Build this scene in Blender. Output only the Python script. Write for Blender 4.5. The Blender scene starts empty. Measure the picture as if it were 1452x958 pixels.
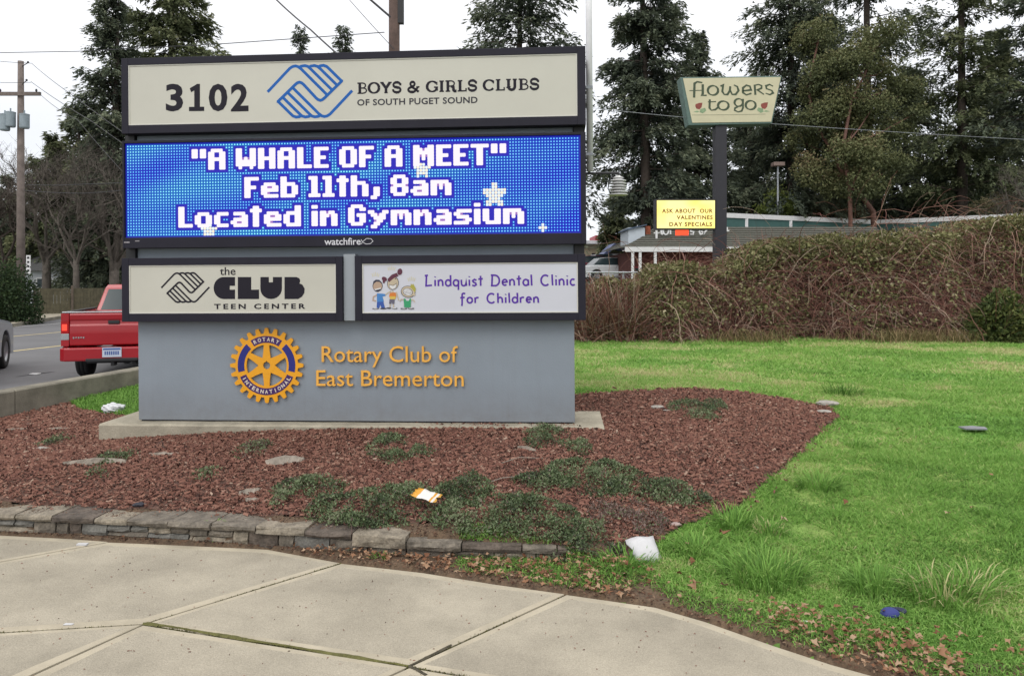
import bpy, bmesh, math, random
import numpy as np
from mathutils import Matrix, Vector, Euler

# ---------------------------------------------------------------- camera, world, sun, exposure
SC = bpy.context.scene
COL = SC.collection
FPX, CX, HY, CH = 1049.0, 726.0, 388.0, 1.6      # focal length (photo px), centre column, horizon row, eye height
cam_d = bpy.data.cameras.new('camera')
cam_d.sensor_fit = 'HORIZONTAL'; cam_d.sensor_width = 36.0
cam_d.lens = 36.0 * FPX / 1452.0
cam_d.shift_y = -(479.0 - HY) / 1452.0
cam_d.clip_start = 0.05; cam_d.clip_end = 3000
cam = bpy.data.objects.new('camera', cam_d); COL.objects.link(cam)
cam.location = (0, 0, CH); cam.rotation_euler = (math.radians(90), 0, 0)
SC.camera = cam

SUN_EL, SUN_AZ = math.radians(48), math.radians(205)   # behind the camera, a little to the left
w = bpy.data.worlds.new('World'); SC.world = w; w.use_nodes = True
nt = w.node_tree; nt.nodes.clear()
wo = nt.nodes.new('ShaderNodeOutputWorld')
sky = nt.nodes.new('ShaderNodeTexSky'); sky.sky_type = 'NISHITA'; sky.sun_disc = False
sky.sun_elevation = SUN_EL; sky.sun_rotation = SUN_AZ
bg1 = nt.nodes.new('ShaderNodeBackground'); bg1.inputs[1].default_value = 0.05
hs = nt.nodes.new('ShaderNodeHueSaturation'); hs.inputs['Saturation'].default_value = 0.35
nt.links.new(sky.outputs[0], hs.inputs['Color']); nt.links.new(hs.outputs[0], bg1.inputs[0])
tc = nt.nodes.new('ShaderNodeTexCoord'); sx = nt.nodes.new('ShaderNodeSeparateXYZ')
nt.links.new(tc.outputs['Generated'], sx.inputs[0])
rmp = nt.nodes.new('ShaderNodeValToRGB')               # overcast sky: darker at the horizon than overhead
e = rmp.color_ramp.elements
e[0].position = 0.0; e[0].color = (0.63, 0.65, 0.70, 1)
e[1].position = 1.0; e[1].color = (1.62, 1.58, 1.52, 1)
e2 = rmp.color_ramp.elements.new(0.18); e2.color = (0.74, 0.75, 0.785, 1)
e3 = rmp.color_ramp.elements.new(0.5); e3.color = (1.08, 1.06, 1.04, 1)
nt.links.new(sx.outputs['Z'], rmp.inputs[0])
mp = nt.nodes.new('ShaderNodeMapping'); mp.inputs['Scale'].default_value = (2.0, 2.0, 6.0)
nz = nt.nodes.new('ShaderNodeTexNoise'); nz.inputs['Scale'].default_value = 1.3; nz.inputs['Detail'].default_value = 5
nt.links.new(tc.outputs['Generated'], mp.inputs[0]); nt.links.new(mp.outputs[0], nz.inputs['Vector'])
mr = nt.nodes.new('ShaderNodeMapRange'); mr.inputs['From Min'].default_value = 0.3; mr.inputs['From Max'].default_value = 0.7
mr.inputs['To Min'].default_value = 0.88; mr.inputs['To Max'].default_value = 1.10
nt.links.new(nz.outputs[0], mr.inputs[0])
mul = nt.nodes.new('ShaderNodeVectorMath'); mul.operation = 'SCALE'
nt.links.new(rmp.outputs[0], mul.inputs[0]); nt.links.new(mr.outputs[0], mul.inputs['Scale'])
bg2 = nt.nodes.new('ShaderNodeBackground'); bg2.inputs[1].default_value = 1.08
nt.links.new(mul.outputs[0], bg2.inputs[0])
ad = nt.nodes.new('ShaderNodeAddShader')
nt.links.new(bg1.outputs[0], ad.inputs[0]); nt.links.new(bg2.outputs[0], ad.inputs[1]); nt.links.new(ad.outputs[0], wo.inputs[0])

sun_d = bpy.data.lights.new('sun', 'SUN'); sun_d.energy = 0.8; sun_d.angle = math.radians(25); sun_d.color = (1.0, 0.97, 0.92)
sun = bpy.data.objects.new('sun', sun_d); COL.objects.link(sun)
sdir = Vector((math.sin(SUN_AZ) * math.cos(SUN_EL), math.cos(SUN_AZ) * math.cos(SUN_EL), math.sin(SUN_EL)))
sun.rotation_euler = sdir.to_track_quat('Z', 'Y').to_euler()
sun.location = (0, 0, 20)
vs = SC.view_settings
vs.view_transform = 'Standard'; vs.look = 'None'; vs.exposure = 0.0; vs.gamma = 1.0
try: vs.use_curve_mapping = False
except Exception: pass
SC.cycles.max_bounces = 6
SC.cycles.transparent_max_bounces = 8

# ---------------------------------------------------------------- helpers
rnd = random.Random(7)
NR = np.random.default_rng(11)
def smooth(x, a, b):
    t = np.clip((x - a) / (b - a), 0, 1); return t * t * (3 - 2 * t)
def lin(r, g, b):
    f = lambda c: ((c / 255 + 0.055) / 1.055) ** 2.4 if c > 10 else c / 255 / 12.92
    return (f(r), f(g), f(b))
def W(px, py, z):            # photo pixel on the level z -> world
    d = FPX * (CH - z) / (py - HY); return Vector(((px - CX) / FPX * d, d, z))
def D(px, py, d):            # photo pixel at distance d -> world
    return Vector(((px - CX) / FPX * d, d, CH - (py - HY) / FPX * d))
def noise2(x, y, s=1.0, seed=0):
    r = np.random.default_rng(seed); o = 0
    for k in range(5):
        a = r.uniform(0, 6.28); f = s * (1.7 ** k) * r.uniform(.8, 1.2); p = r.uniform(0, 6.28, 2)
        o = o + np.sin(f * (x * np.cos(a) + y * np.sin(a)) + p[0]) * np.cos(f * .8 * (y * np.cos(a) - x * np.sin(a)) + p[1]) / (1.45 ** k)
    return o * 0.45

def setp(o, **kw):
    for k, v in kw.items():
        if v is not None: o[k] = v
    return o
def thing(name, label, cat, loc=(0, 0, 0), rz=0, group=None):
    o = bpy.data.objects.new(name, None); COL.objects.link(o); o.empty_display_size = 0.2
    o.location = loc; o.rotation_euler = (0, 0, rz)
    return setp(o, label=label, category=cat, group=group)
def tag(o, label, cat, group=None): return setp(o, label=label, category=cat, group=group)
def structure(o): o['kind'] = 'structure'; return o
def stuff(o): o['kind'] = 'stuff'; return o

class MB:
    def __init__(s): s.v = []; s.f = []; s.m = []
    def add(s, vs_, fs, mi=0, M=None):
        b = len(s.v)
        for p in vs_:
            p = Vector(p)
            s.v.append(tuple(M @ p) if M is not None else tuple(p))
        for i, f in enumerate(fs):
            s.f.append([b + k for k in f]); s.m.append(mi if not isinstance(mi, (list, tuple)) else mi[i])
        return s
    def box(s, x0, x1, y0, y1, z0, z1, mi=0, M=None):
        v = [(x0, y0, z0), (x1, y0, z0), (x1, y1, z0), (x0, y1, z0), (x0, y0, z1), (x1, y0, z1), (x1, y1, z1), (x0, y1, z1)]
        return s.add(v, [(0, 3, 2, 1), (4, 5, 6, 7), (0, 1, 5, 4), (1, 2, 6, 5), (2, 3, 7, 6), (3, 0, 4, 7)], mi, M)
    def prism(s, poly, a, b, axis='y', mi=0, M=None):
        def p3(p, t):
            if axis == 'y': return (p[0], t, p[1])
            if axis == 'x': return (t, p[0], p[1])
            return (p[0], p[1], t)
        n = len(poly)
        v = [p3(p, a) for p in poly] + [p3(p, b) for p in poly]
        f = [tuple(range(n))[::-1], tuple(range(n, 2 * n))] + [(i, (i + 1) % n, n + (i + 1) % n, n + i) for i in range(n)]
        return s.add(v, f, mi, M)
    def tube(s, path, r, n=8, mi=0, cap=True, M=None):
        P = [Vector(p) for p in path]; R = r if isinstance(r, (list, tuple)) else [r] * len(P)
        V = []; F = []
        ref = None
        for i, p in enumerate(P):
            t = (P[min(i + 1, len(P) - 1)] - P[max(i - 1, 0)])
            if t.length < 1e-9: t = Vector((0, 0, 1))
            t.normalize()
            if ref is None: ref = Vector((1, 0, 0)) if abs(t.x) < .8 else Vector((0, 1, 0))
            a = (ref - t * ref.dot(t))
            if a.length < 1e-6: a = t.orthogonal()
            a.normalize(); b = t.cross(a); ref = a
            for k in range(n):
                th = 2 * math.pi * k / n
                V.append(p + (a * math.cos(th) + b * math.sin(th)) * R[i])
        for i in range(len(P) - 1):
            for k in range(n):
                F.append((i * n + k, i * n + (k + 1) % n, (i + 1) * n + (k + 1) % n, (i + 1) * n + k))
        if cap: F.append(tuple(range(n))[::-1]); F.append(tuple(range((len(P) - 1) * n, len(P) * n)))
        return s.add(V, F, mi, M)
    def lathe(s, prof, n=24, mi=0, M=None):       # prof: (r, z) list, axis z
        V = []; F = []
        for r, z in prof:
            for k in range(n):
                th = 2 * math.pi * k / n; V.append((r * math.cos(th), r * math.sin(th), z))
        for i in range(len(prof) - 1):
            for k in range(n):
                F.append((i * n + k, i * n + (k + 1) % n, (i + 1) * n + (k + 1) % n, (i + 1) * n + k))
        if prof[0][0] > 1e-4: F.append(tuple(range(n))[::-1])
        if prof[-1][0] > 1e-4: F.append(tuple(range((len(prof) - 1) * n, len(prof) * n)))
        return s.add(V, F, mi, M)
    def ribbon(s, pts, wd, y, mi=0):              # flat stroke in the x,z plane, facing -y
        P = [Vector((p[0], p[1])) for p in pts]
        W_ = wd if isinstance(wd, (list, tuple)) else [wd] * len(P)
        L = []; R = []
        for i, p in enumerate(P):
            a = (P[i] - P[i - 1]).normalized() if i > 0 else None
            b = (P[i + 1] - P[i]).normalized() if i < len(P) - 1 else None
            if a is None: a = b
            if b is None: b = a
            t = (a + b)
            t = t.normalized() if t.length > 1e-6 else a
            n_ = Vector((-t.y, t.x)); k = 1 / max(.5, n_.dot(Vector((-a.y, a.x))))
            L.append(p + n_ * W_[i] * .5 * k); R.append(p - n_ * W_[i] * .5 * k)
        V = [(q.x, y, q.y) for q in L] + [(q.x, y, q.y) for q in R]; n = len(P)
        return s.add(V, [(i, n + i, n + i + 1, i + 1) for i in range(n - 1)], mi)
    def build(s, name, mats, parent=None, smooth_=False, bevel=0, mat4=None, loc=None):
        me = bpy.data.meshes.new(name); me.from_pydata(s.v, [], s.f)
        if not isinstance(mats, (list, tuple)): mats = [mats]
        for m in mats: me.materials.append(m)
        if len(mats) > 1: me.polygons.foreach_set('material_index', s.m)
        bm = bmesh.new(); bm.from_mesh(me); bmesh.ops.recalc_face_normals(bm, faces=bm.faces); bm.to_mesh(me); bm.free()
        if smooth_:
            me.polygons.foreach_set('use_smooth', [True] * len(me.polygons))
        me.update()
        o = bpy.data.objects.new(name, me); COL.objects.link(o)
        if parent is not None: o.parent = parent
        if loc is not None: o.location = loc
        if mat4 is not None: o.matrix_local = mat4
        if bevel:
            b = o.modifiers.new('bevel', 'BEVEL'); b.width = bevel; b.segments = 2; b.limit_method = 'ANGLE'; b.angle_limit = math.radians(40)
        return o

def np_mesh(name, V, F, mat, parent=None, tint=None, smooth_=False):
    V = np.asarray(V, dtype=np.float32); F = np.asarray(F, dtype=np.int32)
    k = F.shape[1]
    me = bpy.data.meshes.new(name)
    me.vertices.add(len(V)); me.vertices.foreach_set('co', V.ravel())
    me.loops.add(F.size); me.loops.foreach_set('vertex_index', F.ravel())
    me.polygons.add(len(F)); me.polygons.foreach_set('loop_start', np.arange(0, F.size, k, dtype=np.int32))
    try: me.polygons.foreach_set('loop_total', np.full(len(F), k, dtype=np.int32))
    except Exception: pass
    if tint is not None:
        a = me.attributes.new('tint', 'FLOAT', 'FACE'); a.data.foreach_set('value', np.asarray(tint, dtype=np.float32))
    me.materials.append(mat); me.update(calc_edges=True)
    if smooth_: me.polygons.foreach_set('use_smooth', [True] * len(F))
    o = bpy.data.objects.new(name, me); COL.objects.link(o)
    if parent is not None: o.parent = parent
    return o

def kites(C, Dr, L, Wd, rng, up=None, fold=0.0):
    """N leaf-shaped quads: centre base C, direction Dr, length L, width Wd."""
    N = len(C)
    Dr = Dr / (np.linalg.norm(Dr, axis=1, keepdims=True) + 1e-9)
    R = rng.normal(size=(N, 3)) if up is None else up + rng.normal(size=(N, 3)) * .5
    S = np.cross(Dr, R); S /= (np.linalg.norm(S, axis=1, keepdims=True) + 1e-9)
    L = np.asarray(L)[:, None]; Wd = np.asarray(Wd)[:, None]
    mid = C + Dr * L * .45
    V = np.stack([C, mid + S * Wd * .5, C + Dr * L, mid - S * Wd * .5], 1)
    if fold: V[:, 2, 2] -= (L[:, 0] * fold)
    return V.reshape(-1, 3), np.arange(4 * N).reshape(N, 4)

def slivers(C, Dr, L, Wd, rng, up=None):
    '''N leaf-shaped triangles'''
    N = len(C); Dr = Dr / (np.linalg.norm(Dr, axis=1, keepdims=True) + 1e-9)
    R = rng.normal(size=(N, 3)) if up is None else up + rng.normal(size=(N, 3)) * .5
    S = np.cross(Dr, R); S /= (np.linalg.norm(S, axis=1, keepdims=True) + 1e-9)
    L = np.asarray(L)[:, None]; Wd = np.asarray(Wd)[:, None]; j = rng.uniform(.15, .6, (N, 1))
    V = np.stack([C, C + Dr * L, C + Dr * L * j + S * Wd], 1)
    return V.reshape(-1, 3), np.arange(3 * N).reshape(N, 3)

# ---------------------------------------------------------------- materials
def nmat(name):
    m = bpy.data.materials.new(name); m.use_nodes = True; n = m.node_tree
    b = n.nodes['Principled BSDF']; return m, n, b
def mat(name, col, rough=.6, var=.12, scale=8, bump=0., bscale=60, metal=0., spec=.5, col2=None, detail=6, speck=0., coat=0.):
    m, n, b = nmat(name)
    b.inputs['Roughness'].default_value = rough; b.inputs['Metallic'].default_value = metal
    b.inputs['Specular IOR Level'].default_value = spec; b.inputs['Coat Weight'].default_value = coat
    tc = n.nodes.new('ShaderNodeTexCoord')
    nz = n.nodes.new('ShaderNodeTexNoise'); nz.inputs['Scale'].default_value = scale; nz.inputs['Detail'].default_value = detail
    nz.inputs['Roughness'].default_value = .65
    n.links.new(tc.outputs['Object'], nz.inputs['Vector'])
    r = n.nodes.new('ShaderNodeValToRGB')
    c2 = col2 or tuple(c * (1 + var) for c in col); c1 = tuple(c * (1 - var) for c in col) if col2 is None else col
    r.color_ramp.elements[0].position = .35; r.color_ramp.elements[0].color = (*c1, 1)
    r.color_ramp.elements[1].position = .65; r.color_ramp.elements[1].color = (*c2, 1)
    n.links.new(nz.outputs[0], r.inputs[0]); out = r.outputs[0]
    if speck:
        n2 = n.nodes.new('ShaderNodeTexNoise'); n2.inputs['Scale'].default_value = bscale * 1.7; n2.inputs['Detail'].default_value = 3
        n.links.new(tc.outputs['Object'], n2.inputs['Vector'])
        mr = n.nodes.new('ShaderNodeMapRange'); mr.inputs['From Min'].default_value = .3; mr.inputs['From Max'].default_value = .7
        mr.inputs['To Min'].default_value = 1 - speck; mr.inputs['To Max'].default_value = 1 + speck
        n.links.new(n2.outputs[0], mr.inputs[0])
        sc_ = n.nodes.new('ShaderNodeVectorMath'); sc_.operation = 'SCALE'
        n.links.new(out, sc_.inputs[0]); n.links.new(mr.outputs[0], sc_.inputs['Scale']); out = sc_.outputs[0]
    n.links.new(out, b.inputs['Base Color'])
    if bump:
        n3 = n.nodes.new('ShaderNodeTexNoise'); n3.inputs['Scale'].default_value = bscale; n3.inputs['Detail'].default_value = 4
        n.links.new(tc.outputs['Object'], n3.inputs['Vector'])
        bp = n.nodes.new('ShaderNodeBump'); bp.inputs['Strength'].default_value = bump; bp.inputs['Distance'].default_value = .01
        n.links.new(n3.outputs[0], bp.inputs['Height']); n.links.new(bp.outputs[0], b.inputs['Normal'])
    return m
def tintmat(name, cols, rough=.7, trans=0., spec=.3):      # colour picked per leaf / chip / blade by the 'tint' attribute
    m, n, b = nmat(name)
    at = n.nodes.new('ShaderNodeAttribute'); at.attribute_name = 'tint'
    r = n.nodes.new('ShaderNodeValToRGB'); els = r.color_ramp.elements
    while len(els) < len(cols): els.new(.5)
    for i, c in enumerate(cols):
        els[i].position = i / (len(cols) - 1); els[i].color = (*c, 1)
    n.links.new(at.outputs['Fac'], r.inputs[0]); n.links.new(r.outputs[0], b.inputs['Base Color'])
    b.inputs['Roughness'].default_value = rough; b.inputs['Specular IOR Level'].default_value = spec
    if trans:
        t = n.nodes.new('ShaderNodeBsdfTranslucent'); mx = n.nodes.new('ShaderNodeMixShader'); mx.inputs[0].default_value = trans
        n.links.new(r.outputs[0], t.inputs[0]); n.links.new(b.outputs[0], mx.inputs[1]); n.links.new(t.outputs[0], mx.inputs[2])
        n.links.new(mx.outputs[0], n.nodes['Material Output'].inputs[0])
    return m
def emat(name, col, strength=1., base=(0, 0, 0)):
    m, n, b = nmat(name); b.inputs['Base Color'].default_value = (*base, 1)
    b.inputs['Emission Color'].default_value = (*col, 1); b.inputs['Emission Strength'].default_value = strength
    return m

M = {}
M['frame'] = mat('dark_bronze_paint', (.016, .015, .025), .6, .12, 4, spec=.25)
M['grey'] = mat('grey_painted_panel', (.238, .276, .318), .55, .05, 1.3, bump=.15, bscale=90)
def splash(m, z_lo, z_hi, col, amt=.8):                # mud splashed up from the mulch and thin rain streaks
    n = m.node_tree; b = n.nodes['Principled BSDF']; lk = b.inputs['Base Color'].links[0].from_socket
    tc = n.nodes.new('ShaderNodeTexCoord'); sp = n.nodes.new('ShaderNodeSeparateXYZ'); n.links.new(tc.outputs['Object'], sp.inputs[0])
    mr = n.nodes.new('ShaderNodeMapRange'); mr.inputs['From Min'].default_value = z_hi; mr.inputs['From Max'].default_value = z_lo; n.links.new(sp.outputs['Z'], mr.inputs[0])
    nz = n.nodes.new('ShaderNodeTexNoise'); nz.inputs['Scale'].default_value = 9; nz.inputs['Detail'].default_value = 8; nz.inputs['Roughness'].default_value = .75; n.links.new(tc.outputs['Object'], nz.inputs['Vector'])
    a = n.nodes.new('ShaderNodeMath'); a.operation = 'MULTIPLY'; n.links.new(mr.outputs[0], a.inputs[0]); n.links.new(nz.outputs[0], a.inputs[1])
    c = n.nodes.new('ShaderNodeMath'); c.operation = 'MULTIPLY'; c.inputs[1].default_value = amt; n.links.new(a.outputs[0], c.inputs[0])
    mpn = n.nodes.new('ShaderNodeMapping'); mpn.inputs['Scale'].default_value = (22, 22, .7); n.links.new(tc.outputs['Object'], mpn.inputs[0])
    n2 = n.nodes.new('ShaderNodeTexNoise'); n2.inputs['Scale'].default_value = 1.0; n2.inputs['Detail'].default_value = 4; n.links.new(mpn.outputs[0], n2.inputs['Vector'])
    m2 = n.nodes.new('ShaderNodeMapRange'); m2.inputs['From Min'].default_value = .52; m2.inputs['From Max'].default_value = .75; m2.inputs['To Max'].default_value = .06; n.links.new(n2.outputs[0], m2.inputs[0])
    sm = n.nodes.new('ShaderNodeMath'); sm.operation = 'ADD'; sm.use_clamp = True; n.links.new(c.outputs[0], sm.inputs[0]); n.links.new(m2.outputs[0], sm.inputs[1])
    mx = n.nodes.new('ShaderNodeMixRGB'); n.links.new(sm.outputs[0], mx.inputs[0]); n.links.new(lk, mx.inputs[1]); mx.inputs[2].default_value = (*col, 1); n.links.new(mx.outputs[0], b.inputs['Base Color'])
splash(M['grey'], -.05, .34, (.13, .105, .09), .75)
M['greylight'] = mat('light_grey_filler', (.30, .33, .36), .55, .05, 2)
M['cream'] = mat('cream_acrylic', (.53, .52, .45), .35, .045, .9)
M['creamside'] = mat('cream_trim', (.62, .61, .55), .4, .04, 3)
M['white_acr'] = mat('white_acrylic', (.57, .58, .64), .35, .03, .9)
M['black_ink'] = mat('dark_vinyl', (.016, .014, .022), .6, .05, 5, spec=.2)
M['grey_ink'] = mat('charcoal_vinyl', (.04, .04, .05), .6, .05, 5, spec=.2)
M['blue_ink'] = mat('blue_vinyl', (.015, .115, .42), .6, .05, 5, spec=.2)
M['purple_ink'] = mat('purple_vinyl', (.10, .035, .33), .6, .05, 5, spec=.2)
M['gold'] = mat('gold_paint', (.80, .36, .012), .4, .04, 6)
M['gold_side'] = mat('gold_letter_paint', (.84, .43, .07), .4, .06, 6)
M['navy'] = mat('navy_enamel', (.018, .022, .20), .3, .05, 6)
M['plum'] = mat('plum_enamel', (.05, .018, .12), .3, .05, 6)
M['letterwhite'] = mat('pale_gold_enamel', (.70, .62, .52), .4, .03, 6)
M['concrete'] = mat('sidewalk_concrete', (.335, .302, .240), .9, .16, 1.9, bump=.5, bscale=110, speck=.17, spec=.2)
M['conc_band'] = mat('trowelled_concrete', (.395, .352, .270), .85, .14, 4, bump=.2, bscale=160, speck=.06, spec=.2)
M['conc_old'] = mat('weathered_concrete', (.20, .185, .15), .9, .28, 3.5, bump=.5, bscale=70, speck=.12, spec=.2)
M['conc_base'] = mat('footing_concrete', (.33, .30, .235), .9, .22, 3.2, bump=.4, bscale=60, speck=.10, spec=.2)
M['asphalt'] = mat('asphalt', (.135, .135, .142), .85, .10, .7, bump=.3, bscale=60, speck=.10, spec=.3)
M['lot'] = mat('lot_asphalt', (.12, .12, .125), .9, .1, .5)
M['paint_y'] = mat('road_paint_yellow', (.52, .42, .20), .8, .2, 8)
M['paint_w'] = mat('road_paint_white', (.45, .45, .45), .8, .2, 8)
M['moss'] = mat('mossy_joint', (.030, .033, .012), .95, .5, 9, bump=.5, bscale=90)
M['bark'] = mat('bark', (.055, .042, .034), .95, .3, 6, bump=.6, bscale=20)
M['barklight'] = mat('grey_bark', (.10, .085, .072), .95, .3, 6, bump=.6, bscale=20)
M['madrone'] = mat('red_bark', (.15, .072, .052), .7, .3, 3)
M['polewood'] = mat('pole_wood', (.165, .135, .12), .9, .25, 4, bump=.4, bscale=25)
M['polewood2'] = mat('dark_pole_wood', (.085, .055, .045), .9, .25, 4, bump=.4, bscale=25)
M['wire'] = mat('wire', (.035, .035, .04), .6, .1, 5)
M['galv'] = mat('galvanised', (.36, .38, .41), .5, .1, 5, metal=.3)
M['transformer'] = mat('transformer_paint', (.24, .29, .32), .5, .1, 5)
M['white'] = mat('white_paint', (.68, .68, .68), .5, .06, 5)
M['offwhite'] = mat('off_white_plastic', (.72, .72, .74), .5, .08, 5)
M['black'] = mat('black_plastic', (.015, .015, .017), .55, .1, 5)
M['rubber'] = mat('tyre_rubber', (.014, .014, .015), .85, .15, 20)
# ---------------------------------------------------------------- terrain
K0 = np.array([-5.43, 7.85]); RD = np.array([.242, .970]); RN = np.array([-.970, .242])   # foot of the kerb wall, road direction, across the road
def lat(x, y): return (x - K0[0]) * RN[0] + (y - K0[1]) * RN[1]
def rp(s, l): return K0 + RD * s + RN * l
_cp = []
def cp(px, py, z): p = W(px, py, z); _cp.append((p.x, p.y, z))
for a in [(0, 762, 0), (250, 772, 0), (480, 799, 0), (700, 829, 0), (930, 862, 0), (1100, 918, 0), (1250, 960, 0), (300, 860, 0), (700, 920, 0), (0, 900, 0), (-200, 1000, 0),
          (300, 1100, 0), (900, 1100, 0), (1300, 1080, 0), (-300, 760, 0), (0, 720, .12), (200, 724, .12), (400, 738, .12), (600, 760, .11), (760, 776, .08), (860, 790, .04),
          (-200, 715, .12), (0, 650, .10), (140, 628, .113), (300, 616, .19), (500, 610, .25), (800, 608, .285), (862, 607, .262), (900, 600, .285), (845, 588, .275), (760, 610, .272), (700,608,.275), (1000, 640, .235), (1000, 556, .36), (820, 562, .36),
          (1190, 585, .2), (1060, 710, .09), (1130, 650, .14), (0, 595, .05), (190, 550, .1), (1300, 900, .03), (1452, 958, 0.0), (1452, 800, .06), (1300, 700, .11), (1452, 650, .16),
          (1452, 560, .22), (1200, 525, .22), (900, 500, .2), (1452, 480, .2), (820, 520, .24), (150, 700, .14), (500, 660, .19), (800, 680, .19)]: cp(*a)
for a in [(0, 19, .2), (8, 19, .2), (16, 18, .2), (12, 10, .2), (9, 5, .1), (-4.2, 16, .08), (-3, 9.5, .22), (0, 9, .3), (-6.5, 4.5, 0.1), (-6.5, 6, .05), (-1.8, 12, .2), (6, 2, 0)]: _cp.append(a)
_cp = np.array(_cp)
def _tps(r): return np.where(r > 1e-6, r * r * np.log(r + 1e-9), 0)
_n = len(_cp); _A = np.zeros((_n + 3, _n + 3))
_r = np.linalg.norm(_cp[:, None, :2] - _cp[None, :, :2], axis=2)
_A[:_n, :_n] = _tps(_r) + np.eye(_n) * .02; _A[:_n, _n] = 1; _A[:_n, _n + 1:] = _cp[:, :2]; _A[_n, :_n] = 1; _A[_n + 1:, :_n] = _cp[:, :2].T
_wt = np.linalg.solve(_A, np.concatenate([_cp[:, 2], np.zeros(3)]))
def pw(l): return [(W(a, b, z).x, W(a, b, z).y) for a, b, z in l]
EDGE_PX = [(-260, 752), (0, 758), (100, 763), (155, 768), (250, 772), (380, 778), (484, 798), (600, 811), (700, 827), (803, 842), (930, 860), (1000, 880), (1100, 915), (1180, 941), (1250, 960)]
EDGE = pw([(a, b, 0) for a, b in EDGE_PX]) + [(1.78, 2.72), (2.05, 2.45), (2.28, 2.1), (2.4, 1.6), (2.4, 1.0)]
WALLF = pw([(-260, 752, 0), (0, 757, 0), (100, 761, 0), (200, 766, 0), (330, 774, 0), (430, 781, .0), (500, 786, 0), (600, 793, 0), (700, 797, .0), (835, 796, .01)])
_wx = [p[0] for p in WALLF]; _wy = [p[1] for p in WALLF]
_ex = [p[0] for p in EDGE[:-3]]; _ey = [p[1] for p in EDGE[:-3]]
def far(x, y): return .18 + 1.5 * smooth(y, 28, 60)
def road_z(y): return -.48 + 1.9 * smooth(y, 36, 66)
def H(x, y):
    x = np.atleast_1d(np.asarray(x, float)); y = np.atleast_1d(np.asarray(y, float))
    xx = np.clip(x, -9, 16); yy = np.clip(y, 1.5, 19); out = np.zeros(xx.shape); f = out.ravel()
    xr, yr = xx.ravel(), yy.ravel()
    for i in range(0, len(xr), 20000):
        q = np.stack([xr[i:i + 20000], yr[i:i + 20000]], 1)
        r = np.linalg.norm(q[:, None, :] - _cp[None, :, :2], axis=2)
        f[i:i + 20000] = _tps(r) @ _wt[:_n] + _wt[_n] + q @ _wt[_n + 1:]
    out = f.reshape(xx.shape)
    t = smooth(y, 16, 21); t = np.maximum(t, smooth(x, 12, 18))
    out = np.clip(out, -.08, .5) * (1 - t) + far(x, y) * t
    yw = np.interp(x, _wx, _wy)                     # step at the stone wall, flat strip in front of it
    inx = (x > -6) & (x < .30)
    out = np.where(inx & (y < yw + .05) & (y > 3.4), np.minimum(out, .004), out)
    out = np.where(inx & (y >= yw + .05) & (y < yw + .5), np.maximum(out, .105 - .05 * smooth(x, -.6, .3)), out)
    ye = np.interp(x, _ex, _ey); out = np.where((y < ye + .0) & (x < 1.6), np.minimum(out, -.035), out)
    l = lat(x, y)                                   # under and beyond the road
    t2 = smooth(l, .02, .14); out = out * (1 - t2) + (road_z(y) - .03) * t2
    return out
def h1(x, y): return float(H(x, y)[0])

def inpoly(x, y, P):
    x = np.asarray(x); y = np.asarray(y); c = np.zeros(x.shape, bool); n = len(P)
    for i in range(n):
        x0, y0 = P[i]; x1, y1 = P[(i + 1) % n]
        if y0 == y1: continue
        k = ((y0 > y) != (y1 > y)) & (x < (x1 - x0) * (y - y0) / (y1 - y0) + x0); c ^= k
    return c

BED = ([(p[0], p[1] + .19) for p in WALLF[:-1]] + pw([(850, 790, .04), (905, 790, .04), (960, 752, .05), (1030, 728, .08), (1062, 708, .09), (1100, 675, .12), (1130, 648, .14), (1165, 612, .18), (1188, 592, .2),
        (1180, 580, .22), (1130, 567, .27), (1050, 555, .34), (940, 556, .36), (820, 561, .36), (700, 561, .36)])
       + [(-3.6, 8.6), (-3.9, 9.6), (-4.2, 11.2), (-4.62, 11.0), (-5.43, 7.85), (-6.3, 4.6)])
GRASSL = pw([(100, 572, .07), (120, 566, .08), (200, 548, .1), (330, 548, .2), (330, 592, .2), (215, 590, .15), (150, 588, .1), (112, 582, .07)])
WALKFULL = EDGE + [(-6, 1.0), (-6, 4.4)]
SOIL = [(-5.9, 4.2)] + [(p[0], p[1] + .36) for p in WALLF[:-1]] + pw([(835, 797, 0), (900, 812, .03), (960, 832, .03), (1100, 878, .02), (1250, 918, .02), (1400, 945, .02), (1560, 950, 0), (1452, 1000, 0), (1250, 995, 0), (1000, 905, 0), (700, 850, 0), (480, 818, 0), (250, 792, 0), (-260, 776, 0)])
LEAFZ = pw([(-260, 770, 0), (-260, 745, 0), (0, 748, 0), (200, 757, 0), (430, 772, 0), (560, 783, 0), (700, 790, 0), (835, 797, 0), (900, 800, .03), (960, 815, .03), (1100, 850, .02), (1250, 880, .02), (1400, 915, .02), (1560, 950, 0), (1452, 1000, 0), (1250, 975, 0), (1000, 885, 0), (700, 830, 0)])

def grid_mesh(name, x0, x1, y0, y1, step, keep, mat_, zoff=0., bumpz=0.):
    xs = np.arange(x0, x1 + step, step); ys = np.arange(y0, y1 + step, step)
    X, Y = np.meshgrid(xs, ys); Z = H(X, Y) + zoff
    if bumpz: Z = Z + noise2(X, Y, 9, 3) * bumpz
    nx, ny = len(xs), len(ys)
    I = np.arange(nx * ny).reshape(ny, nx)
    F = np.stack([I[:-1, :-1], I[:-1, 1:], I[1:, 1:], I[1:, :-1]], -1).reshape(-1, 4)
    V = np.stack([X, Y, Z], -1).reshape(-1, 3)
    c = V[F].mean(1); F = F[keep(c[:, 0], c[:, 1])]
    u, inv = np.unique(F, return_inverse=True)
    return np_mesh(name, V[u], inv.reshape(-1, 4), mat_, smooth_=True)

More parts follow.
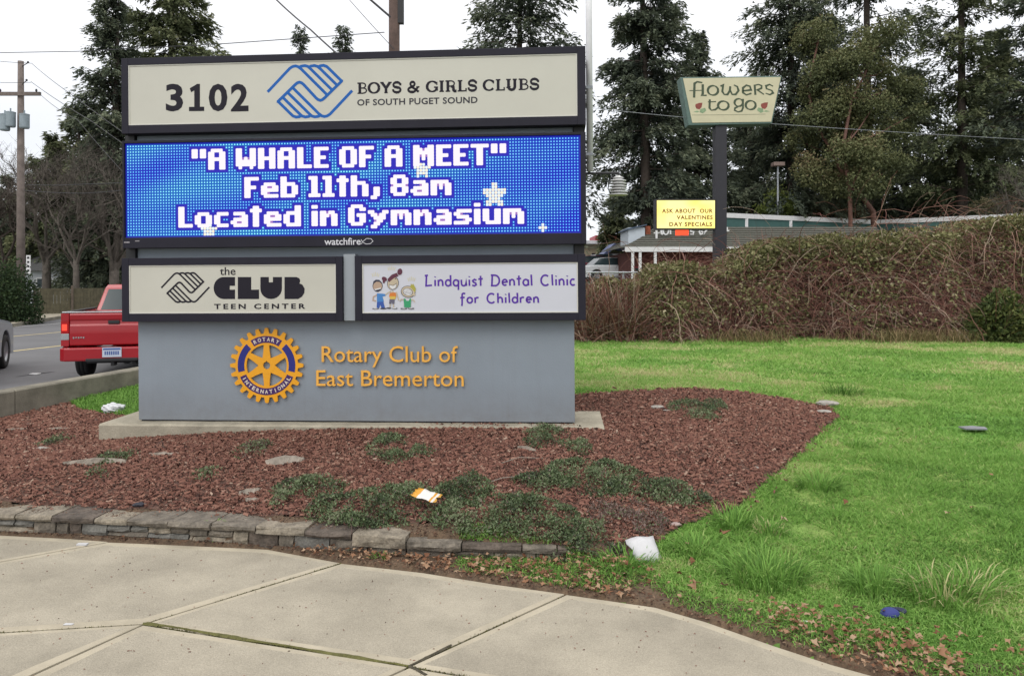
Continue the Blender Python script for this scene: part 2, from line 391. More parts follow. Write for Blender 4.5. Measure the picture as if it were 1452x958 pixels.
# ground materials with large soft patches
def lawn_mat():
    m, n, b = nmat('lawn_turf'); b.inputs['Roughness'].default_value = .9; b.inputs['Specular IOR Level'].default_value = .15
    tc = n.nodes.new('ShaderNodeTexCoord')
    a = n.nodes.new('ShaderNodeTexNoise'); a.inputs['Scale'].default_value = .55; a.inputs['Detail'].default_value = 5
    c = n.nodes.new('ShaderNodeTexNoise'); c.inputs['Scale'].default_value = 14; c.inputs['Detail'].default_value = 6
    n.links.new(tc.outputs['Object'], a.inputs[0]); n.links.new(tc.outputs['Object'], c.inputs[0])
    r = n.nodes.new('ShaderNodeValToRGB'); r.color_ramp.elements[0].position = .38; r.color_ramp.elements[1].position = .66
    r.color_ramp.elements[0].color = (.10, .225, .042, 1); r.color_ramp.elements[1].color = (.25, .30, .095, 1)
    n.links.new(a.outputs[0], r.inputs[0])
    mr = n.nodes.new('ShaderNodeMapRange'); mr.inputs['From Min'].default_value = .3; mr.inputs['From Max'].default_value = .7; mr.inputs['To Min'].default_value = .6; mr.inputs['To Max'].default_value = 1.35
    n.links.new(c.outputs[0], mr.inputs[0])
    s = n.nodes.new('ShaderNodeVectorMath'); s.operation = 'SCALE'; n.links.new(r.outputs[0], s.inputs[0]); n.links.new(mr.outputs[0], s.inputs['Scale'])
    n.links.new(s.outputs[0], b.inputs['Base Color'])
    bp = n.nodes.new('ShaderNodeBump'); bp.inputs['Strength'].default_value = .6; bp.inputs['Distance'].default_value = .03
    n.links.new(c.outputs[0], bp.inputs['Height']); n.links.new(bp.outputs[0], b.inputs['Normal'])
    return m
M['lawn'] = lawn_mat()
M['mulch'] = mat('red_bark_mulch', (.075, .040, .030), .95, .3, 25, bump=.9, bscale=60, speck=.35, col2=(.15, .082, .060))
M['soil'] = mat('leafy_soil', (.075, .05, .032), .95, .3, 12, bump=.8, bscale=50, speck=.3, col2=(.13, .085, .05))
M['farground'] = mat('rough_ground', (.075, .085, .04), .95, .3, .3, speck=.2)

def wob(x, y): return x + .035 * noise2(x, y, 9, 61) + .012 * noise2(x, y, 31, 62), y + .030 * noise2(x, y, 8, 63) + .012 * noise2(x, y, 29, 64)
inbed = lambda x, y: inpoly(*wob(x, y), BED) & ~inpoly(*wob(x, y), GRASSL)
insoil = lambda x, y: inpoly(*wob(x, y), SOIL) & ~inbed(x, y)
near = lambda x, y: (lat(x, y) < .05)
structure(grid_mesh('mulch_bed', -6.6, 4, 3.9, 11.4, .035, inbed, M['mulch'], .012, .006))
structure(grid_mesh('bare_soil', -5.9, 3.4, 2.2, 5, .035, insoil, M['soil'], .01, .004))
structure(grid_mesh('lawn', -6.0, 20, 2.0, 22, .11, lambda x, y: near(x, y) & ~((x < .2) & (y < 7)), M['lawn'], .0, .008))
# far ground: one large sheet that meets the near pieces and goes on to the horizon
_xs = np.concatenate([np.linspace(-400, -20, 30), np.linspace(-19, 24, 87), np.linspace(25, 400, 30)])
_ys = np.concatenate([np.linspace(-60, 0, 10), np.linspace(.5, 30, 60), np.linspace(31, 70, 30), np.linspace(75, 900, 40)])
_X, _Y = np.meshgrid(_xs, _ys)
_Z = H(_X, _Y) - np.where((_Y < 21.5) & (_Y > 1) & (_X < 19.5) & (_X > -7), .14, .01) - np.where((_Y <= 4) & (_X < 5), .14, 0)
_I = np.arange(_X.size).reshape(_X.shape)
structure(np_mesh('ground', np.stack([_X, _Y, _Z], -1).reshape(-1, 3), np.stack([_I[:-1, :-1], _I[:-1, 1:], _I[1:, 1:], _I[1:, :-1]], -1).reshape(-1, 4), M['farground'], smooth_=True))

# road, painted lines, far pavement
def strip(name, s0, s1, l0, l1, m, dz, n=40, hgt=None):
    V = []; F = []
    for i in range(n + 1):
        s = s0 + (s1 - s0) * i / n
        for l in (l0, l1):
            p = rp(s, l); V.append((p[0], p[1], float(road_z(p[1])) + dz))
    for i in range(n): F.append((2 * i, 2 * i + 1, 2 * i + 3, 2 * i + 2))
    if hgt:
        o = len(V); V += [(a, b, c - hgt) for a, b, c in V]
        F += [(2 * i, 2 * i + 2, o + 2 * i + 2, o + 2 * i) for i in range(n)] + [(2 * i + 1, o + 2 * i + 1, o + 2 * i + 3, 2 * i + 3) for i in range(n)]
    mb = MB(); mb.add(V, F); return mb.build(name, m)
structure(strip('road', -40, 110, .19, 24.5, M['asphalt'], 0, 80))
structure(strip('road_marking', -40, 110, 10.58, 10.73, M['paint_y'], .004, 80))
structure(strip('road_marking', -40, 110, 14.78, 14.90, M['paint_y'], .004, 80))
structure(strip('road_marking', 12, 110, 18.65, 18.78, M['paint_w'], .004, 60))
M['patch'] = mat('asphalt_patch', (.045, .045, .048), .9, .2, 5)
_a = W(22, 534, -.476); _b = W(78, 526.5, -.476)
mb = MB(); mb.ribbon([(0, 0), (.25, .02), (.5, -.01), (.8, .015), (1, 0)], [.02, .06, .1, .07, .02], 0)
_L = (_b - _a).length; _an = math.atan2(_b.y - _a.y, _b.x - _a.x)
mb.v = [(_a.x + (x * math.cos(_an)) * _L - z * math.sin(_an), _a.y + x * math.sin(_an) * _L + z * math.cos(_an), -.474) for x, y, z in mb.v]
structure(mb.build('road_marking', M['patch']))
_c = W(50, 530, -.47)
tag(MB().box(-.09, .09, -.05, .05, -.006, .012).build('road_stud', M['white'], loc=(_c.x, _c.y, -.47), bevel=.004), 'small white raised road stud on the asphalt left of the red pickup', 'road stud')
# far pavement with its kerb (bends away with the side street)
fp = pw([(-500, 497, -.34), (16, 459, -.34), (84, 448, -.34), (140, 442, -.34), (260, 434, -.34)])
fq = pw([(-500, 478, -.34), (16, 450.5, -.34), (84, 441, -.34), (140, 436.5, -.34), (260, 430, -.34)])
mb = MB(); n_ = len(fp)
V = [(x, y, -.34) for x, y in fp] + [(x, y, -.34) for x, y in fq] + [(x, y, -.50) for x, y in fp]
mb.add(V, [(i, i + 1, n_ + i + 1, n_ + i) for i in range(n_ - 1)], 0); mb.add(V, [(i, 2 * n_ + i, 2 * n_ + i + 1, i + 1) for i in range(n_ - 1)], 1)
structure(mb.build('pavement', [M['concrete'], M['conc_old']]))

# kerb wall that holds the road, cast in lengths
kw = thing('kerb_wall', 'long weathered concrete kerb wall between the mulch bed and the road', 'kerb wall', (float(K0[0]), float(K0[1]), -.05), math.atan2(RD[1], RD[0]))
for i in range(9):
    x0 = -9.0 + i * 3.05 + .03
    mb = MB(); prof = [(0.0, -.15), (0.0, .375), (.015, .39), (.185, .39), (.20, .375), (.20, -.55)]
    mb.prism(prof, x0, x0 + 3.04, 'x'); o = mb.build('concrete_length', M['conc_old'], kw)

# ---------------------------------------------------------------- sidewalk: slabs with trowelled borders, mossy joints
g0 = lambda px, py: (W(px, py, 0).x, W(px, py, 0).y)
def edge_between(xa, xb):
    return [p for p in EDGE if xa + .02 < p[0] < xb - .02]
A_, B_, G_, E_, P_, T_ = g0(484, 798), g0(203, 885), g0(803, 842), g0(580, 945), g0(155, 768), (-4.40, 3.02)
SL = [[(-5.9, EDGE[0][1])] + edge_between(-5.9, P_[0]) + [P_, T_, (-5.9, 2.82)],
      [P_] + edge_between(P_[0], A_[0]) + [A_, B_, T_],
      [A_] + edge_between(A_[0], G_[0]) + [G_, E_, B_],
      [G_] + edge_between(G_[0], 2.2) + [(2.28, 2.1), (1.2, 2.53), E_],
      [(-5.9, 2.82), T_, B_, g0(60, 950), (-2.75, 1.4), (-3.1, 1.0), (-5.9, 1.0)],
      [B_, E_, (-2.1, 1.35), (-2.4, 1.0), (-3.1, 1.0), (-2.75, 1.4), g0(60, 950)],
      [E_, (1.2, 2.53), (2.28, 2.1), (2.4, 1.6), (2.4, 1.0), (-2.4, 1.0), (-2.1, 1.35)]]
walk = bpy.data.objects.new('sidewalk', None); COL.objects.link(walk); structure(walk)
for k, P in enumerate(SL):
    bm = bmesh.new(); vs_ = [bm.verts.new((x, y, 0)) for x, y in P]; f = bm.faces.new(vs_)
    if f.normal.z < 0: f.normal_flip()
    bm.normal_update()
    if f.normal.z < 0: bmesh.ops.reverse_faces(bm, faces=[f])
    r = bmesh.ops.inset_region(bm, faces=[f], thickness=.0085, depth=0, use_boundary=True)
    bmesh.ops.delete(bm, geom=r['faces'], context='FACES')
    f = bm.faces[:] [0]
    r = bmesh.ops.inset_region(bm, faces=[f], thickness=.008, depth=.003, use_boundary=True)
    for q in r['faces']: q.material_index = 1
    r = bmesh.ops.inset_region(bm, faces=[f], thickness=.045, depth=0, use_boundary=True)
    for q in r['faces']: q.material_index = 1
    r = bmesh.ops.inset_region(bm, faces=[f], thickness=.006, depth=-.0015, use_boundary=True)
    ed = [e for e in bm.edges if len(e.link_faces) == 1]
    ex = bmesh.ops.extrude_edge_only(bm, edges=ed)
    for v in [g for g in ex['geom'] if isinstance(g, bmesh.types.BMVert)]: v.co.z -= .1
    bmesh.ops.recalc_face_normals(bm, faces=bm.faces)
    me = bpy.data.meshes.new('slab'); bm.to_mesh(me); bm.free(); me.materials.append(M['concrete']); me.materials.append(M['conc_band'])
    o = bpy.data.objects.new('slab', me); COL.objects.link(o); o.parent = walk
mb = MB(); mb.add([(-6.0, 1.0, -.011), (2.3, 1.0, -.011), (2.25, 2.1, -.011)] + [(x, y - .03, -.011) for x, y in EDGE[::-1] if x < 2.2 and y > 2.2], [tuple(range(3 + len([1 for x, y in EDGE if x < 2.2 and y > 2.2])))])
j = structure(mb.build('joint_moss', M['moss'])); j.parent = walk
# moss tufts that stand in the widest joint
def along(p, q, n, sp, rng):
    t = rng.random(n); P = np.array(p)[None] * (1 - t[:, None]) + np.array(q)[None] * t[:, None]; return P + rng.normal(size=(n, 2)) * sp
mp_ = np.concatenate([along(B_, E_, 5000, .006, NR), along(A_, B_, 1500, .004, NR), along(G_, E_, 900, .004, NR), along(E_, (1.2, 2.53), 2500, .006, NR), along(B_, T_, 2200, .005, NR), along(B_, g0(235, 888), 1600, .012, NR), along(E_, g0(598, 956), 700, .012, NR)])
mp_ = mp_[NR.random(len(mp_)) < np.clip(.55 + noise2(mp_[:, 0], mp_[:, 1], 7, 3) * 1.3, 0, 1)]
C = np.column_stack([mp_, np.full(len(mp_), -.010)]); Dd = NR.normal(size=C.shape) * .6; Dd[:, 2] = 1
V, F = kites(C, Dd, NR.uniform(.009, .019, len(C)), NR.uniform(.004, .008, len(C)), NR)
def mossband(p, q, w0, seed, m):
    p = np.array(p); q = np.array(q); L = np.linalg.norm(q - p); u = (q - p) / L; nn = np.array([-u[1], u[0]]); n = int(L / .02); V = []; F = []; r = np.random.default_rng(seed)
    for i in range(n + 1):
        c = p + (q - p) * i / n; wl = w0 * (.7 + .5 * np.sin(i * .31 + seed) * np.sin(i * .083)) + r.uniform(0, .004); wr = w0 * (.7 + .5 * np.cos(i * .23 + seed)) * .8 + r.uniform(0, .004)
        for k, (o_, z_) in enumerate(((-wr, .0028), (-wr * .5, .006), (0, .0085 + r.uniform(-.002, .002)), (wl * .5, .006), (wl, .0028))): V.append((*(c + nn * o_), z_))
    for i in range(n):
        for k in range(4): F.append((5 * i + k, 5 * i + k + 1, 5 * i + k + 6, 5 * i + k + 5))
    return stuff(MB().add(V, F).build('moss', m, None, True))
M['mossband'] = mat('olive_moss', (.085, .080, .025), .95, .35, 30, bump=1, bscale=140, col2=(.15, .145, .045)); M['jointdirt'] = mat('joint_dirt', (.07, .06, .04), .95, .35, 30, bump=1, bscale=140)
mossband(np.array(B_) + .01, E_, .0125, 1, M['mossband']); mossband(B_, g0(225, 887), .018, 4, M['mossband']); mossband(E_, g0(604, 958), .014, 2, M['jointdirt']); mossband(E_, g0(640, 915), .006, 5, M['jointdirt'])
M['mosst'] = tintmat('moss', [(.05, .05, .015), (.09, .088, .025), (.16, .15, .05)], .95)
o = stuff(np_mesh('moss', V, F, M['mosst'], tint=NR.random(len(F)))); 

# ---------------------------------------------------------------- low stone retaining wall
rw = thing('retaining_wall', 'low curved wall of rough split stones between the sidewalk and the mulch bed', 'stone wall', (WALLF[1][0], WALLF[1][1], 0))
rwo = Vector((WALLF[1][0], WALLF[1][1], 0))
stm = [mat('stone_tan', (.215, .185, .142), .9, .35, 14, bump=1., bscale=45, speck=.22), mat('stone_grey', (.145, .125, .10), .9, .4, 14, bump=1., bscale=45, speck=.22),
       mat('stone_dark', (.090, .072, .058), .9, .45, 14, bump=1., bscale=45, speck=.22), mat('stone_blue_grey', (.155, .150, .135), .9, .2, 14, bump=1., bscale=45, speck=.22)]
def wpt(px):                                  # point on the wall foot seen at photo column px
    k = (px - CX) / FPX
    for a, b in zip(WALLF[:-1], WALLF[1:]):
        fa, fb = a[0] - k * a[1], b[0] - k * b[1]
        if fa <= 0 <= fb and fb != fa:
            t = -fa / (fb - fa); return Vector((a[0] + (b[0] - a[0]) * t, a[1] + (b[1] - a[1]) * t, 0))
    return Vector((*WALLF[-1], 0))
def stone(px0, px1, z0, z1, dep, m, fr=0.0):
    p, q = wpt(px0), wpt(px1); u = (q - p); L = u.length; u.normalize(); nrm = Vector((-u.y, u.x, 0))
    if nrm.y < 0: nrm = -nrm
    j = lambda s: rnd.uniform(-s, s); c = .007
    sec = [(fr + j(.006), z0 + .004), (fr - .006 + j(.006), z0 + (z1 - z0) * .5), (fr + j(.004), z1 - c), (fr + c * 1.4, z1 + j(.002)), (dep + j(.015), z1 + j(.003)), (dep, z0)]
    V = []
    ts = [.004, .35 * L, .7 * L, L - .004]
    for i, t in enumerate(ts):
        for k, (d_, z_) in enumerate(sec):
            e_ = .005 if i in (0, 3) and k in (0, 1, 2) else 0
            V.append(p + u * t + nrm * (d_ + e_ + (j(.006) if k < 3 else 0)) + Vector((0, 0, z_ + (j(.003) if 0 < k < 5 else 0))) - rwo)
    n = 6; F = [tuple(range(n)), tuple(range(3 * n, 4 * n))]
    for i in range(3):
        for k in range(n): F.append((i * n + k, i * n + (k + 1) % n, (i + 1) * n + (k + 1) % n, (i + 1) * n + k))
    return MB().add(V, F).build('stone', m, rw)
caps = [-230, -150, -70, 20, 73, 133, 180, 238, 298, 362, 432, 499, 576, 654, 740, 790, 833]
cm = [0, 1, 0, 0, 2, 0, 1, 1, 1, 0, 2, 0, 1, 2, 1, 2]
for i in range(len(caps) - 1):
    zt = .122 if caps[i] < 560 else .104 - .022 * (caps[i] - 560) / 270
    stone(caps[i], caps[i + 1], .083 if caps[i] < 480 else .050, zt + rnd.uniform(-.004, .004), .23, stm[cm[i]], rnd.uniform(-.008, .004))
low = [-230, -180, -110, -60, -10, 45, 77, 95, 113, 150, 207, 265, 328, 350, 393, 415, 466, 520, 575, 640, 700, 760, 815]
for i in range(len(low) - 1):
    k = rnd.choice([0, 1, 3, 1, 2, 3]); a, b = low[i], low[i + 1]
    if b - a > 52 and a < 450:
        stone(a, b, .0, .041, .17, stm[k], .018); m2 = (a + b) / 2 + rnd.uniform(-8, 8)
        stone(a, m2, .042, .082, .17, stm[rnd.choice([0, 1, 3])], .016); stone(m2, b, .042, .082, .17, stm[rnd.choice([1, 3])], .02)
    else: stone(a, b, -.01, .082 if a < 470 else .049, .17, stm[k], .014)
# ---------------------------------------------------------------- the monument sign
PL = D(172, 400, 6.50); PR = D(830, 400, 6.23)
yaw = math.atan2(PR.y - PL.y, PR.x - PL.x)
SM = Matrix.Translation((PL.x, PL.y, .30)) @ Matrix.Rotation(yaw, 4, 'Z') @ Matrix.Rotation(-.0069, 4, 'Y')
SI = SM.inverted()
def S(px, py, off=0.):                     # photo pixel -> (x, z) on the sign's own upright plane at depth off
    o = SI @ Vector((0, 0, CH)); d = SI.to_3x3() @ Vector(((px - CX) / FPX, 1, -(py - HY) / FPX))
    t = (off - o.y) / d.y; p = o + d * t; return p.x, p.z
sign = bpy.data.objects.new('monument_sign', None); COL.objects.link(sign); sign.matrix_world = SM
tag(sign, "grey monument sign with dark framed cabinets and a lit blue message screen", "sign")

def text_into(name, s, x0, x1, z0, z1, y, m, parent, off=0., ext=.0006, keep=False, space=1.):
    c = bpy.data.curves.new('text', 'FONT'); c.body = s; c.offset = off; c.extrude = .01; c.resolution_u = 3; c.space_character = space
    t = bpy.data.objects.new('text', c); COL.objects.link(t)
    me = bpy.data.meshes.new_from_object(t); bpy.data.objects.remove(t); bpy.data.curves.remove(c)
    co = np.empty(len(me.vertices) * 3, dtype=np.float32); me.vertices.foreach_get('co', co); co = co.reshape(-1, 3)
    mn, mx = co.min(0), co.max(0)
    X = x0 + (co[:, 0] - mn[0]) / (mx[0] - mn[0]) * (x1 - x0); Z = z0 + (co[:, 1] - mn[1]) / (mx[1] - mn[1]) * (z1 - z0)
    Y = y - (co[:, 2] - mn[2]) / (mx[2] - mn[2]) * ext
    me.vertices.foreach_set('co', np.stack([X, Y, Z], 1).astype(np.float32).ravel()); me.materials.clear(); me.materials.append(m); me.update()
    me.name = name
    if keep: return me
    o = bpy.data.objects.new(name, me); COL.objects.link(o); o.parent = parent; return stuff(o) if len(s) > 1 else o
def pbox(x0, ytop, x1, ybot, off=0.):       # box given by its left-hand top and bottom rows and its two columns
    a = S(x0, ytop, off); b = S(x0, ybot, off); c = S(x1, (ytop + ybot) / 2, off); return a[0], c[0], b[1], a[1]
def arc(cx, cy, rx, ry, a0, a1, n=10):
    return [(cx + rx * math.cos(math.radians(a0 + (a1 - a0) * i / n)), cy + ry * math.sin(math.radians(a0 + (a1 - a0) * i / n))) for i in range(n + 1)]

# footing and grey body
def rc(xl, tl, bl, xr, tr, br, off=0.):      # rectangle from corners, averaged
    a = S(xl, tl, off); b = S(xl, bl, off); c = S(xr, tr, off); d = S(xr, br, off)
    return (a[0] + b[0]) / 2, (c[0] + d[0]) / 2, (b[1] + d[1]) / 2, (a[1] + c[1]) / 2
SET = .12
x0, x1, z0, z1 = rc(195, 100, 596, 813.5, 90, 597.5, SET)
BODY = (x0, x1, z0)
mb = MB(); mb.box(x0, x1, SET, SET + .46, z0, 3.10, 0); mb.build('body', M['grey'], sign, bevel=.004)
mb = MB(); mb.box(x0 + .02, x1 - .02, SET + .015, SET + .445, z0 - .012, z0 + .001); mb.build('shadow_gap', M['frame'], sign)
bx0 = S(140, 600, -.02)[0]; bx1 = S(857, 600, -.02)[0]
mb = MB()
nseg = 24; top = z0 - .012
for i in range(nseg):                         # footing, its top edge a little chipped
    a = bx0 + (bx1 - bx0) * i / nseg; b = bx0 + (bx1 - bx0) * (i + 1) / nseg
    j0, j1 = (.006 * math.sin(i * 2.3), .006 * math.sin((i + 1) * 2.3))
    V = []
    for xx, jj in ((a, j0), (b, j1)):
        V += [(xx, -.02 + jj, top - .55), (xx, -.02 + jj, top - .014), (xx, -.006 + jj, top + jj * .3), (xx, .72, top), (xx, .72, top - .55)]
    F = [(k, k + 5, (k + 1) % 5 + 5, (k + 1) % 5) for k in range(5)]
    if i == 0: F.append((0, 1, 2, 3, 4))
    if i == nseg - 1: F.append((9, 8, 7, 6, 5))
    mb.add(V, F)
mb.build('footing', M['conc_base'], sign)

def cabinet(outer, inner, m, name, panel, y0=0., depth=.70):
    cb = bpy.data.objects.new('cabinet', None); COL.objects.link(cb); cb.parent = sign; cb['label'] = name
    ox0, ox1, oz0, oz1 = outer; ix0, ix1, iz0, iz1 = inner
    mb = MB()
    mb.box(ox0, ox1, y0 + .03, y0 + depth, oz0, oz1)
    mb.box(ox0, ix0, y0, y0 + .03, oz0, oz1); mb.box(ix1, ox1, y0, y0 + .03, oz0, oz1)
    mb.box(ix0, ix1, y0, y0 + .03, oz0, iz0); mb.box(ix0, ix1, y0, y0 + .03, iz1, oz1)
    mb.build('frame', m, cb, bevel=.003)
    if panel is not None:
        w_ = .009                                 # aluminium retainer round the face
        mb = MB(); mb.box(ix0, ix0 + w_, y0 + .006, y0 + .03, iz0, iz1); mb.box(ix1 - w_, ix1, y0 + .006, y0 + .03, iz0, iz1)
        mb.box(ix0 + w_, ix1 - w_, y0 + .0065, y0 + .03, iz0, iz0 + w_); mb.box(ix0 + w_, ix1 - w_, y0 + .0065, y0 + .03, iz1 - w_, iz1)
        mb.build('retainer', M['creamside'], cb)
        mb = MB(); mb.box(ix0 + w_, ix1 - w_, y0 + .012, y0 + .029, iz0 + w_, iz1 - w_); mb.build('face', panel, cb)
    return cb
FY = .0112                                     # prints lie just on the acrylic faces
top_o = rc(172, 83.5, 188.5, 830.5, 64.5, 178); top_i = rc(181.5, 92.5, 178, 818.5, 75.5, 164)
led_o = rc(173.5, 199.5, 351, 831, 187.5, 347); led_i = rc(176, 203, 336.5, 823.5, 191.5, 331)
clu_o = rc(172.5, 366, 456.5, 485.5, 363.5, 455); clu_i = rc(182.5, 376, 444.5, 476, 374.5, 443.5)
den_o = rc(503, 362.5, 455, 830.5, 360, 453.5); den_i = rc(513.5, 374, 444, 819.5, 371.5, 443)
c_top = cabinet(top_o, top_i, M['frame'], 'top cabinet with the street number and club name', M['cream'])
c_clu = cabinet(clu_o, clu_i, M['frame'], 'lower left cabinet of the teen center', M['cream'])
c_den = cabinet(den_o, den_i, M['frame'], 'lower right cabinet of the dental clinic', M['white_acr'])
mb = MB(); xa = clu_o[1]; xb = den_o[0]; mb.box(xa + .003, xb - .003, .03, SET - .002, clu_o[2] + .004, clu_o[3] + .02); mb.build('divider_post', M['greylight'], sign)
for x_, zz in ((BODY[0] - .09, top_o[2]), (BODY[1] + .005, top_o[2]), (BODY[0] - .09, led_o[2]), (BODY[1] + .005, led_o[2])):   # mounting blocks between cabinets
    mb = MB(); mb.box(x_, x_ + .085, .09, .5, zz - .10, zz - .0005); mb.build('mounting_block', M['black'], sign)
rf = mat('block_scuff', (.5, .48, .42), .5, .4, 20)

# top face print
for ch_, xa_, xb_ in (('3', 234, 258.6), ('0', 295, 321.6), ('2', 326.3, 351.5)):
    text_into('digit', ch_, *pbox(xa_, 118.8, xb_, 158), FY, M['black_ink'], c_top, off=.03)
q1 = [(269, 125.5), (279.5, 119.2), (283.5, 119.2), (283.5, 151.5), (289.5, 151.5), (289.5, 157.6), (268, 157.8), (268, 151.8), (275.5, 151.7), (275.5, 128.5), (271, 131)]
MB().prism([S(a, b, FY) for a, b in q1], FY - .0006, FY, 'y').build('digit', M['black_ink'], c_top)
def logo(cx, cy, sc, wpx, m, parent):           # interlocked hands, drawn as strokes
    half = [[(95, 510), (410, 175), (450, 148), (490, 138), (530, 148), (575, 182), (945, 550)],
            [(545, 158), (575, 142), (630, 134), (670, 145), (705, 175), (1015, 480)],
            [(685, 158), (715, 140), (765, 132), (810, 146), (845, 175), (1085, 410)],
            [(820, 155), (850, 137), (895, 130), (940, 146), (975, 178), (1155, 355)],
            [(1155, 335), (1155, 355), (910, 595), (880, 620), (850, 630), (815, 618), (785, 592), (700, 500)]]
    mb = MB(); k = 0
    for p in half:
        for sgn in (1, -1):
            q = [((x - 700) * sgn + 700, (y - 500) * sgn + 500) for x, y in p]
            q = [S(cx + (x - 700) * sc, cy + (y - 500) * sc, FY) for x, y in q]
            mb.ribbon(q, wpx * .00604, FY - k * .00012); k += 1
    return mb.build('clasped_hands_logo', m, parent)
logo(439.4, 129.6, .0991, 4.1, M['blue_ink'], c_top)

# slab serif capitals
def serif_glyphs():
    g = {}
    st = lambda x: [(x, 0), (x, 1)]
    sf = lambda x, y, w=.13: [(x - w, y), (x + w, y)]
    g['B'] = (.80, [(st(.22), 1), ([(.04, .03), (.45, .03)] + arc(.45, .27, .27, .24, -90, 90, 6)[1:] + [(.22, .51)], 0), ([(.04, .97), (.43, .97)] + arc(.43, .74, .22, .23, 90, -90, 6)[1:] + [(.22, .51)], 0)])
    g['O'] = (.92, [(arc(.46, .5, .38, .47, 0, 360, 18), 2)])
    g['Y'] = (.84, [([(.12, .97), (.42, .45)], 1), ([(.72, .97), (.42, .45)], 1), ([(.42, .5), (.42, 0)], 1), (sf(.12, .97), 0), (sf(.72, .97), 0), (sf(.42, .03), 0)])
    g['S'] = (.74, [([(.64, .66), (.64, .80)] + arc(.37, .73, .26, .24, 20, 270, 8) + arc(.37, .27, .28, .24, 90, -160, 8) + [(.08, .34)], 3)])
    g['&'] = (1.0, [([(.80, .50), (.62, .20)] + arc(.36, .25, .28, .22, -40, -240, 8) + [(.48, .60)] + arc(.40, .78, .16, .19, -20, 200, 7) + [(.34, .52), (.86, .04)], 3), (sf(.80, .50, .12), 0)])
    g['G'] = (.92, [([(.80, .64), (.80, .92)], 0), (arc(.46, .5, .38, .47, 38, 320, 14), 2), ([(.78, .42), (.78, .10)], 1), (sf(.74, .43, .15), 0)])
    g['I'] = (.44, [(st(.22), 1), (sf(.22, .03, .17), 0), (sf(.22, .97, .17), 0)])
    g['R'] = (.88, [(st(.22), 1), (sf(.22, .03, .17), 0), ([(.04, .97), (.46, .97)] + arc(.46, .73, .24, .24, 90, -90, 6)[1:] + [(.22, .49)], 0), ([(.46, .48), (.62, .42), (.64, .12), (.72, .03), (.86, .03)], 1)])
    g['L'] = (.74, [(st(.22), 1), (sf(.22, .97, .17), 0), ([(.04, .03), (.66, .03), (.66, .28)], 0)])
    g['C'] = (.88, [([(.78, .64), (.78, .92)], 0), (arc(.46, .5, .38, .47, 38, 322, 14), 2)])
    g['U'] = (.90, [([(.22, .97), (.22, .32)] + arc(.45, .32, .23, .29, 180, 360, 8) + [(.68, .97)], 1), (sf(.22, .97, .17), 0), (sf(.68, .97, .15), 0)])
    g[' '] = (.36, [])
    return g
def stroke_text(name, s, G, box, y, m, parent, wthin, wthick, gap=.06):
    x0, x1, z0, z1 = box; tot = sum(G[c][0] for c in s) + gap * (len(s) - 1); hs_ = z1 - z0; k = (x1 - x0) / tot; mb = MB(); cx = 0; n = 0
    for c in s:
        for p, kind in G[c][1]:
            q = [(x0 + (cx + a) * k, z0 + b * hs_) for a, b in p]
            if kind == 0: wd = wthin
            elif kind == 1: wd = wthick
            else:
                wd = []
                for i in range(len(q)):
                    a = q[max(0, i - 1)]; b = q[min(len(q) - 1, i + 1)]; t = abs(b[1] - a[1]) / (math.hypot(b[0] - a[0], b[1] - a[1]) + 1e-9)
                    if kind == 3: t = 1 - t * .55
                    wd.append(wthin + (wthick - wthin) * t)
            mb.ribbon(q, wd, y - (n % 9) * .0001); n += 1
        cx += G[c][0] + gap
        if G[c][1]: mb.build('letter', m, parent); mb = MB()
SG = serif_glyphs()
b = pbox(505.5, 117.3, 765, 132.6)
stroke_text('club_name', 'BOYS & GIRLS CLUBS', SG, b, FY, M['black_ink'], c_top, .0115, .024, .02)
text_into('region_line', 'OF SOUTH PUGET SOUND', *pbox(506, 140.6, 677, 149.8), FY, M['grey_ink'], c_top, off=.022, space=1.06)

# club face print
logo(262.8, 407.5, .0563, 2.5, M['black_ink'], c_clu)
text_into('small_word', 'the', *pbox(311, 378.8, 333.3, 390), FY, M['black_ink'], c_clu, off=.008)
def Z7(x, y): return S(220 + x / 6.313, 370 + y / 6.313, FY)
mb = MB()
def plate(pts, y=FY - .0004): MB().prism([Z7(*p) for p in pts], y, FY, 'y').build('letter', M['black_ink'], c_clu)
plate([(715, 143), (715, 222), (668, 222), (668, 256), (715, 256), (715, 340), (615, 340)] + [(615 + 92 * math.cos(t), 241 + 99 * math.sin(t)) for t in [math.radians(a) for a in range(100, 261, 16)]] + [(615, 143)])
plate([(740, 143), (860, 143), (860, 256), (930, 256), (930, 340), (740, 340)])
plate([(942, 143), (1018, 143), (1018, 190), (1054, 190), (1054, 143), (1135, 143), (1135, 245)] + [(1038 + 97 * math.cos(t), 245 + 95 * math.sin(t)) for t in [math.radians(a) for a in range(15, 180, 15)]] + [(942, 245)])
plate([(1158, 143), (1265, 143), (1290, 155), (1298, 172), (1296, 192), (1290, 199), (1318, 212), (1338, 245), (1336, 285), (1315, 318), (1280, 340), (1158, 340)])
text_into('teen_center_line', 'TEEN CENTER', *pbox(302.8, 430.8, 432.4, 438.3), FY, M['black_ink'], c_clu, off=.03, space=1.45)

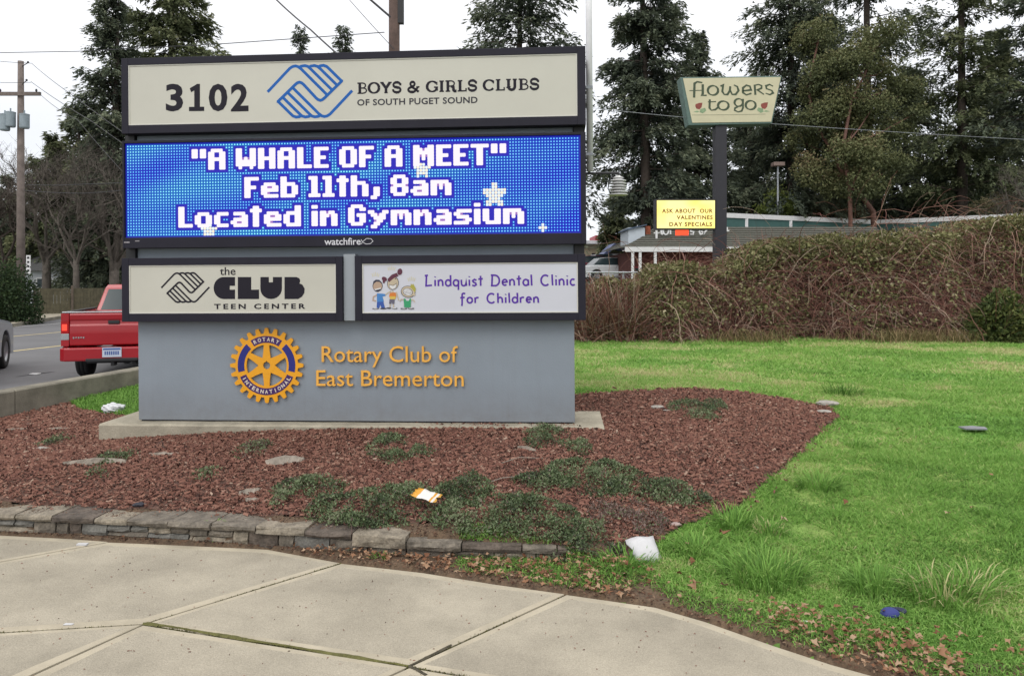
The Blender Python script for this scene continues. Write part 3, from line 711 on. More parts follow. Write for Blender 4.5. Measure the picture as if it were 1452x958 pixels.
# dental face print: rounded hand lettering
def hand_glyphs():
    g = {}; o = lambda cx=.27, r=.21, a0=0, a1=360: arc(cx, .30, r, .27, a0, a1, 12)
    g['L'] = (.66, [([(.16, 1.0), (.12, .05), (.60, .10)], 0), ([(.02, .96), (.28, 1.0)], 0)])
    g['i'] = (.20, [([(.10, .58), (.11, .02)], 0), ([(.09, .80), (.12, .88)], 0)])
    g['n'] = (.50, [([(.07, .58), (.08, .02)], 0), (arc(.25, .33, .17, .24, 170, 10, 7) + [(.43, .02)], 0)])
    g['d'] = (.54, [(o(), 0), ([(.46, 1.0), (.48, .02)], 0)])
    g['q'] = (.54, [(o(), 0), ([(.48, .56), (.46, -.34)], 0)])
    g['u'] = (.52, [([(.07, .58), (.08, .25)] + arc(.26, .25, .18, .22, 190, 350, 7) + [(.46, .58), (.48, .02)], 0)])
    g['s'] = (.42, [([(.38, .52), (.22, .60), (.08, .48), (.14, .36), (.32, .26), (.36, .12), (.22, .02), (.04, .08)], 0)])
    g['t'] = (.40, [([(.20, .92), (.21, .02)], 0), ([(.02, .62), (.38, .66)], 0)])
    g['D'] = (.78, [([(.14, 1.0), (.10, .0)], 0), ([(.02, .98), (.36, .96)] + arc(.34, .49, .36, .47, 80, -80, 9) + [(.02, .04)], 0)])
    g['e'] = (.50, [([(.06, .30), (.44, .36)] + arc(.26, .32, .19, .26, 20, 315, 11), 0)])
    g['a'] = (.52, [(o(.26), 0), ([(.45, .56), (.47, .02)], 0)])
    g['l'] = (.20, [([(.08, 1.0), (.12, .02)], 0)])
    g['C'] = (.76, [(arc(.40, .48, .34, .46, 50, 315, 12), 0)])
    g['c'] = (.46, [(arc(.26, .30, .20, .27, 50, 315, 10), 0)])
    g['f'] = (.44, [(arc(.30, .82, .13, .16, 30, 180, 6) + [(.17, .0), (.14, -.26)], 0), ([(.02, .54), (.38, .58)], 0)])
    g['o'] = (.52, [(o(.26), 0)])
    g['r'] = (.40, [([(.08, .58), (.09, .02)], 0), (arc(.26, .36, .16, .20, 165, 50, 5), 0)])
    g['h'] = (.50, [([(.06, 1.0), (.08, .02)], 0), (arc(.25, .33, .17, .24, 170, 10, 7) + [(.43, .02)], 0)])
    g[' '] = (.42, []); return g
HG = hand_glyphs()
stroke_text('clinic_name', 'Lindquist Dental Clinic', HG, pbox(601.6, 390.2, 816, 406), FY, M['purple_ink'], c_den, .0150, .0150, .09)
stroke_text('clinic_name', 'for Children', HG, pbox(652, 415.5, 764.5, 430), FY, M['purple_ink'], c_den, .0150, .0150, .09)
# three plain cartoon children
pm = {k: mat('print_' + k, c, .5, .05, 5) for k, c in dict(ink=(.03, .03, .05), skin=(.50, .42, .30), skin_tan=(.42, .30, .22), hair=(.10, .02, .045), blond=(.38, .35, .06), shirt_blue=(.05, .20, .50), pants_blue=(.03, .09, .36),
      orange=(.62, .19, .03), yellow=(.62, .45, .08), shorts=(.12, .11, .16), green=(.03, .30, .13), teeth=(.66, .66, .66), ray=(.60, .54, .30)).items()}
pk = list(pm); mb = MB(); lay = [0]
def Zk(x, y): return S(515 + x / 12.78, 370 + y / 12.78, FY)
def blob(cx, cy, rx, ry, c, rot=0, n=14):
    lay[0] += 1; t = math.radians(rot)
    pts = [(cx + rx * math.cos(a) * math.cos(t) - ry * math.sin(a) * math.sin(t), cy + rx * math.cos(a) * math.sin(t) + ry * math.sin(a) * math.cos(t)) for a in [2 * math.pi * i / n for i in range(n)]]
    q = [Zk(*p) for p in pts]; mb.add([(x, FY - lay[0] * .00008, z) for x, z in q], [tuple(range(n))], pk.index(c))
def polyk(pts, c): lay[0] += 1; q = [Zk(*p) for p in pts]; mb.add([(x, FY - lay[0] * .00008, z) for x, z in q], [tuple(range(len(q)))], pk.index(c))
def linek(pts, wd, c): lay[0] += 1; mb.ribbon([Zk(*p) for p in pts], wd * .00047, FY - lay[0] * .00008, pk.index(c))
for hx, hy, rr, dx in ((225, 240, 60, 0), (515, 125, 62, 0), (875, 320, 90, 0)):
    for k in range(-2, 3): linek([(hx + k * 24, hy + 35 + abs(k) * 6), (hx + k * 34, hy - 38 + abs(k) * 12)], 9, 'ray')
# left child
blob(262, 450, 92, 108, 'ink'); blob(262, 460, 82, 98, 'skin_tan'); polyk([(180, 430), (185, 370), (230, 338), (290, 340), (335, 385), (345, 425), (300, 380), (240, 375), (205, 400)], 'ink')
polyk([(195, 515), (330, 480), (320, 530), (265, 562), (215, 545)], 'ink'); polyk([(205, 510), (325, 482), (318, 505), (215, 530)], 'teeth')
linek([(250, 610), (185, 650), (178, 710), (235, 725)], 22, 'skin_tan'); polyk([(250, 585), (345, 590), (405, 600), (400, 635), (350, 640), (375, 740), (300, 760), (250, 730)], 'shirt_blue')
polyk([(250, 740), (365, 735), (395, 845), (330, 850), (310, 790), (290, 855), (245, 845)], 'pants_blue'); blob(225, 862, 60, 14, 'ink'); blob(365, 860, 60, 14, 'ink'); blob(225, 858, 40, 8, 'teeth')
# middle child
linek([(500, 545), (430, 590), (405, 610)], 20, 'skin'); linek([(600, 560), (625, 650), (645, 715)], 20, 'skin'); blob(540, 400, 105, 125, 'ink', 15); blob(540, 405, 96, 116, 'skin', 15)
polyk([(440, 330), (520, 245), (610, 215), (640, 270), (560, 310), (470, 385)], 'hair'); blob(665, 195, 45, 60, 'hair', 10); blob(385, 325, 50, 38, 'hair', 30); blob(375, 370, 22, 34, 'hair')
linek([(465, 420), (540, 445), (610, 400)], 7, 'ink'); polyk([(470, 432), (545, 452), (612, 415), (590, 490), (530, 515), (480, 480)], 'teeth'); linek([(470, 432), (480, 480), (530, 515), (590, 490), (612, 415)], 6, 'ink')
blob(585, 320, 12, 10, 'ink'); polyk([(485, 575), (590, 570), (600, 640), (585, 690), (490, 690), (470, 640)], 'orange'); polyk([(478, 640), (592, 640), (585, 692), (490, 692)], 'yellow'); polyk([(505, 570), (520, 540), (550, 540), (560, 570)], 'skin')
polyk([(478, 692), (570, 692), (565, 780), (530, 780), (522, 735), (505, 780), (472, 775)], 'shorts'); linek([(490, 780), (485, 845)], 18, 'skin'); linek([(548, 780), (552, 845)], 18, 'skin'); blob(465, 852, 50, 13, 'ink'); blob(575, 856, 50, 13, 'ink'); blob(570, 852, 36, 8, 'teeth')
# right child
blob(815, 555, 132, 108, 'ink', 8); blob(815, 555, 123, 99, 'skin', 8); polyk([(850, 470), (870, 410), (890, 435), (905, 408), (930, 450), (955, 500), (945, 575), (915, 540), (880, 500)], 'blond'); blob(925, 610, 22, 20, 'skin')
blob(810, 560, 92, 68, 'ink', 15); blob(810, 560, 85, 60, 'teeth', 15)
for k in range(-3, 4): linek([(810 + k * 24 - 8, 515), (810 + k * 24 + 8, 605)], 4, 'shorts')
linek([(735, 560), (890, 590)], 4, 'shorts'); linek([(750, 700), (690, 690), (665, 730)], 18, 'skin'); linek([(860, 700), (905, 700), (940, 745)], 18, 'skin')
polyk([(735, 680), (765, 680), (780, 720), (830, 720), (845, 680), (870, 680), (860, 840), (745, 840)], 'green'); blob(735, 860, 60, 13, 'ink'); blob(870, 858, 60, 13, 'ink'); blob(740, 857, 36, 7, 'teeth'); blob(865, 855, 36, 7, 'teeth')
mb.build('cartoon_children_print', [pm[k] for k in pk], c_den)

# ---------------------------------------------------------------- the message screen: 160 x 32 diodes
c_led = cabinet(led_o, led_i, M['frame'], 'cabinet of the lit message screen', None)
G7 = {'A': ".####. ##..## ##..## ###### ##..## ##..## ##..##", 'W': "##...## ##...## ##...## ##.#.## ####### ####### .#...#.", 'H': "##..## ##..## ##..## ###### ##..## ##..## ##..##",
      'L': "##... ##... ##... ##... ##... ##... #####", 'E': "##### ##... ##... ####. ##... ##... #####", 'O': ".####. ##..## ##..## ##..## ##..## ##..## .####.", 'F': "##### ##... ##... ####. ##... ##... ##...",
      'M': "##...## ###.### ####### ##.#.## ##.#.## ##...## ##...##", 'T': "###### ..##.. ..##.. ..##.. ..##.. ..##.. ..##..", '"': "##.## ##.## ##.## ..... ..... ..... .....",
      'e': "...... ...... .####. ##..## ###### ##.... .#####", 'b': "##.... ##.... #####. ##..## ##..## ##..## #####.", '1': "###. .##. .##. .##. .##. .##. ####", 't': ".##. #### .##. .##. .##. .##. .##.",
      'h': "##.... ##.... #####. ##..## ##..## ##..## ##..##", ',': "... ... ... ... .## .## .## ##.", '8': ".####. ##..## ##..## .####. ##..## ##..## .####.", 'a': "...... ...... .####. ....## .##### ##..## .#####",
      'm': "....... ....... ######. ##.#.## ##.#.## ##...## ##...##", 'o': "...... ...... .####. ##..## ##..## ##..## .####.", 'c': "..... ..... .#### ##... ##... ##... .####", 'd': "....## ....## .##### ##..## ##..## ##..## .#####",
      'i': "## .. ## ## ## ## ##", 'n': "...... ...... ##.##. ###.## ##..## ##..## ##..##", 'G': ".####. ##..## ##.... ##.### ##..## ##..## .####.", 'y': "....... ....... ##...## .##.##. ..####. ...##.. ..##... .##....",
      's': "...... ...... .##### ##.... .####. ....## #####.", 'u': "...... ...... ##..## ##..## ##..## ##..## .#####"}
NC, NRW = 160, 32
T = np.zeros((NRW, NC), int)
def put(s, r0, c0):
    c = c0
    for ch in s:
        if ch == ' ': c += 3; continue
        rows = G7[ch].split(' ')
        for r, row in enumerate(rows):
            for k, v in enumerate(row):
                if v == '#' and r0 + r < NRW: T[r0 + r, c + k] = 1
        c += len(rows[0]) + 1
    return c
put('"A WHALE OF A MEET"', 2, 24); put('Feb 11th, 8am', 12, 43); put('Located in Gymnasium', 22, 19)
halo = np.zeros_like(T)
for dr in (-1, 0, 1):
    for dc in (-1, 0, 1):
        a = np.zeros_like(T); a[max(0, dr):NRW + min(0, dr), max(0, dc):NC + min(0, dc)] = T[max(0, -dr):NRW + min(0, -dr), max(0, -dc):NC + min(0, -dc)]; halo |= a
ix0, ix1, iz0, iz1 = led_i
ix0 += .012; ix1 -= .012; iz0 += .012; iz1 -= .012
pw_, ph_ = (ix1 - ix0) / NC, (iz1 - iz0) / NRW
cc, rr = np.meshgrid(np.arange(NC), np.arange(NRW))
ray = .5 + .5 * np.sin((cc * .55 + rr * 1.9) * .16 + 1.2) * np.cos((cc - rr * 1.6) * .055)      # light beams of the animated backdrop
ray = np.clip((.18 + .85 * ray) * np.clip(1.3 - np.abs(cc - 62) / 100, .08, 1) + .10 * np.sin(cc * .21 + rr * .33), 0, 1)
dotc = np.stack([.14 + .26 * ray, .60 + .60 * ray, 1.25 + 0 * ray], -1)
bgc = np.stack([.000 + .00 * ray,   .006 + .14 * ray ** 1.2, .50 + .03 * ray], -1)
sprite = np.zeros_like(T)
def star(px, py, rad, half=False):
    x, z = S(px, py, .03); c0 = (x - ix0) / pw_ - .5; r0 = (iz1 - z) / ph_ - .5
    for r in range(NRW):
        for c in range(NC):
            dx, dy = c - c0, r0 - r; q = math.hypot(dx, dy); th = math.atan2(dx, dy)
            if q < rad * (.58 + .42 * max(0, math.cos(2.5 * ((th + math.pi / 5) % (2 * math.pi / 5) - math.pi / 5)) * 2 - 1)): sprite[r, c] = 1
star(701, 277, 4.6); star(297, 328, 3.0); star(599, 241, 2.8); star(770, 325, 1.6)
lv = {}; V = []; F = []; Cc = []; Ca = np.zeros((0, 3))
def led_quad(x0, x1, z0, z1, y, ch=0.):
    b_ = len(V)
    if ch:
        V.extend([(x0 + ch, y, z0), (x1 - ch, y, z0), (x1, y, z0 + ch), (x1, y, z1 - ch), (x1 - ch, y, z1), (x0 + ch, y, z1), (x0, y, z1 - ch), (x0, y, z0 + ch)]); F.append(list(range(b_, b_ + 8)))
    else:
        V.extend([(x0, y, z0), (x1, y, z0), (x1, y, z1), (x0, y, z1)]); F.append(list(range(b_, b_ + 4)))
lyy = .022
for r in range(NRW):
    for c in range(NC):
        x = ix0 + c * pw_; z = iz1 - (r + 1) * ph_
        hal = halo[r, c] and not T[r, c]
        # louvre cell behind the diode, the diodes' glow painted into its emission colour
        ins = sum(T[max(0, r - 1):r + 2, c]) + sum(T[r, max(0, c - 1):c + 2])
        if hal or T[r, c]: col = (.16 + .10 * min(ins, 2), .06 + .05 * min(ins, 2), .44 + .03 * ins) if (ins >= 3 or T[r, c]) else (.02, .012, .47)
        else: col = tuple(bgc[r, c])
        led_quad(x, x + pw_, z, z + ph_, lyy); Cc.append(col)
        if T[r, c]:
            g = .0035  # letter cells drawn oversize, the bloom of their light put into the shape
            led_quad(x - g, x + pw_ + g, z - g, z + ph_ + g, lyy - .004 - .0001 * ((r + c) % 2) - .00005 * (c % 2), .006); Cc.append((1.0, .93, 1.0))
        elif sprite[r, c]:
            g = -.001
            led_quad(x - g, x + pw_ + g, z - g, z + ph_ + g, lyy - .0035, .004); Cc.append((1.0, .93, .72) if (r + c) % 2 else (.85, .97, .95))
        elif not hal:
            m_ = pw_ * .28
            led_quad(x + m_, x + pw_ - m_, z + m_, z + ph_ - m_, lyy - .003, pw_ * .1); Cc.append(tuple(dotc[r, c]))
me = bpy.data.meshes.new('diodes'); me.from_pydata(V, [], F)
ca = me.attributes.new('glow', 'FLOAT_COLOR', 'FACE'); ca.data.foreach_set('color', np.column_stack([np.array(Cc), np.ones(len(Cc))]).astype(np.float32).ravel())
m, n, b = nmat('led_glow'); at = n.nodes.new('ShaderNodeAttribute'); at.attribute_name = 'glow'
b.inputs['Base Color'].default_value = (.01, .01, .015, 1); b.inputs['Roughness'].default_value = .6; b.inputs['Specular IOR Level'].default_value = .2
n.links.new(at.outputs['Color'], b.inputs['Emission Color']); b.inputs['Emission Strength'].default_value = 1.0
try: m.cycles.emission_sampling = 'NONE'
except Exception: pass
me.materials.append(m); o = bpy.data.objects.new('diodes', me); COL.objects.link(o); o.parent = c_led; stuff(o)
mb = MB(); x0_, x1_, z0_, z1_ = led_i; mb.box(x0_, x1_, .024, .03, z0_, z1_); mb.build('screen_module_panel', emat('screen_border_glow', (.0, .004, .33), 1.0, (.01, .01, .03)), c_led)  # panel is no lamp: the diodes' blue glow is painted on as emission
M['pale_print'] = mat('pale_print', (.62, .62, .66), .4, .03, 5)
text_into('maker_name', 'watchfire', *pbox(460, 337.5, 511.5, 347.5), -.0008, M['pale_print'], c_led, off=.012)
mb = MB(); fish = [(512, 339.5), (514, 343), (519, 346), (525, 345.5), (529, 342), (526, 338.5), (520, 338), (515, 342), (512, 346)]
mb.ribbon([S(*p) for p in fish], .0045, -.0012); mb.build('fish_outline', M['pale_print'], c_led)
a = S(176, 342.5); M['small_label'] = mat('small_label', (.30, .28, .30), .5, .3, 60); MB().box(a[0], a[0] + .05, -.0006, .0, a[1] - .012, a[1] - .002).build('small_label', M['small_label'], c_led); MB().box(a[0] + .10, a[0] + .14, -.0006, 0, a[1] - .0, a[1] + .008).build('small_label', M['small_label'], c_led)

# ---------------------------------------------------------------- club wheel and raised letters on the body
wx, wz = S(378.4, 517.8, SET - .02); PXM = .00604 * 1.018
wheel = bpy.data.objects.new('gear_wheel_emblem', None); COL.objects.link(wheel); wheel.parent = sign; wheel.location = (wx, SET - .014, wz)
R_ = lambda zpx: zpx / 7.66 * PXM
def polar(r, a): return (r * math.cos(math.radians(a)), r * math.sin(math.radians(a)))
outer = []; inner = []
for k in range(24):
    a = 90 + k * 15
    for da, rr_ in ((-7.5, 352), (-4.9, 350), (-2.6, 408), (-1.2, 411), (1.2, 411), (2.6, 408), (4.9, 350)): outer.append(polar(R_(rr_), a + da)); inner.append(polar(R_(226), a + da))
mb = MB(); n_ = len(outer)
V = [(x, -.014, z) for x, z in outer] + [(x, -.014, z) for x, z in inner] + [(x, 0, z) for x, z in outer] + [(x, 0, z) for x, z in inner]
F = []
for i in range(n_):
    j = (i + 1) % n_; F += [(i, j, n_ + j, n_ + i), (2 * n_ + i, 3 * n_ + i, 3 * n_ + j, 2 * n_ + j), (i, 2 * n_ + i, 2 * n_ + j, j), (n_ + i, n_ + j, 3 * n_ + j, 3 * n_ + i)]
mb.add(V, F); mb.build('toothed_rim', M['gold'], wheel)
for k in range(6):
    a = 90 + k * 60; t = math.radians(a - 90); R2 = Matrix.Rotation(-t, 4, 'Y')
    mb = MB(); mb.prism([(-R_(46), R_(75)), (R_(46), R_(75)), (R_(34), R_(160)), (R_(30), R_(228)), (-R_(30), R_(228)), (-R_(34), R_(160))], -.0135, -.001, 'y', 0, R2); mb.build('spoke', M['gold'], wheel)
mb = MB(); ho = [polar(R_(94), i * 10) for i in range(36)]; hi = [polar(R_(40), i * 10) for i in range(36)]; hi[9] = (0, R_(56)); V = [(x, y_, z) for y_ in (-.0142, -.0005) for ring in (ho, hi) for x, z in ring]
F = []
for i in range(36):
    j = (i + 1) % 36; F += [(i, j, 36 + j, 36 + i), (72 + i, 108 + i, 108 + j, 72 + j), (i, 72 + i, 72 + j, j), (36 + i, 36 + j, 108 + j, 108 + i)]
mb.add(V, F); mb.build('hub', M['gold'], wheel)
def seg(a0, a1, r0, r1, y0, y1, m, nm, n=18):
    mb = MB(); V = []; F = []
    for i in range(n + 1):
        a = a0 + (a1 - a0) * i / n
        for r in (r0, r1):
            for y in (y0, y1): x, z = polar(r, a); V.append((x, y, z))
    for i in range(n):
        b = 4 * i; F += [(b, b + 4, b + 6, b + 2), (b + 1, b + 3, b + 7, b + 5), (b, b + 1, b + 5, b + 4), (b + 2, b + 6, b + 7, b + 3)]
    F += [(0, 2, 3, 1), (4 * n, 4 * n + 1, 4 * n + 3, 4 * n + 2)]; mb.add(V, F); return mb.build(nm, m, wheel)
seg(57, 123, R_(250), R_(323), -.0165, -.0142, M['plum'], 'enamel_band'); seg(133.5, 193, R_(250), R_(323), -.0165, -.0142, M['navy'], 'enamel_band')
seg(-13, 46.5, R_(250), R_(323), -.0165, -.0142, M['navy'], 'enamel_band'); seg(203, 337, R_(250), R_(323), -.0165, -.0142, M['plum'], 'enamel_band', 30)
def arc_text(s, a0, a1, flip):
    bigV = []; bigF = []
    for i, ch in enumerate(s):
        a = a0 + (a1 - a0) * (i + .5) / len(s); hh = R_(42); wd = R_(10 if ch == 'I' else 34 if ch not in 'NO' else 38)
        me = text_into('c', ch, -wd / 2, wd / 2, -hh / 2, hh / 2, -.0166, M['letterwhite'], None, off=.03, keep=True)
        rot = math.radians(a - 90 if not flip else a + 90); x, z = polar(R_(287), a)
        R2 = Matrix.Translation((x, 0, z)) @ Matrix.Rotation(-rot, 4, 'Y'); b_ = len(bigV)
        bigV += [tuple(R2 @ v.co) for v in me.vertices]; bigF += [tuple(b_ + k for k in p.vertices) for p in me.polygons]; bpy.data.meshes.remove(me)
    mb = MB(); mb.add(bigV, bigF); return stuff(mb.build('band_lettering', M['letterwhite'], wheel))
arc_text('ROTARY', 121, 59, False); arc_text('INTERNATIONAL', 205, 335, True)
for a in (30, 150, 270): x, z = polar(R_(290), a); MB().box(x - .01, x + .01, .0, .0139, z - .01, z + .01).build('stand_off', M['black'], wheel)

def letters(s, box):
    me = text_into('letter', s, *box, SET - .008, M['gold_side'], None, off=.0, ext=.016, keep=True)
    nv = len(me.vertices); par = list(range(nv))
    def find(a):
        while par[a] != a: par[a] = par[par[a]]; a = par[a]
        return a
    for p in me.polygons:
        v = p.vertices
        for q in v[1:]:
            a, b = find(v[0]), find(q)
            if a != b: par[a] = b
    isl = {}
    co = [v.co.copy() for v in me.vertices]
    grp = {}
    for i in range(nv): grp.setdefault(find(i), []).append(i)
    # front and back shells of one glyph overlap in x: merge islands by x range
    ext_ = sorted([(min(co[i].x for i in g), max(co[i].x for i in g), g) for g in grp.values()], key=lambda t: t[0]); cl = []
    for a, b_, g in ext_:
        if cl and a < cl[-1][1] - .25 * min(b_ - a, cl[-1][1] - cl[-1][0]): cl[-1][1] = max(cl[-1][1], b_); cl[-1][2] += g
        else: cl.append([a, b_, list(g)])
    polys = [tuple(p.vertices) for p in me.polygons]
    for a, b_, g in cl:
        gs = set(g); idx = {v: k for k, v in enumerate(g)}; mb = MB(); mb.add([co[i] for i in g], [tuple(idx[k] for k in p) for p in polys if p[0] in gs]); mb.build('letter', M['gold_side'], sign)
    bpy.data.meshes.remove(me); return len(cl)
def zb(x0, y0, x1, y1):
    a = S(440 + x0 / 6.313, 480 + y0 / 6.313, SET); b = S(440 + x0 / 6.313, 480 + y1 / 6.313, SET); c = S(440 + x1 / 6.313, 480 + y0 / 6.313, SET); return a[0], c[0], b[1], a[1]
print('letters', letters('Rotary Club of', zb(108, 64, 1322, 252)), letters('East Bremerton', zb(60, 280, 1375, 420)))

# ---------------------------------------------------------------- radio mast and temperature sensor on the sign's right-hand side
off = .42
mx_, mz0 = S(836.5, 243, off)
mb = MB(); mb.tube([(mx_, off, mz0), (mx_, off, mz0 + 2.6)], .029, 14); mb.build('radio_mast', M['offwhite'], sign, True)
for zz in (mz0 + .15, mz0 + .75): MB().box(top_o[1] - .01, mx_ + .03, off - .03, off + .03, zz - .012, zz + .012).build('mast_bracket', M['galv'], sign)
ax0, az = S(831, 246, off); ax1, _ = S(876, 246, off)
mb = MB(); mb.tube([(ax0 - .06, off, az), (ax1, off, az), (ax1 + .012, off, az - .01), (ax1 + .012, off, az - .03)], .011, 8); mb.build('sensor_arm', M['wire'], sign)
sx_, sz0 = S(876.5, 277, off); sz1 = S(876.5, 249, off)[1]
mb = MB(); npl = 7; hh = (sz1 - sz0) / npl
for k in range(npl):
    z = sz0 + k * hh; r = .088 - .003 * k - (.022 if k == npl - 1 else 0)
    mb.lathe([(r * .45, z), (r, z + .002), (r, z + hh * .28), (r * .5, z + hh * .72), (r * .42, z + hh)], 24, 0, Matrix.Translation((sx_, off, 0)))
mb.build('temperature_shield', M['white'], sign)
mb = MB(); pts = [(ax1 - .02, off, az), (ax1 - .07, off - .02, az - .06), (ax1 - .09, off - .02, az - .14), (ax1 - .06, off, az - .19), (ax1 - .03, off, az - .20)]
mb.tube(pts, .005, 6); mb.build('sensor_cable', M['wire'], sign)
# ---------------------------------------------------------------- red pickup, seen from behind
M['red'] = mat('red_car_paint', (.33, .007, .014), .25, .04, 2, coat=.6)
M['silver'] = mat('silver_car_paint', (.30, .32, .35), .3, .04, 2, metal=.5, coat=.5)
M['glass'] = mat('car_glass', (.03, .045, .05), .12, .05, 2, spec=.35)
M['chrome'] = mat('chrome', (.55, .56, .58), .2, .05, 5, metal=.8)
M['rim'] = mat('wheel_rim', (.33, .34, .36), .35, .05, 5, metal=.6)
M['taillight'] = mat('tail_lamp_red', (.35, .005, .008), .2, .05, 5)
M['taillit'] = emat('tail_lamp_lit', (1.0, .06, .03), 1.6, (.3, 0, 0))
M['plate'] = mat('number_plate', (.50, .55, .64), .4, .05, 5)
M['plate_ink'] = mat('plate_ink', (.05, .10, .30), .5, .05, 5)
M['amber'] = mat('amber_lens', (.6, .2, .02), .2, .05, 5)
def wheel_part(par, x, y, r, wd, side, rimm=None, spokes=6):
    Mx = Matrix.Translation((x, y, r)) @ Matrix.Rotation(math.radians(90 * side), 4, 'Y')
    h = wd / 2
    mb = MB(); mb.lathe([(r * .62, -h), (r * .93, -h), (r, -h * .7), (r, -h * .35), (r * .985, -h * .32), (r * .985, -h * .26), (r, -h * .23), (r, h * .23), (r * .985, h * .26), (r * .985, h * .32), (r, h * .35), (r, h * .7), (r * .93, h), (r * .62, h), (r * .62, -h)], 36, 0, Mx)
    t = mb.build('tyre', M['rubber'], par, True); 
    for p in t.data.polygons: pass
    mb = MB(); mb.lathe([(0.02, h * .45), (r * .12, h * .5), (r * .16, h * .35), (r * .2, h * .3)], 20, 0, Mx); mb.lathe([(r * .50, h * .55), (r * .56, h * .85), (r * .62, h * .9), (r * .62, -h * .8), (r * .52, -h * .7)], 36, 0, Mx)
    for k in range(spokes):
        R3 = Mx @ Matrix.Rotation(2 * math.pi * k / spokes, 4, 'Z'); mb.box(r * .12, r * .54, -r * .075, r * .075, h * .25, h * .5, 0, R3)
    mb.lathe([(0.01, -h * .1), (r * .52, -h * .1)], 24, 1, Mx)
    mb.build('rim', [rimm or M['rim'], M['black']], par)
def profile_arch(y0, y1, zb, wheels, r):        # bottom edge with wheel arches cut, from y0 to y1
    pts = [(y0, zb)]
    for wy in wheels:
        pts += [(wy + r * math.cos(math.radians(a)), .36 + r * math.sin(math.radians(a))) for a in range(180 + 15, -16, -21) if .36 + r * math.sin(math.radians(a)) >= zb - .02]
    return pts + [(y1, zb)]
TW = 1.84; HW = TW / 2
tl = D(83, 470, 14.0); hd = math.radians(15.5)     # heading: turned 15 degrees to the left
cen = Vector((tl.x + (HW + .03) * math.cos(hd), tl.y + HW * math.sin(hd), float(road_z(11))))
pk_ = thing('pickup_truck', 'red pickup truck with its left tail lamp lit on the road behind the sign', 'pickup truck', cen, hd)
pk_.scale = (1, 1.06, 1.18); WR = .355; wy = [1.02, 4.15]
low_ = profile_arch(.10, 5.2, .42, wy, .43)
side = low_ + [(5.2, .78), (5.05, .92), (3.9, 1.0), (3.55, 1.04), (1.92, 1.05), (1.90, 1.13), (.06, 1.13), (.04, .60)]
mb = MB()
for s in (-1, 1):
    V = []; n_ = len(side)
    for y, z in side:
        fl = .025 * math.sin(max(0, min(1, (z - .42) / .6)) * math.pi); V.append((s * (HW - .05 + fl), y, z))
    for y, z in side: V.append((s * (HW - .12), y, z))
    mb.add(V, [tuple(range(n_)), tuple(range(2 * n_ - 1, n_ - 1, -1))] + [(i, (i + 1) % n_, n_ + (i + 1) % n_, n_ + i) for i in range(n_)])
mb.box(-HW + .1, HW - .1, 1.88, 1.94, .6, 1.10); mb.box(-HW + .1, HW - .1, .1, 1.9, .60, .66)
mb.prism([(3.5, 1.03), (5.12, .93), (5.2, .80), (5.2, .45), (3.5, .45)], -HW + .07, HW - .07, 'x')
mb.build('body', M['red'], pk_, bevel=.02)
# cab with its roof and glass
mb = MB()
cabp = [(1.95, 1.05), (2.09, 1.283), (2.22, 1.50), (2.36, 1.555), (3.0, 1.56), (3.35, 1.50), (3.95, 1.03)]
lowx, topx = HW - .08, HW - .23
def cx_(z): return lowx - (lowx - topx) * (z - 1.03) / .53
n_ = len(cabp); V = [(-cx_(z), y, z) for y, z in cabp] + [(cx_(z), y, z) for y, z in cabp]
mb.add(V, [tuple(range(n_)), tuple(range(2 * n_ - 1, n_ - 1, -1))] + [(i, i + 1, n_ + i + 1, n_ + i) for i in range(n_ - 1)]); mb.build('cab', M['red'], pk_, bevel=.02)
mb = MB(); e_ = .012
mb.add([(-.74, 1.96 - e_, 1.07), (.74, 1.96 - e_, 1.07), (.63, 2.205 - e_, 1.475), (-.63, 2.205 - e_, 1.475)], [(0, 1, 2, 3)])
for k in range(4): pass
g = mb.build('rear_window', M['glass'], pk_); g.modifiers.new('thick', 'SOLIDIFY').thickness = .008
for s in (-1, 1): g = MB().add([(s * (cx_(1.08) + .004), 2.35, 1.08), (s * (cx_(1.08) + .004), 3.75, 1.08), (s * (cx_(1.48) + .004), 3.28, 1.48), (s * (cx_(1.48) + .004), 2.42, 1.48)], [(0, 1, 2, 3)]).build('side_window', M['glass'], pk_); g.modifiers.new('thick', 'SOLIDIFY').thickness = .006
# tailgate with pressed lines, handle, badge
mb = MB(); gx = HW - .16
sec = [(.02, .60), (.0, .62), (-.008, .80), (-.004, .92), (.012, .95), (.014, 1.0), (.0, 1.03), (-.006, 1.10), (.012, 1.125), (.07, 1.125), (.07, .60)]
mb.prism(sec, -gx, gx, 'x'); tg = mb.build('tailgate', M['red'], pk_, bevel=.008)
mb = MB(); mb.box(-.10, .10, -.012, .014, .945, 1.005); mb.build('tailgate_handle', M['black'], tg, bevel=.01)
mb = MB()
for k in range(5): mb.box(-gx + .06 + k * .042, -gx + .085 + k * .042, -.014, -.004, .72 + (.006 if k % 2 else 0), .745)
stuff(mb.build('badge', M['chrome'], tg))
mb = MB(); mb.box(-HW + .03, HW - .03, -.0, .075, 1.131, 1.152); mb.build('top_trim', M['chrome'], pk_, bevel=.006)
for s in (-1, 1): MB().box(s * (HW - .10) - .045, s * (HW - .10) + .045, .08, 1.9, 1.131, 1.155).build('bed_rail_cap', M['black'], pk_, bevel=.006)
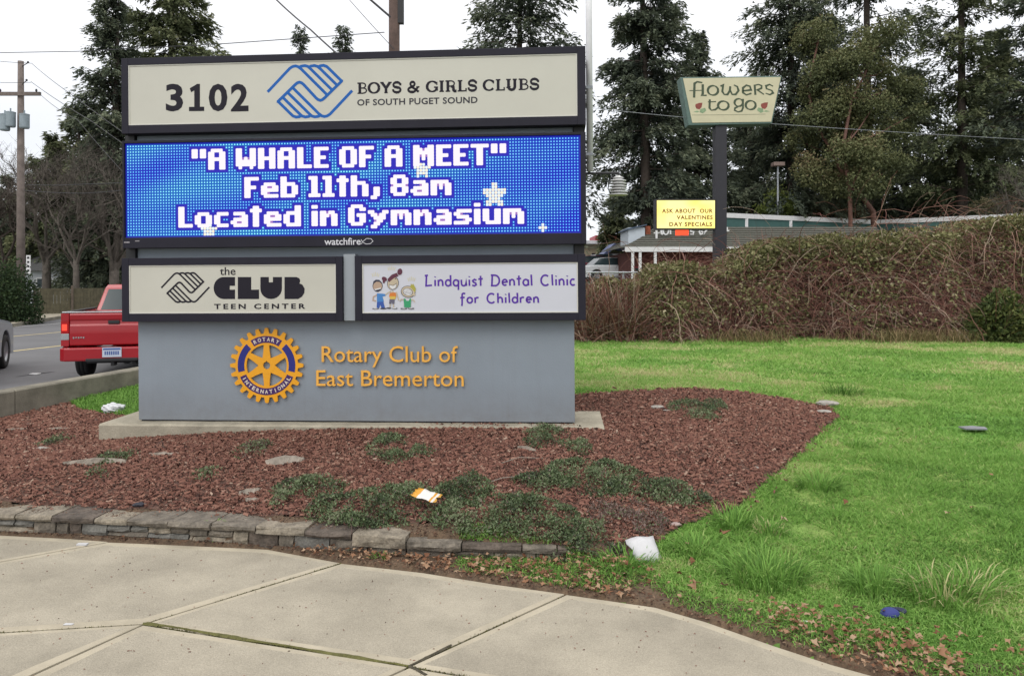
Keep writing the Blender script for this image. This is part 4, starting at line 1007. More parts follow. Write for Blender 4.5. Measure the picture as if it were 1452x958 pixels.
for s in (-1, 1):
    mb = MB(); xa, xb = s * (HW - .015), s * (HW - .15); xa, xb = min(xa, xb), max(xa, xb)
    mb.box(xa, xb, -.01, .14, .80, 1.0, 0)
    if s < 0: mb.box(xa + .02, xb - .03, -.016, -.011, .85, .95, 1)
    mb.box(xa, xb, -.008, .14, .70, .798, 2); mb.box(xa, xb, -.005, .14, .60, .698, 3); mb.box(xa, xb, -.005, .14, 1.002, 1.125, 3)
    mb.build('tail_lamp', [M['taillight'], M['taillit'], M['chrome'], M['red']], pk_, bevel=.012)
mb = MB(); bp_ = [(-HW - .02, .16), (-HW + .01, -.06), (-HW + .10, -.13), (HW - .10, -.13), (HW - .01, -.06), (HW + .02, .16)]
mb.prism(bp_, .36, .575, 'z'); bpo = mb.build('rear_bumper', M['red'], pk_, bevel=.025)
mb = MB(); mb.box(-.45, .45, -.155, -.12, .35, .40); mb.build('bumper_step', M['black'], bpo, bevel=.008)
mb = MB(); mb.box(-.165, .165, -.150, -.132, .42, .575, 0); mb.box(-.15, .15, -.1515, -.150, .535, .562, 1)
for k in range(7): mb.box(-.125 + k * .037, -.10 + k * .037, -.1515, -.150, .455, .515, 1)
mb.build('number_plate', [M['plate'], M['plate_ink']], pk_)
mb = MB(); mb.box(-.5, .5, .12, .2, .30, .42); mb.tube([(-.72, 1.02, .34), (.72, 1.02, .34)], .05, 10); mb.lathe([(.02, -.14), (.12, -.08), (.15, 0), (.12, .08), (.02, .14)], 14, 0, Matrix.Translation((0, 1.02, .34)) @ Matrix.Rotation(math.pi / 2, 4, 'X'))
mb.box(-.03, .03, -.10, .12, .27, .34); mb.box(-.45, .45, 1.4, 5.0, .32, .46); mb.tube([(.35, .02, .30), (.35, .6, .30)], .03, 10)
mb.build('underbody', M['black'], pk_)
for s in (-1, 1):
    for y in wy: wheel_part(pk_, s * (HW - .17), y, WR, .24, s)

# ---------------------------------------------------------------- silver car at the left edge
def make_car(name, label, cat, loc, rz, paint, L=4.5, Wd=1.78, Ht=1.48, hood=.98, group=None, detail=True):
    c = thing(name, label, cat, loc, rz, group); hw = Wd / 2; r = .33
    wys = [.85, L - .85]
    low = profile_arch(.08, L - .06, .24, wys, r + .06)
    prof = low + [(L - .0, .45), (L - .04, .72), (L - .35, hood - .10), (L * .70, hood + .0), (L * .52, hood + .03), (.75, hood + .03), (.10, hood - .02), (.0, .70), (.0, .40)]
    mb = MB()
    xs = [-hw, -hw + .06, hw - .06, hw]; n_ = len(prof); V = []
    for i, x in enumerate(xs):
        for y, z in prof:
            k = 1 if i in (1, 2) else 0
            yy = y; zz = z
            if k == 0:
                zz = z - (.05 if z > hood - .2 else 0); yy = min(max(y, .10), L - .22)
            V.append((x, yy, zz))
    F = [tuple(range(n_)), tuple(range(4 * n_ - 1, 3 * n_ - 1, -1))]
    for i in range(3):
        F += [(i * n_ + k, i * n_ + (k + 1) % n_, (i + 1) * n_ + (k + 1) % n_, (i + 1) * n_ + k) for k in range(n_)]
    mb.add(V, F); mb.build('body', paint, c, bevel=.02)
    gp = [(.62, hood + .0), (1.15, Ht - .05), (1.6, Ht), (2.35, Ht - .01), (L * .62, Ht - .14), (L * .74, hood - .03)]; n_ = len(gp)
    gx_ = lambda z: hw - .10 - .17 * (z - hood) / (Ht - hood)
    mb = MB(); mb.add([(-gx_(z), y, z) for y, z in gp] + [(gx_(z), y, z) for y, z in gp], [tuple(range(n_)), tuple(range(2 * n_ - 1, n_ - 1, -1))] + [(i, i + 1, n_ + i + 1, n_ + i) for i in range(n_ - 1)])
    mb.build('window_glass', M['glass'], c, bevel=.015)
    mb = MB(); mb.add([(-gx_(z) - .0, y, z + .012) for y, z in gp[1:5]] + [(gx_(z), y, z + .012) for y, z in gp[1:5]], [(i, i + 1, 4 + i + 1, 4 + i) for i in range(3)])
    ro = mb.build('roof', paint, c); ro.modifiers.new('thick', 'SOLIDIFY').thickness = .03
    if detail:
        for s in (-1, 1):
            mb = MB(); mb.box(s * (hw - .22) - .17, s * (hw - .22) + .17, L - .26, L - .05, .62, .76); mb.build('headlight', M['chrome'], c, bevel=.03)
            mb = MB(); mb.box(s * (hw - .10) - .09, s * (hw - .10) + .09, -.01, .1, .66, .84); mb.build('tail_lamp', M['taillight'], c, bevel=.02)
            mb = MB(); mb.box(s * hw - .01, s * hw + .01, 1.9, 2.05, .84, .87); mb.build('door_handle', M['black'], c)
    for s in (-1, 1):
        for y in wys: wheel_part(c, s * (hw - .10), y, r, .21, s, None, 5)
    return c
ch_ = math.radians(22); fr = D(19, 470, 16.9); hdv = Vector((-math.sin(ch_), math.cos(ch_), 0)); rtv = Vector((hdv.y, -hdv.x, 0))
org = Vector((fr.x, fr.y, 0)) - hdv * 4.28 - rtv * .89
cs = make_car('parked_car', 'silver car cut by the left edge of the photo in the lane beyond the pickup', 'car', (org.x, org.y, float(road_z(org.y))), ch_, M['silver'], hood=1.0, Ht=1.5); cs.scale = (1, 1, 1.12)
bpy.context.view_layer.objects.active = None

# ---------------------------------------------------------------- left side: pole, fence, house
def fence_run(p0, p1, n, label):
    d = (p1 - p0); L = d.length; f = thing('wooden_fence', label, 'fence', p0, math.atan2(d.y, d.x)); bay = L / n
    for i in range(n + 1): MB().box(i * bay - .05, i * bay + .05, -.06, .04, -.3, 1.55).build('post', M['fencepost'], f)
    for i in range(n):
        mb = MB(); x = i * bay + .06
        while x < (i + 1) * bay - .07:
            h = 1.42 + rnd.uniform(-.008, .008); mb.box(x, x + .135, .0 + rnd.uniform(0, .006), .022, .02, h); x += .143
        mb.box(i * bay + .05, (i + 1) * bay - .05, .023, .06, .25, .34); mb.box(i * bay + .05, (i + 1) * bay - .05, .023, .06, 1.1, 1.19)
        stuff(mb.build('board_panel', M['fence'], f))
M['fence'] = mat('weathered_boards', (.085, .075, .045), .9, .3, 5, bump=.3, bscale=40); M['fencepost'] = mat('fence_post_wood', (.11, .085, .065), .9, .25, 5)
fa, fb_ = D(49, 440, 35.5), D(250, 436, 38.5); fa.z = h1(fa.x, fa.y) - .02; fb_.z = fa.z
fence_run(fa, fb_, 4, 'dark olive board fence beyond the far pavement behind the pickup')
# house behind the fence
hp = D(30, 400, 44); hz = h1(hp.x, hp.y)
M['siding'] = mat('pale_siding', (.50, .52, .55), .7, .05, 3); M['rooftile'] = mat('dark_roofing', (.07, .07, .07), .9, .2, 8, bump=.4, bscale=20)
hs_ = thing('house', 'pale house with a low dark roof behind the board fence on the left', 'house', (hp.x, hp.y, hz), 0)
MB().box(0, 9.5, 0, 6, 0, 1.95).build('wall', M['siding'], hs_)
mb = MB(); mb.prism([(-.4, 1.952), (3, 3.3), (6.4, 1.952)], -.3, 9.8, 'x'); mb.build('roof', M['rooftile'], hs_)
for k in range(4):
    f_ = MB().box(.9 + k * 1.9, 1.9 + k * 1.9, -.03, .0 - .002, .9, 1.55).build('window', M['white'], hs_); MB().box(.97 + k * 1.9, 1.83 + k * 1.9, -.036, -.031, .97, 1.48).build('pane', M['glass'], f_)

def utility_pole(px, d, ztop, r0, r1, label, mt):
    x = (px - CX) / FPX * d; z0 = h1(x, d)
    o = thing('utility_pole', label, 'utility pole', (x, d, z0)); MB().tube([(0, 0, -.3), (.0, 0, (ztop - z0) * .5), (0, 0, ztop - z0)], [r0, (r0 + r1) / 2, r1], 14).build('pole', mt, o, True); return o, z0
P1, pz = utility_pole(29.5, 33., 1.6 + (388 - 87) / FPX * 33., .19, .12, 'brown wooden utility pole with grey transformers and a crossarm at the far left', M['polewood'])
zz = lambda py, d=33.: CH - (py - HY) / FPX * d - pz
xx = lambda px: (px - 29.5) / FPX * 33.
MB().box(xx(-28), xx(61), -.22, -.12, zz(137), zz(132)).build('crossarm', M['polewood'], P1)
for px, py0, py1 in ((13, 163, 187), (21, 160, 182), (40.5, 163, 184)):
    mb = MB(); r = .20; z0_, z1_ = zz(py1), zz(py0); mb.lathe([(r * .9, z0_), (r, z0_ + .05), (r, z1_ - .08), (r * 1.04, z1_ - .07), (r * 1.04, z1_ - .03), (r * .5, z1_), (.01, z1_ + .02)], 20, 0, Matrix.Translation((xx(px), -.28, 0)))
    mb.tube([(xx(px), -.28, z1_), (xx(px), -.28, z1_ + .14)], .03, 8); mb.build('transformer', M['transformer'], P1)
for a, b_ in (((30, 95), (46, 92)), ((30, 121), (44, 117))): mb = MB(); mb.tube([(xx(a[0]), 0, zz(a[1])), (xx(b_[0]), -.3, zz(b_[1]))], .018, 6); mb.lathe([(.03, 0), (.05, .04), (.03, .09)], 10, 0, Matrix.Translation((xx(b_[0]), -.3, zz(b_[1]) - .02))); mb.build('insulator', M['wire'], P1)
for px in (-18, 4, 55): MB().lathe([(.03, 0), (.05, .04), (.03, .12)], 10, 0, Matrix.Translation((xx(px), -.17, zz(131.5)))).build('insulator', M['wire'], P1)
mb = MB(); mb.box(xx(41), xx(47), -.19, -.17, zz(388), zz(362)); t_ = mb.build('notice_board', M['white'], P1)
mb = MB()
for k in range(4): mb.box(xx(42.5), xx(45.5), -.195, -.1905, zz(385 - k * 6), zz(382 - k * 6))
stuff(mb.build('notice_print', M['black'], t_))

P2, pz2 = utility_pole(559, 20.5, 9.8, .165, .15, 'dark wooden utility pole rising behind the middle of the sign', M['polewood2'])
zz2 = lambda py: CH - (py - HY) / FPX * 20.5 - pz2
MB().box(.10, .26, -.10, .08, zz2(34), zz2(-20)).build('cable_box', M['black'], P2)
mb = MB(); mb.tube([((508 - 559) / FPX * 20.5, -.1, zz2(-14)), (0, -.1, zz2(30))], .03, 8); mb.build('brace', M['wire'], P2)

def wire(pts, label, r=.014, sag=.0, g=None):
    P = [D(*p) for p in pts]; path = []
    for a, b_ in zip(P[:-1], P[1:]):
        for i in range(8): t = i / 8; q = a.lerp(b_, t); q.z -= sag * 4 * t * (1 - t); path.append(q)
    path.append(P[-1]); o_ = path[0].copy(); mb = MB(); mb.tube([p - o_ for p in path], r, 5)
    return tag(mb.build('overhead_wire', M['galv'] if 'flower shop' in label else M['wire'], loc=o_), label, 'overhead wire', g)
WG = 'overhead wires'
wire([(-120, 77, 26), (110, 73, 25), (320, 62, 22.8), (545, 46, 20.4)], 'wire running nearly level above the top left of the sign to the middle utility pole', .013, .0, WG)
wire([(-120, 66, 33), (46, 90, 32.7)], 'short wire reaching the upper arm of the left utility pole from the frame edge', .011, .15, WG)
wire([(46, 91, 32.7), (110, 140, 26), (230, 225, 22)], 'upper of the wires slanting down from the left utility pole behind the sign', .012, .05, WG)
wire([(44, 116, 32.7), (130, 172, 26), (230, 238, 23)], 'lower of the wires slanting down from the left utility pole behind the sign', .012, .05, WG)
wire([(-120, 108, 33), (44, 117, 32.7)], 'lower short wire left of the left utility pole', .011, .1, WG)
wire([(55, 132, 32.8), (110, 170, 27), (230, 300, 24)], 'wire dropping steeply from the crossarm of the left utility pole', .010, .1, WG)
wire([(40, 262, 30), (120, 261, 28), (240, 254, 25)], 'upper of the two low wires crossing the trees left of the message screen', .012, .03, WG)
wire([(35, 270, 30), (120, 274, 28), (240, 262, 25)], 'lower of the two low wires crossing the trees left of the message screen', .012, .03, WG)
wire([(370, -22, 21), (392, 0, 20.5), (440, 42, 19), (520, 112, 17)], 'thick black cable slanting down behind the top of the sign', .022, .02, WG)
wire([(478, -20, 21), (559, 70, 20.3)], 'thin wire slanting down to the middle utility pole', .009, .02, WG)
wire([(700, 132, 24), (838, 153, 26), (1100, 176, 30), (1600, 205, 36)], 'long wire crossing the dark firs and the flower shop sign on the right', .010, .05, WG)

# ---------------------------------------------------------------- flower shop sign on its pole
DS = 28.0
xs_ = lambda px: (px - 1020.5) / FPX * DS
sx0 = (1020.5 - CX) / FPX * DS; gz = h1(sx0, DS); zs = lambda py: CH - (py - HY) / FPX * DS - gz
fs = thing('shop_sign', 'cream trapezoid sign reading flowers to go on a tall dark square pole', 'sign', (sx0, DS, gz))
M['signcream'] = mat('sign_cream', (.57, .53, .36), .5, .05, 2); M['signgreen'] = mat('sign_green_edge', (.10, .16, .14), .6, .1, 4); M['signdk'] = mat('sign_dark_green', (.045, .07, .035), .5, .1, 6)
M['poledark'] = mat('dark_pole_paint', (.02, .019, .026), .5, .1, 5)
MB().box(xs_(1012.5), xs_(1028.5), -.2, .23, -.3, zs(178)).build('pole', M['poledark'], fs, bevel=.01)
MB().prism([(xs_(962), zs(112.5)), (xs_(1105), zs(110.5)), (xs_(1091), zs(177.5)), (xs_(974), zs(180))], -.28, .32, 'y').build('case', M['signgreen'], fs, bevel=.02)
MB().prism([(xs_(966), zs(114.2)), (xs_(1103), zs(112.5)), (xs_(1089.5), zs(175)), (xs_(979), zs(176.5))], -.30, -.281, 'y').build('sign_face', M['signcream'], fs)
def Z4(x, y): return xs_(955 + x / 9.075), zs(105 + y / 9.075)
mb = MB(); k_ = [0]
def st4(pts, wd=14, kind=0):
    q = [Z4(*p) for p in pts]; s_ = DS / FPX / 9.075; wds = []
    for i in range(len(q)):
        a = q[max(0, i - 1)]; b_ = q[min(len(q) - 1, i + 1)]; an = math.atan2(b_[1] - a[1], b_[0] - a[0]); wds.append(wd * s_ * (.62 + .78 * abs(math.sin(an + .35))))
    mb.ribbon(q, wds, -.303 - .0004 * (k_[0] % 7)); k_[0] += 1
ov = lambda cx, cy, rx, ry, a0=0, a1=360: arc(cx, cy, rx, ry, a0, a1, 16)
st4([(240, 330), (245, 150), (280, 128), (345, 140)], 22); st4([(180, 242), (350, 236)], 12); st4([(350, 160), (350, 285), (335, 303), (400, 300)], 22)
st4(ov(480, 238, 66, 60), 22)
st4([(575, 185), (610, 170), (598, 250), (625, 290), (665, 290), (695, 240), (700, 185)], 20); st4([(700, 240), (725, 290), (770, 288), (805, 240), (790, 190), (745, 168)], 20)
st4([(860, 245), (965, 232), (950, 185), (905, 172), (862, 205), (860, 265), (905, 295), (970, 275)], 20)
st4([(1010, 165), (1020, 295)], 20); st4([(1005, 175), (1060, 162), (1100, 178), (1098, 210), (1045, 232), (1130, 290)], 18)
st4([(1245, 185), (1200, 162), (1155, 180), (1160, 215), (1230, 240), (1245, 270), (1205, 292), (1150, 275)], 20)
st4([(415, 385), (520, 380)], 14); st4([(440, 352), (435, 460), (460, 490), (510, 482), (560, 440)], 20); st4(ov(612, 430, 68, 56), 22)
st4(ov(808, 392, 54, 48), 20); st4([(862, 345), (862, 460), (845, 500), (800, 512), (755, 490), (762, 460), (800, 445)], 18); st4(ov(960, 425, 64, 56), 22)
st4([(210, 552), (700, 548), (1150, 540)], 4)
stuff(mb.build('sign_lettering', M['signdk'], fs))
M['rose'] = mat('rose_print', (.24, .05, .035), .5, .15, 12); M['stem'] = mat('stem_print', (.22, .32, .18), .5, .15, 12)
for (a, b_) in ((300, 435), (1135, 430)):
    mb = MB()
    mb.prism([Z4(a - 42, b_ - 22), Z4(a + 5, b_ - 38), Z4(a + 45, b_ - 40), Z4(a + 35, b_ + 15), Z4(a + 8, b_ + 45), Z4(a - 30, b_ + 35), Z4(a - 45, b_ + 5)], -.304, -.3, 'y', 0)
    s_ = 1 if a < 700 else -1
    for q in ([(a + s_ * 20, b_ + 40), (a + s_ * 80, b_ + 25), (a + s_ * 95, b_ + 60), (a + s_ * 50, b_ + 95), (a + s_ * 10, b_ + 80)], [(a - s_ * 70, b_ + 75), (a - s_ * 20, b_ + 60), (a + s_ * 10, b_ + 72), (a - s_ * 20, b_ + 82)]): mb.prism([Z4(*p) for p in q], -.303, -.3, 'y', 1)
    mb.build('rose_picture', [M['rose'], M['stem']], fs)
# lit reader board fixed to the same pole
rb = bpy.data.objects.new('reader_board', None); COL.objects.link(rb); rb.parent = fs; rb['label'] = 'lit yellow reader board fixed to the left of the pole'
MB().box(xs_(928), xs_(1013.5), -.2, .2, zs(326), zs(283)).build('case', M['poledark'], rb)
m_, n_, b_ = nmat('lit_yellow_acrylic'); b_.inputs['Base Color'].default_value = (.6, .5, .1, 1)
tcn = n_.nodes.new('ShaderNodeTexCoord'); nzn = n_.nodes.new('ShaderNodeTexNoise'); nzn.inputs['Scale'].default_value = .9; rrn = n_.nodes.new('ShaderNodeValToRGB')
rrn.color_ramp.elements[0].position = .4; rrn.color_ramp.elements[0].color = (1, .78, .12, 1); rrn.color_ramp.elements[1].position = .6; rrn.color_ramp.elements[1].color = (1, .90, .40, 1)
n_.links.new(tcn.outputs['Object'], nzn.inputs[0]); n_.links.new(nzn.outputs[0], rrn.inputs[0]); n_.links.new(rrn.outputs[0], b_.inputs['Emission Color']); b_.inputs['Emission Strength'].default_value = .92
MB().box(xs_(930), xs_(1011.5), -.215, -.201, zs(324), zs(285)).build('lit_face', m_, rb)
M['boardink'] = mat('reader_letter', (.22, .075, .01), .5, .1, 5)
Z5 = lambda x, y: (xs_(920 + x / 12.1), zs(275 + y / 12.1))
for s_, x0, x1, y0, y1 in (('ASK ABOUT  OUR', 205, 1070, 262, 335), ('VALENTINES', 455, 1070, 375, 445), ('DAY SPECIALS', 330, 1060, 490, 562)):
    a = Z5(x0, y1); b2 = Z5(x1, y0); text_into('message_letters', s_, a[0], b2[0], a[1], b2[1], -.217, M['boardink'], rb, off=.035, space=1.15)
MB().box(xs_(957), xs_(975.5), -.12, -.06, zs(334), zs(326.3)).build('lit_red_sign', emat('red_neon', (1.0, .10, .03), 1.1, (.3, 0, 0)), rb)

# ---------------------------------------------------------------- flower shop building
DB = 40.0
M['brick'] = mat('dark_red_wall', (.11, .035, .03), .9, .3, 8); M['shingle'] = mat('grey_green_shingle', (.085, .085, .07), .95, .25, 9, bump=.6, bscale=30); M['teal'] = mat('teal_fascia', (.045, .115, .105), .7, .1, 3)
ex, ey = (886 - CX) / FPX * DB, DB; gz2 = h1(ex, ey)
fl = thing('flower_shop', 'low flower shop with mossy shingle mansard roof, white eave and teal parapet', 'building', (ex, ey, gz2))
def LB(px, py, d): p = D(px, py, d); return (p.x - ex, p.y - ey, p.z - gz2)
eL, eR = LB(886, 357, 40), LB(1115, 349.5, 40.0); zE0, zE1 = LB(886, 357, 40)[2], LB(886, 350, 40)[2]
EX1 = eR[0] + 6
MB().box(0, EX1, -.12, 0, zE0, zE1).build('eave_board', M['white'], fl); MB().box(0, EX1, 0, .9, zE0 + .05, zE0 + .1).build('soffit', M['white'], fl)
mb = MB(); zR = LB(940, 322, 42.5)[2]; xh = LB(934, 325, 42.5)[0]
mb.add([(0, .0, zE1), (EX1, .0, zE1), (EX1, 2.4, zR), (xh, 2.4, zR), (0, 12, zE1), (xh, 9, zR), (EX1, 12, zE1)], [(0, 1, 2, 3), (0, 3, 5, 4)]); 
for k in range(9):                                   # shingle courses
    t0, t1 = k / 9, (k + 1) / 9; a0 = (xh * t0, 2.4 * t0, zE1 + (zR - zE1) * t0); a1 = (xh * t1, 2.4 * t1, zE1 + (zR - zE1) * t1)
    mb.add([(a0[0], a0[1] - .03, a0[2] + .03), (EX1, a0[1] - .03, a0[2] + .03), (EX1, a1[1] - .012, a1[2] + .004), (a1[0], a1[1] - .012, a1[2] + .004), (a0[0], a0[1], a0[2]), (EX1, a0[1], a0[2])], [(0, 1, 2, 3), (4, 5, 1, 0)])
mb.build('roof', M['shingle'], fl)
MB().box(.6, EX1, .9, 1.1, 0, zE0 + .05).build('wall', M['brick'], fl)
MB().box(.6, .8, 1.1, 12, 0, zE0 + .05).build('wall', M['brick'], fl)
for px in (897, 907.5, 929): x_ = LB(px, 370, 40)[0]; MB().box(x_ - .07, x_ + .07, -.08, .06, 0, zE0 - .003).build('post', M['white'], fl)
x_ = LB(902, 370, 41)[0]; f_ = MB().box(x_ - .30, x_ + .25, .84, .897, .3, 1.35).build('door', mat('red_door', (.22, .02, .03), .5, .1, 5), fl)
MB().box(x_ - .22, x_ + .17, .82, .838, .8, 1.25).build('pane', M['glass'], f_)
# left dormer box and chimney
a = LB(891, 346, 41.2); b_ = LB(914.5, 320, 41.2); MB().box(a[0], b_[0], a[1], a[1] + 3, zE1 + .05, LB(903, 322.5, 41.2)[2]).build('dormer', mat('pale_blue_siding', (.48, .53, .58), .7, .05, 4), fl)
MB().prism([(a[0] - .12, LB(889, 326.5, 41.2)[2]), (b_[0] + .08, LB(915, 319.5, 41.2)[2]), (b_[0] + .08, LB(915, 318, 41.2)[2]), (a[0] - .12, LB(889, 324.5, 41.2)[2])], a[1] - .15, a[1] + 3.1, 'y').build('dormer_roof', mat('blue_grey_trim', (.06, .09, .14), .6, .1, 5), fl)
a2 = LB(915.3, 338, 41.4); b2 = LB(922.5, 320.5, 41.4); MB().box(a2[0], b2[0], a2[1], a2[1] + .5, a2[2] - 1.0, b2[2]).build('chimney', mat('orange_brick', (.25, .07, .035), .9, .2, 10), fl)
# parapet of two wings meeting in an inner corner
pp = [LB(1000, 300.5, 43), LB(1240, 315, 49.5), LB(1520, 300, 42.5)]
mb1 = MB(); mb2 = MB(); mb3 = MB()
for p, q in zip(pp[:-1], pp[1:]):
    zt = pp[0][2]
    for mbx, za, zb_, out_ in ((mb1, zt - .28, zt, -.08), (mb2, zt - 1.05, zt - .28, 0.), (mb3, zt - 4.6, zt - 1.05, .08)):
        mbx.add([(p[0], p[1] + out_, za), (q[0], q[1] + out_, za), (q[0], q[1] + out_, zb_), (p[0], p[1] + out_, zb_), (p[0], p[1] + 1, za), (q[0], q[1] + 1, za), (q[0], q[1] + 1, zb_), (p[0], p[1] + 1, zb_)], [(0, 1, 2, 3), (4, 7, 6, 5), (3, 2, 6, 7), (0, 4, 5, 1), (0, 3, 7, 4), (1, 5, 6, 2)])
mb1.build('parapet_trim', M['white'], fl); mb2.build('parapet_fascia', M['teal'], fl); mb3.build('upper_roof', M['shingle'], fl)
for px in (1054, 1130): p = LB(px, 310, 45); t = (p[0] - pp[0][0]) / (pp[1][0] - pp[0][0]); y_ = pp[0][1] + (pp[1][1] - pp[0][1]) * t; MB().box(p[0] - .09, p[0] + .09, y_ - .06, y_ - .001, pp[0][2] - 1.05, pp[0][2] - .281).build('fascia_strip', M['white'], fl)
# white letters standing on the roof
mb = MB()
def Z6(x, y): p = LB(920 + x / 12.1, 275 + y / 12.1, 41.0); return p[0], p[2]
def s6(pts, wd=34): mb.ribbon([Z6(*p) for p in pts], wd * DB / FPX / 12.1, LB(930, 330, 41.0)[1] - .02 * (len(mb.f) % 3))
s6([(130, 780), (130, 560), (165, 520), (215, 530)]); s6([(85, 670), (190, 665)], 20); s6([(215, 520), (212, 670), (235, 695)]); s6(arc(290, 640, 45, 55, 0, 360, 12), 24); s6([(365, 590), (370, 690)], 26); s6([(370, 620), (420, 595)], 20)
s6([(480, 595), (480, 695)], 26); s6([(600, 600), (550, 595), (545, 640), (600, 650), (590, 692), (540, 690)], 22); s6([(650, 560), (652, 680), (680, 695)], 24); s6([(625, 610), (690, 608)], 18)
s6([(760, 600), (715, 600), (712, 640), (765, 650), (755, 690), (705, 688)], 22); s6([(950, 690), (860, 600), (890, 560), (930, 590), (860, 650), (880, 690), (930, 680), (1000, 610)], 24)
s6([(1090, 640), (1120, 610), (1150, 640), (1125, 690), (1130, 720)], 22); s6([(1340, 570), (1340, 630), (1375, 630)], 24)
o = stuff(mb.build('roof_lettering', M['white'], fl)); o.modifiers.new('thick', 'SOLIDIFY').thickness = .06

# ---------------------------------------------------------------- street further off, right of the sign
dz = 66.0
gx2 = (832 - CX) / FPX * dz; gzz = h1(gx2, dz)
zf = lambda py, d=dz: CH - (py - HY) / FPX * d - gzz
xf = lambda px, d=dz: (px - CX) / FPX * d - gx2
st_ = thing('store_building', 'beige store with a red roof band far down the street right of the sign', 'building', (gx2, dz, gzz))
MB().box(xf(800), xf(893), .0, 8, 0, zf(352)).build('wall', mat('beige_wall', (.50, .42, .30), .8, .05, 4), st_)
MB().box(xf(800), xf(893), -.02, 7.9, zf(352) + .01, zf(346)).build('pale_band', mat('pale_band', (.58, .55, .42), .8, .05, 4), st_)
MB().prism([(-.4, zf(346) + .01), (2.5, zf(339)), (8, zf(339)), (8, zf(346) + .01)], xf(800), xf(893), 'x').build('roof', mat('grey_sheet_roof', (.25, .25, .27), .7, .1, 4), st_)
MB().box(xf(849), xf(890), 2.6, 7.9, zf(339) + .01, zf(331.5)).build('red_band', mat('red_sheet', (.40, .02, .04), .5, .1, 4), st_)
MB().box(xf(839), xf(856), -.1, -.01, 0, zf(359)).build('window', mat('dark_window', (.05, .03, .04), .3, .2, 4), st_)
dg = 58.0; gx3 = (853 - CX) / FPX * dg; gz3 = h1(gx3, dg); xg = lambda px: (px - CX) / FPX * dg - gx3; zg = lambda py: CH - (py - HY) / FPX * dg - gz3
gb = thing('gabled_porch', 'blue gabled porch on pale posts in front of the far beige store', 'porch', (gx3, dg, gz3))
mb = MB(); th = .35
mb.prism([(xg(852), zg(364)), (xg(872), zg(344.5)), (xg(887), zg(350)), (xg(887), zg(354)), (xg(873), zg(349)), (xg(856), zg(366))], 0, 4, 'y'); mb.build('roof', mat('blue_roof', (.10, .13, .27), .6, .1, 4), gb)
MB().box(xg(861), xg(886), .3, .5, zg(363), zg(360)).build('beam', M['offwhite'], gb)
for px in (862, 871.5, 880, 886): MB().box(xg(px) - .08, xg(px) + .08, .32, .48, 0, zg(363) - .003).build('post', M['offwhite'], gb)
MB().box(xg(862), xg(887), 3, 3.2, 0, zg(356)).build('back_wall', mat('porch_wall', (.14, .11, .10), .8, .3, 6), gb)
cr = {'w': mat('white_car_paint', (.62, .64, .66), .3, .03, 2, coat=.5), 'm': mat('maroon_car_paint', (.17, .02, .04), .3, .03, 2, coat=.5), 's': M['silver']}
for px, d, k, lab in ((838, 50, 'm', 'maroon car parked far off beside the right edge of the sign'), (862, 47, 'w', 'white car parked nearest in front of the blue gabled porch'), (836, 56, 'w', 'white car parked behind the maroon car far off'), (855, 54, 's', 'silver car parked behind the white car far off')):
    x_ = (px - CX) / FPX * d
    make_car('parked_car', lab, 'car', (x_ - 1.8, d, h1(x_, d)), math.radians(-78), cr[k], group='cars parked far down the street', detail=False)

# chain link fence behind the brambles
c0, c1 = D(808, 386, 21.5), D(960, 387.5, 21.5); zc = h1(c0.x, c0.y)
cf = thing('chain_link_fence', 'chain link fence with pale top rail behind the brambles', 'fence', (c0.x, c0.y, zc)); LL = (c1 - c0).length
mb = MB(); mb.tube([(0, 0, c0.z - zc), (LL, 0, c0.z - zc)], .022, 8); mb.build('top_rail', M['galv'], cf)
for k in range(3): MB().tube([(k * LL / 2, .03, -.1), (k * LL / 2, .03, c0.z - zc + .03)], .03, 8).build('post', M['galv'], cf)
mb = MB(); hgt = c0.z - zc; nn = int(LL / .11)
for k in range(-int(hgt / .11), nn):
    for sg in (1, -1):
        xa_ = k * .11 if sg > 0 else k * .11 + hgt; xb_ = xa_ + sg * hgt
        t0 = max(0, min(1, (0 - xa_) / (xb_ - xa_))) if True else 0; t1 = max(0, min(1, (LL - xa_) / (xb_ - xa_)))
        if t0 > t1: t0, t1 = t1, t0
        if t1 - t0 < .02: continue
        mb.tube([(xa_ + (xb_ - xa_) * t0, -.01, hgt * t0), (xa_ + (xb_ - xa_) * t1, -.01, hgt * t1)], .003, 3, cap=False)
stuff(mb.build('wire_mesh', M['galv'], cf))
# lamp post above the shop
ld = 47.5; lx = (1103 - CX) / FPX * ld; lz = h1(lx, ld); lp = thing('street_lamp', 'thin grey lamp post with a flat brown head above the flower shop roof', 'street lamp', (lx, ld, lz))
MB().tube([(0, 0, -.3), (0, 0, CH - (236 - HY) / FPX * ld - lz)], .06, 8).build('post', M['galv'], lp)
MB().box(-.36, .36, -.3, .3, CH - (236 - HY) / FPX * ld - lz, CH - (230.5 - HY) / FPX * ld - lz).build('lamp_head', mat('brown_lamp', (.20, .14, .12), .6, .1, 4), lp, bevel=.03)
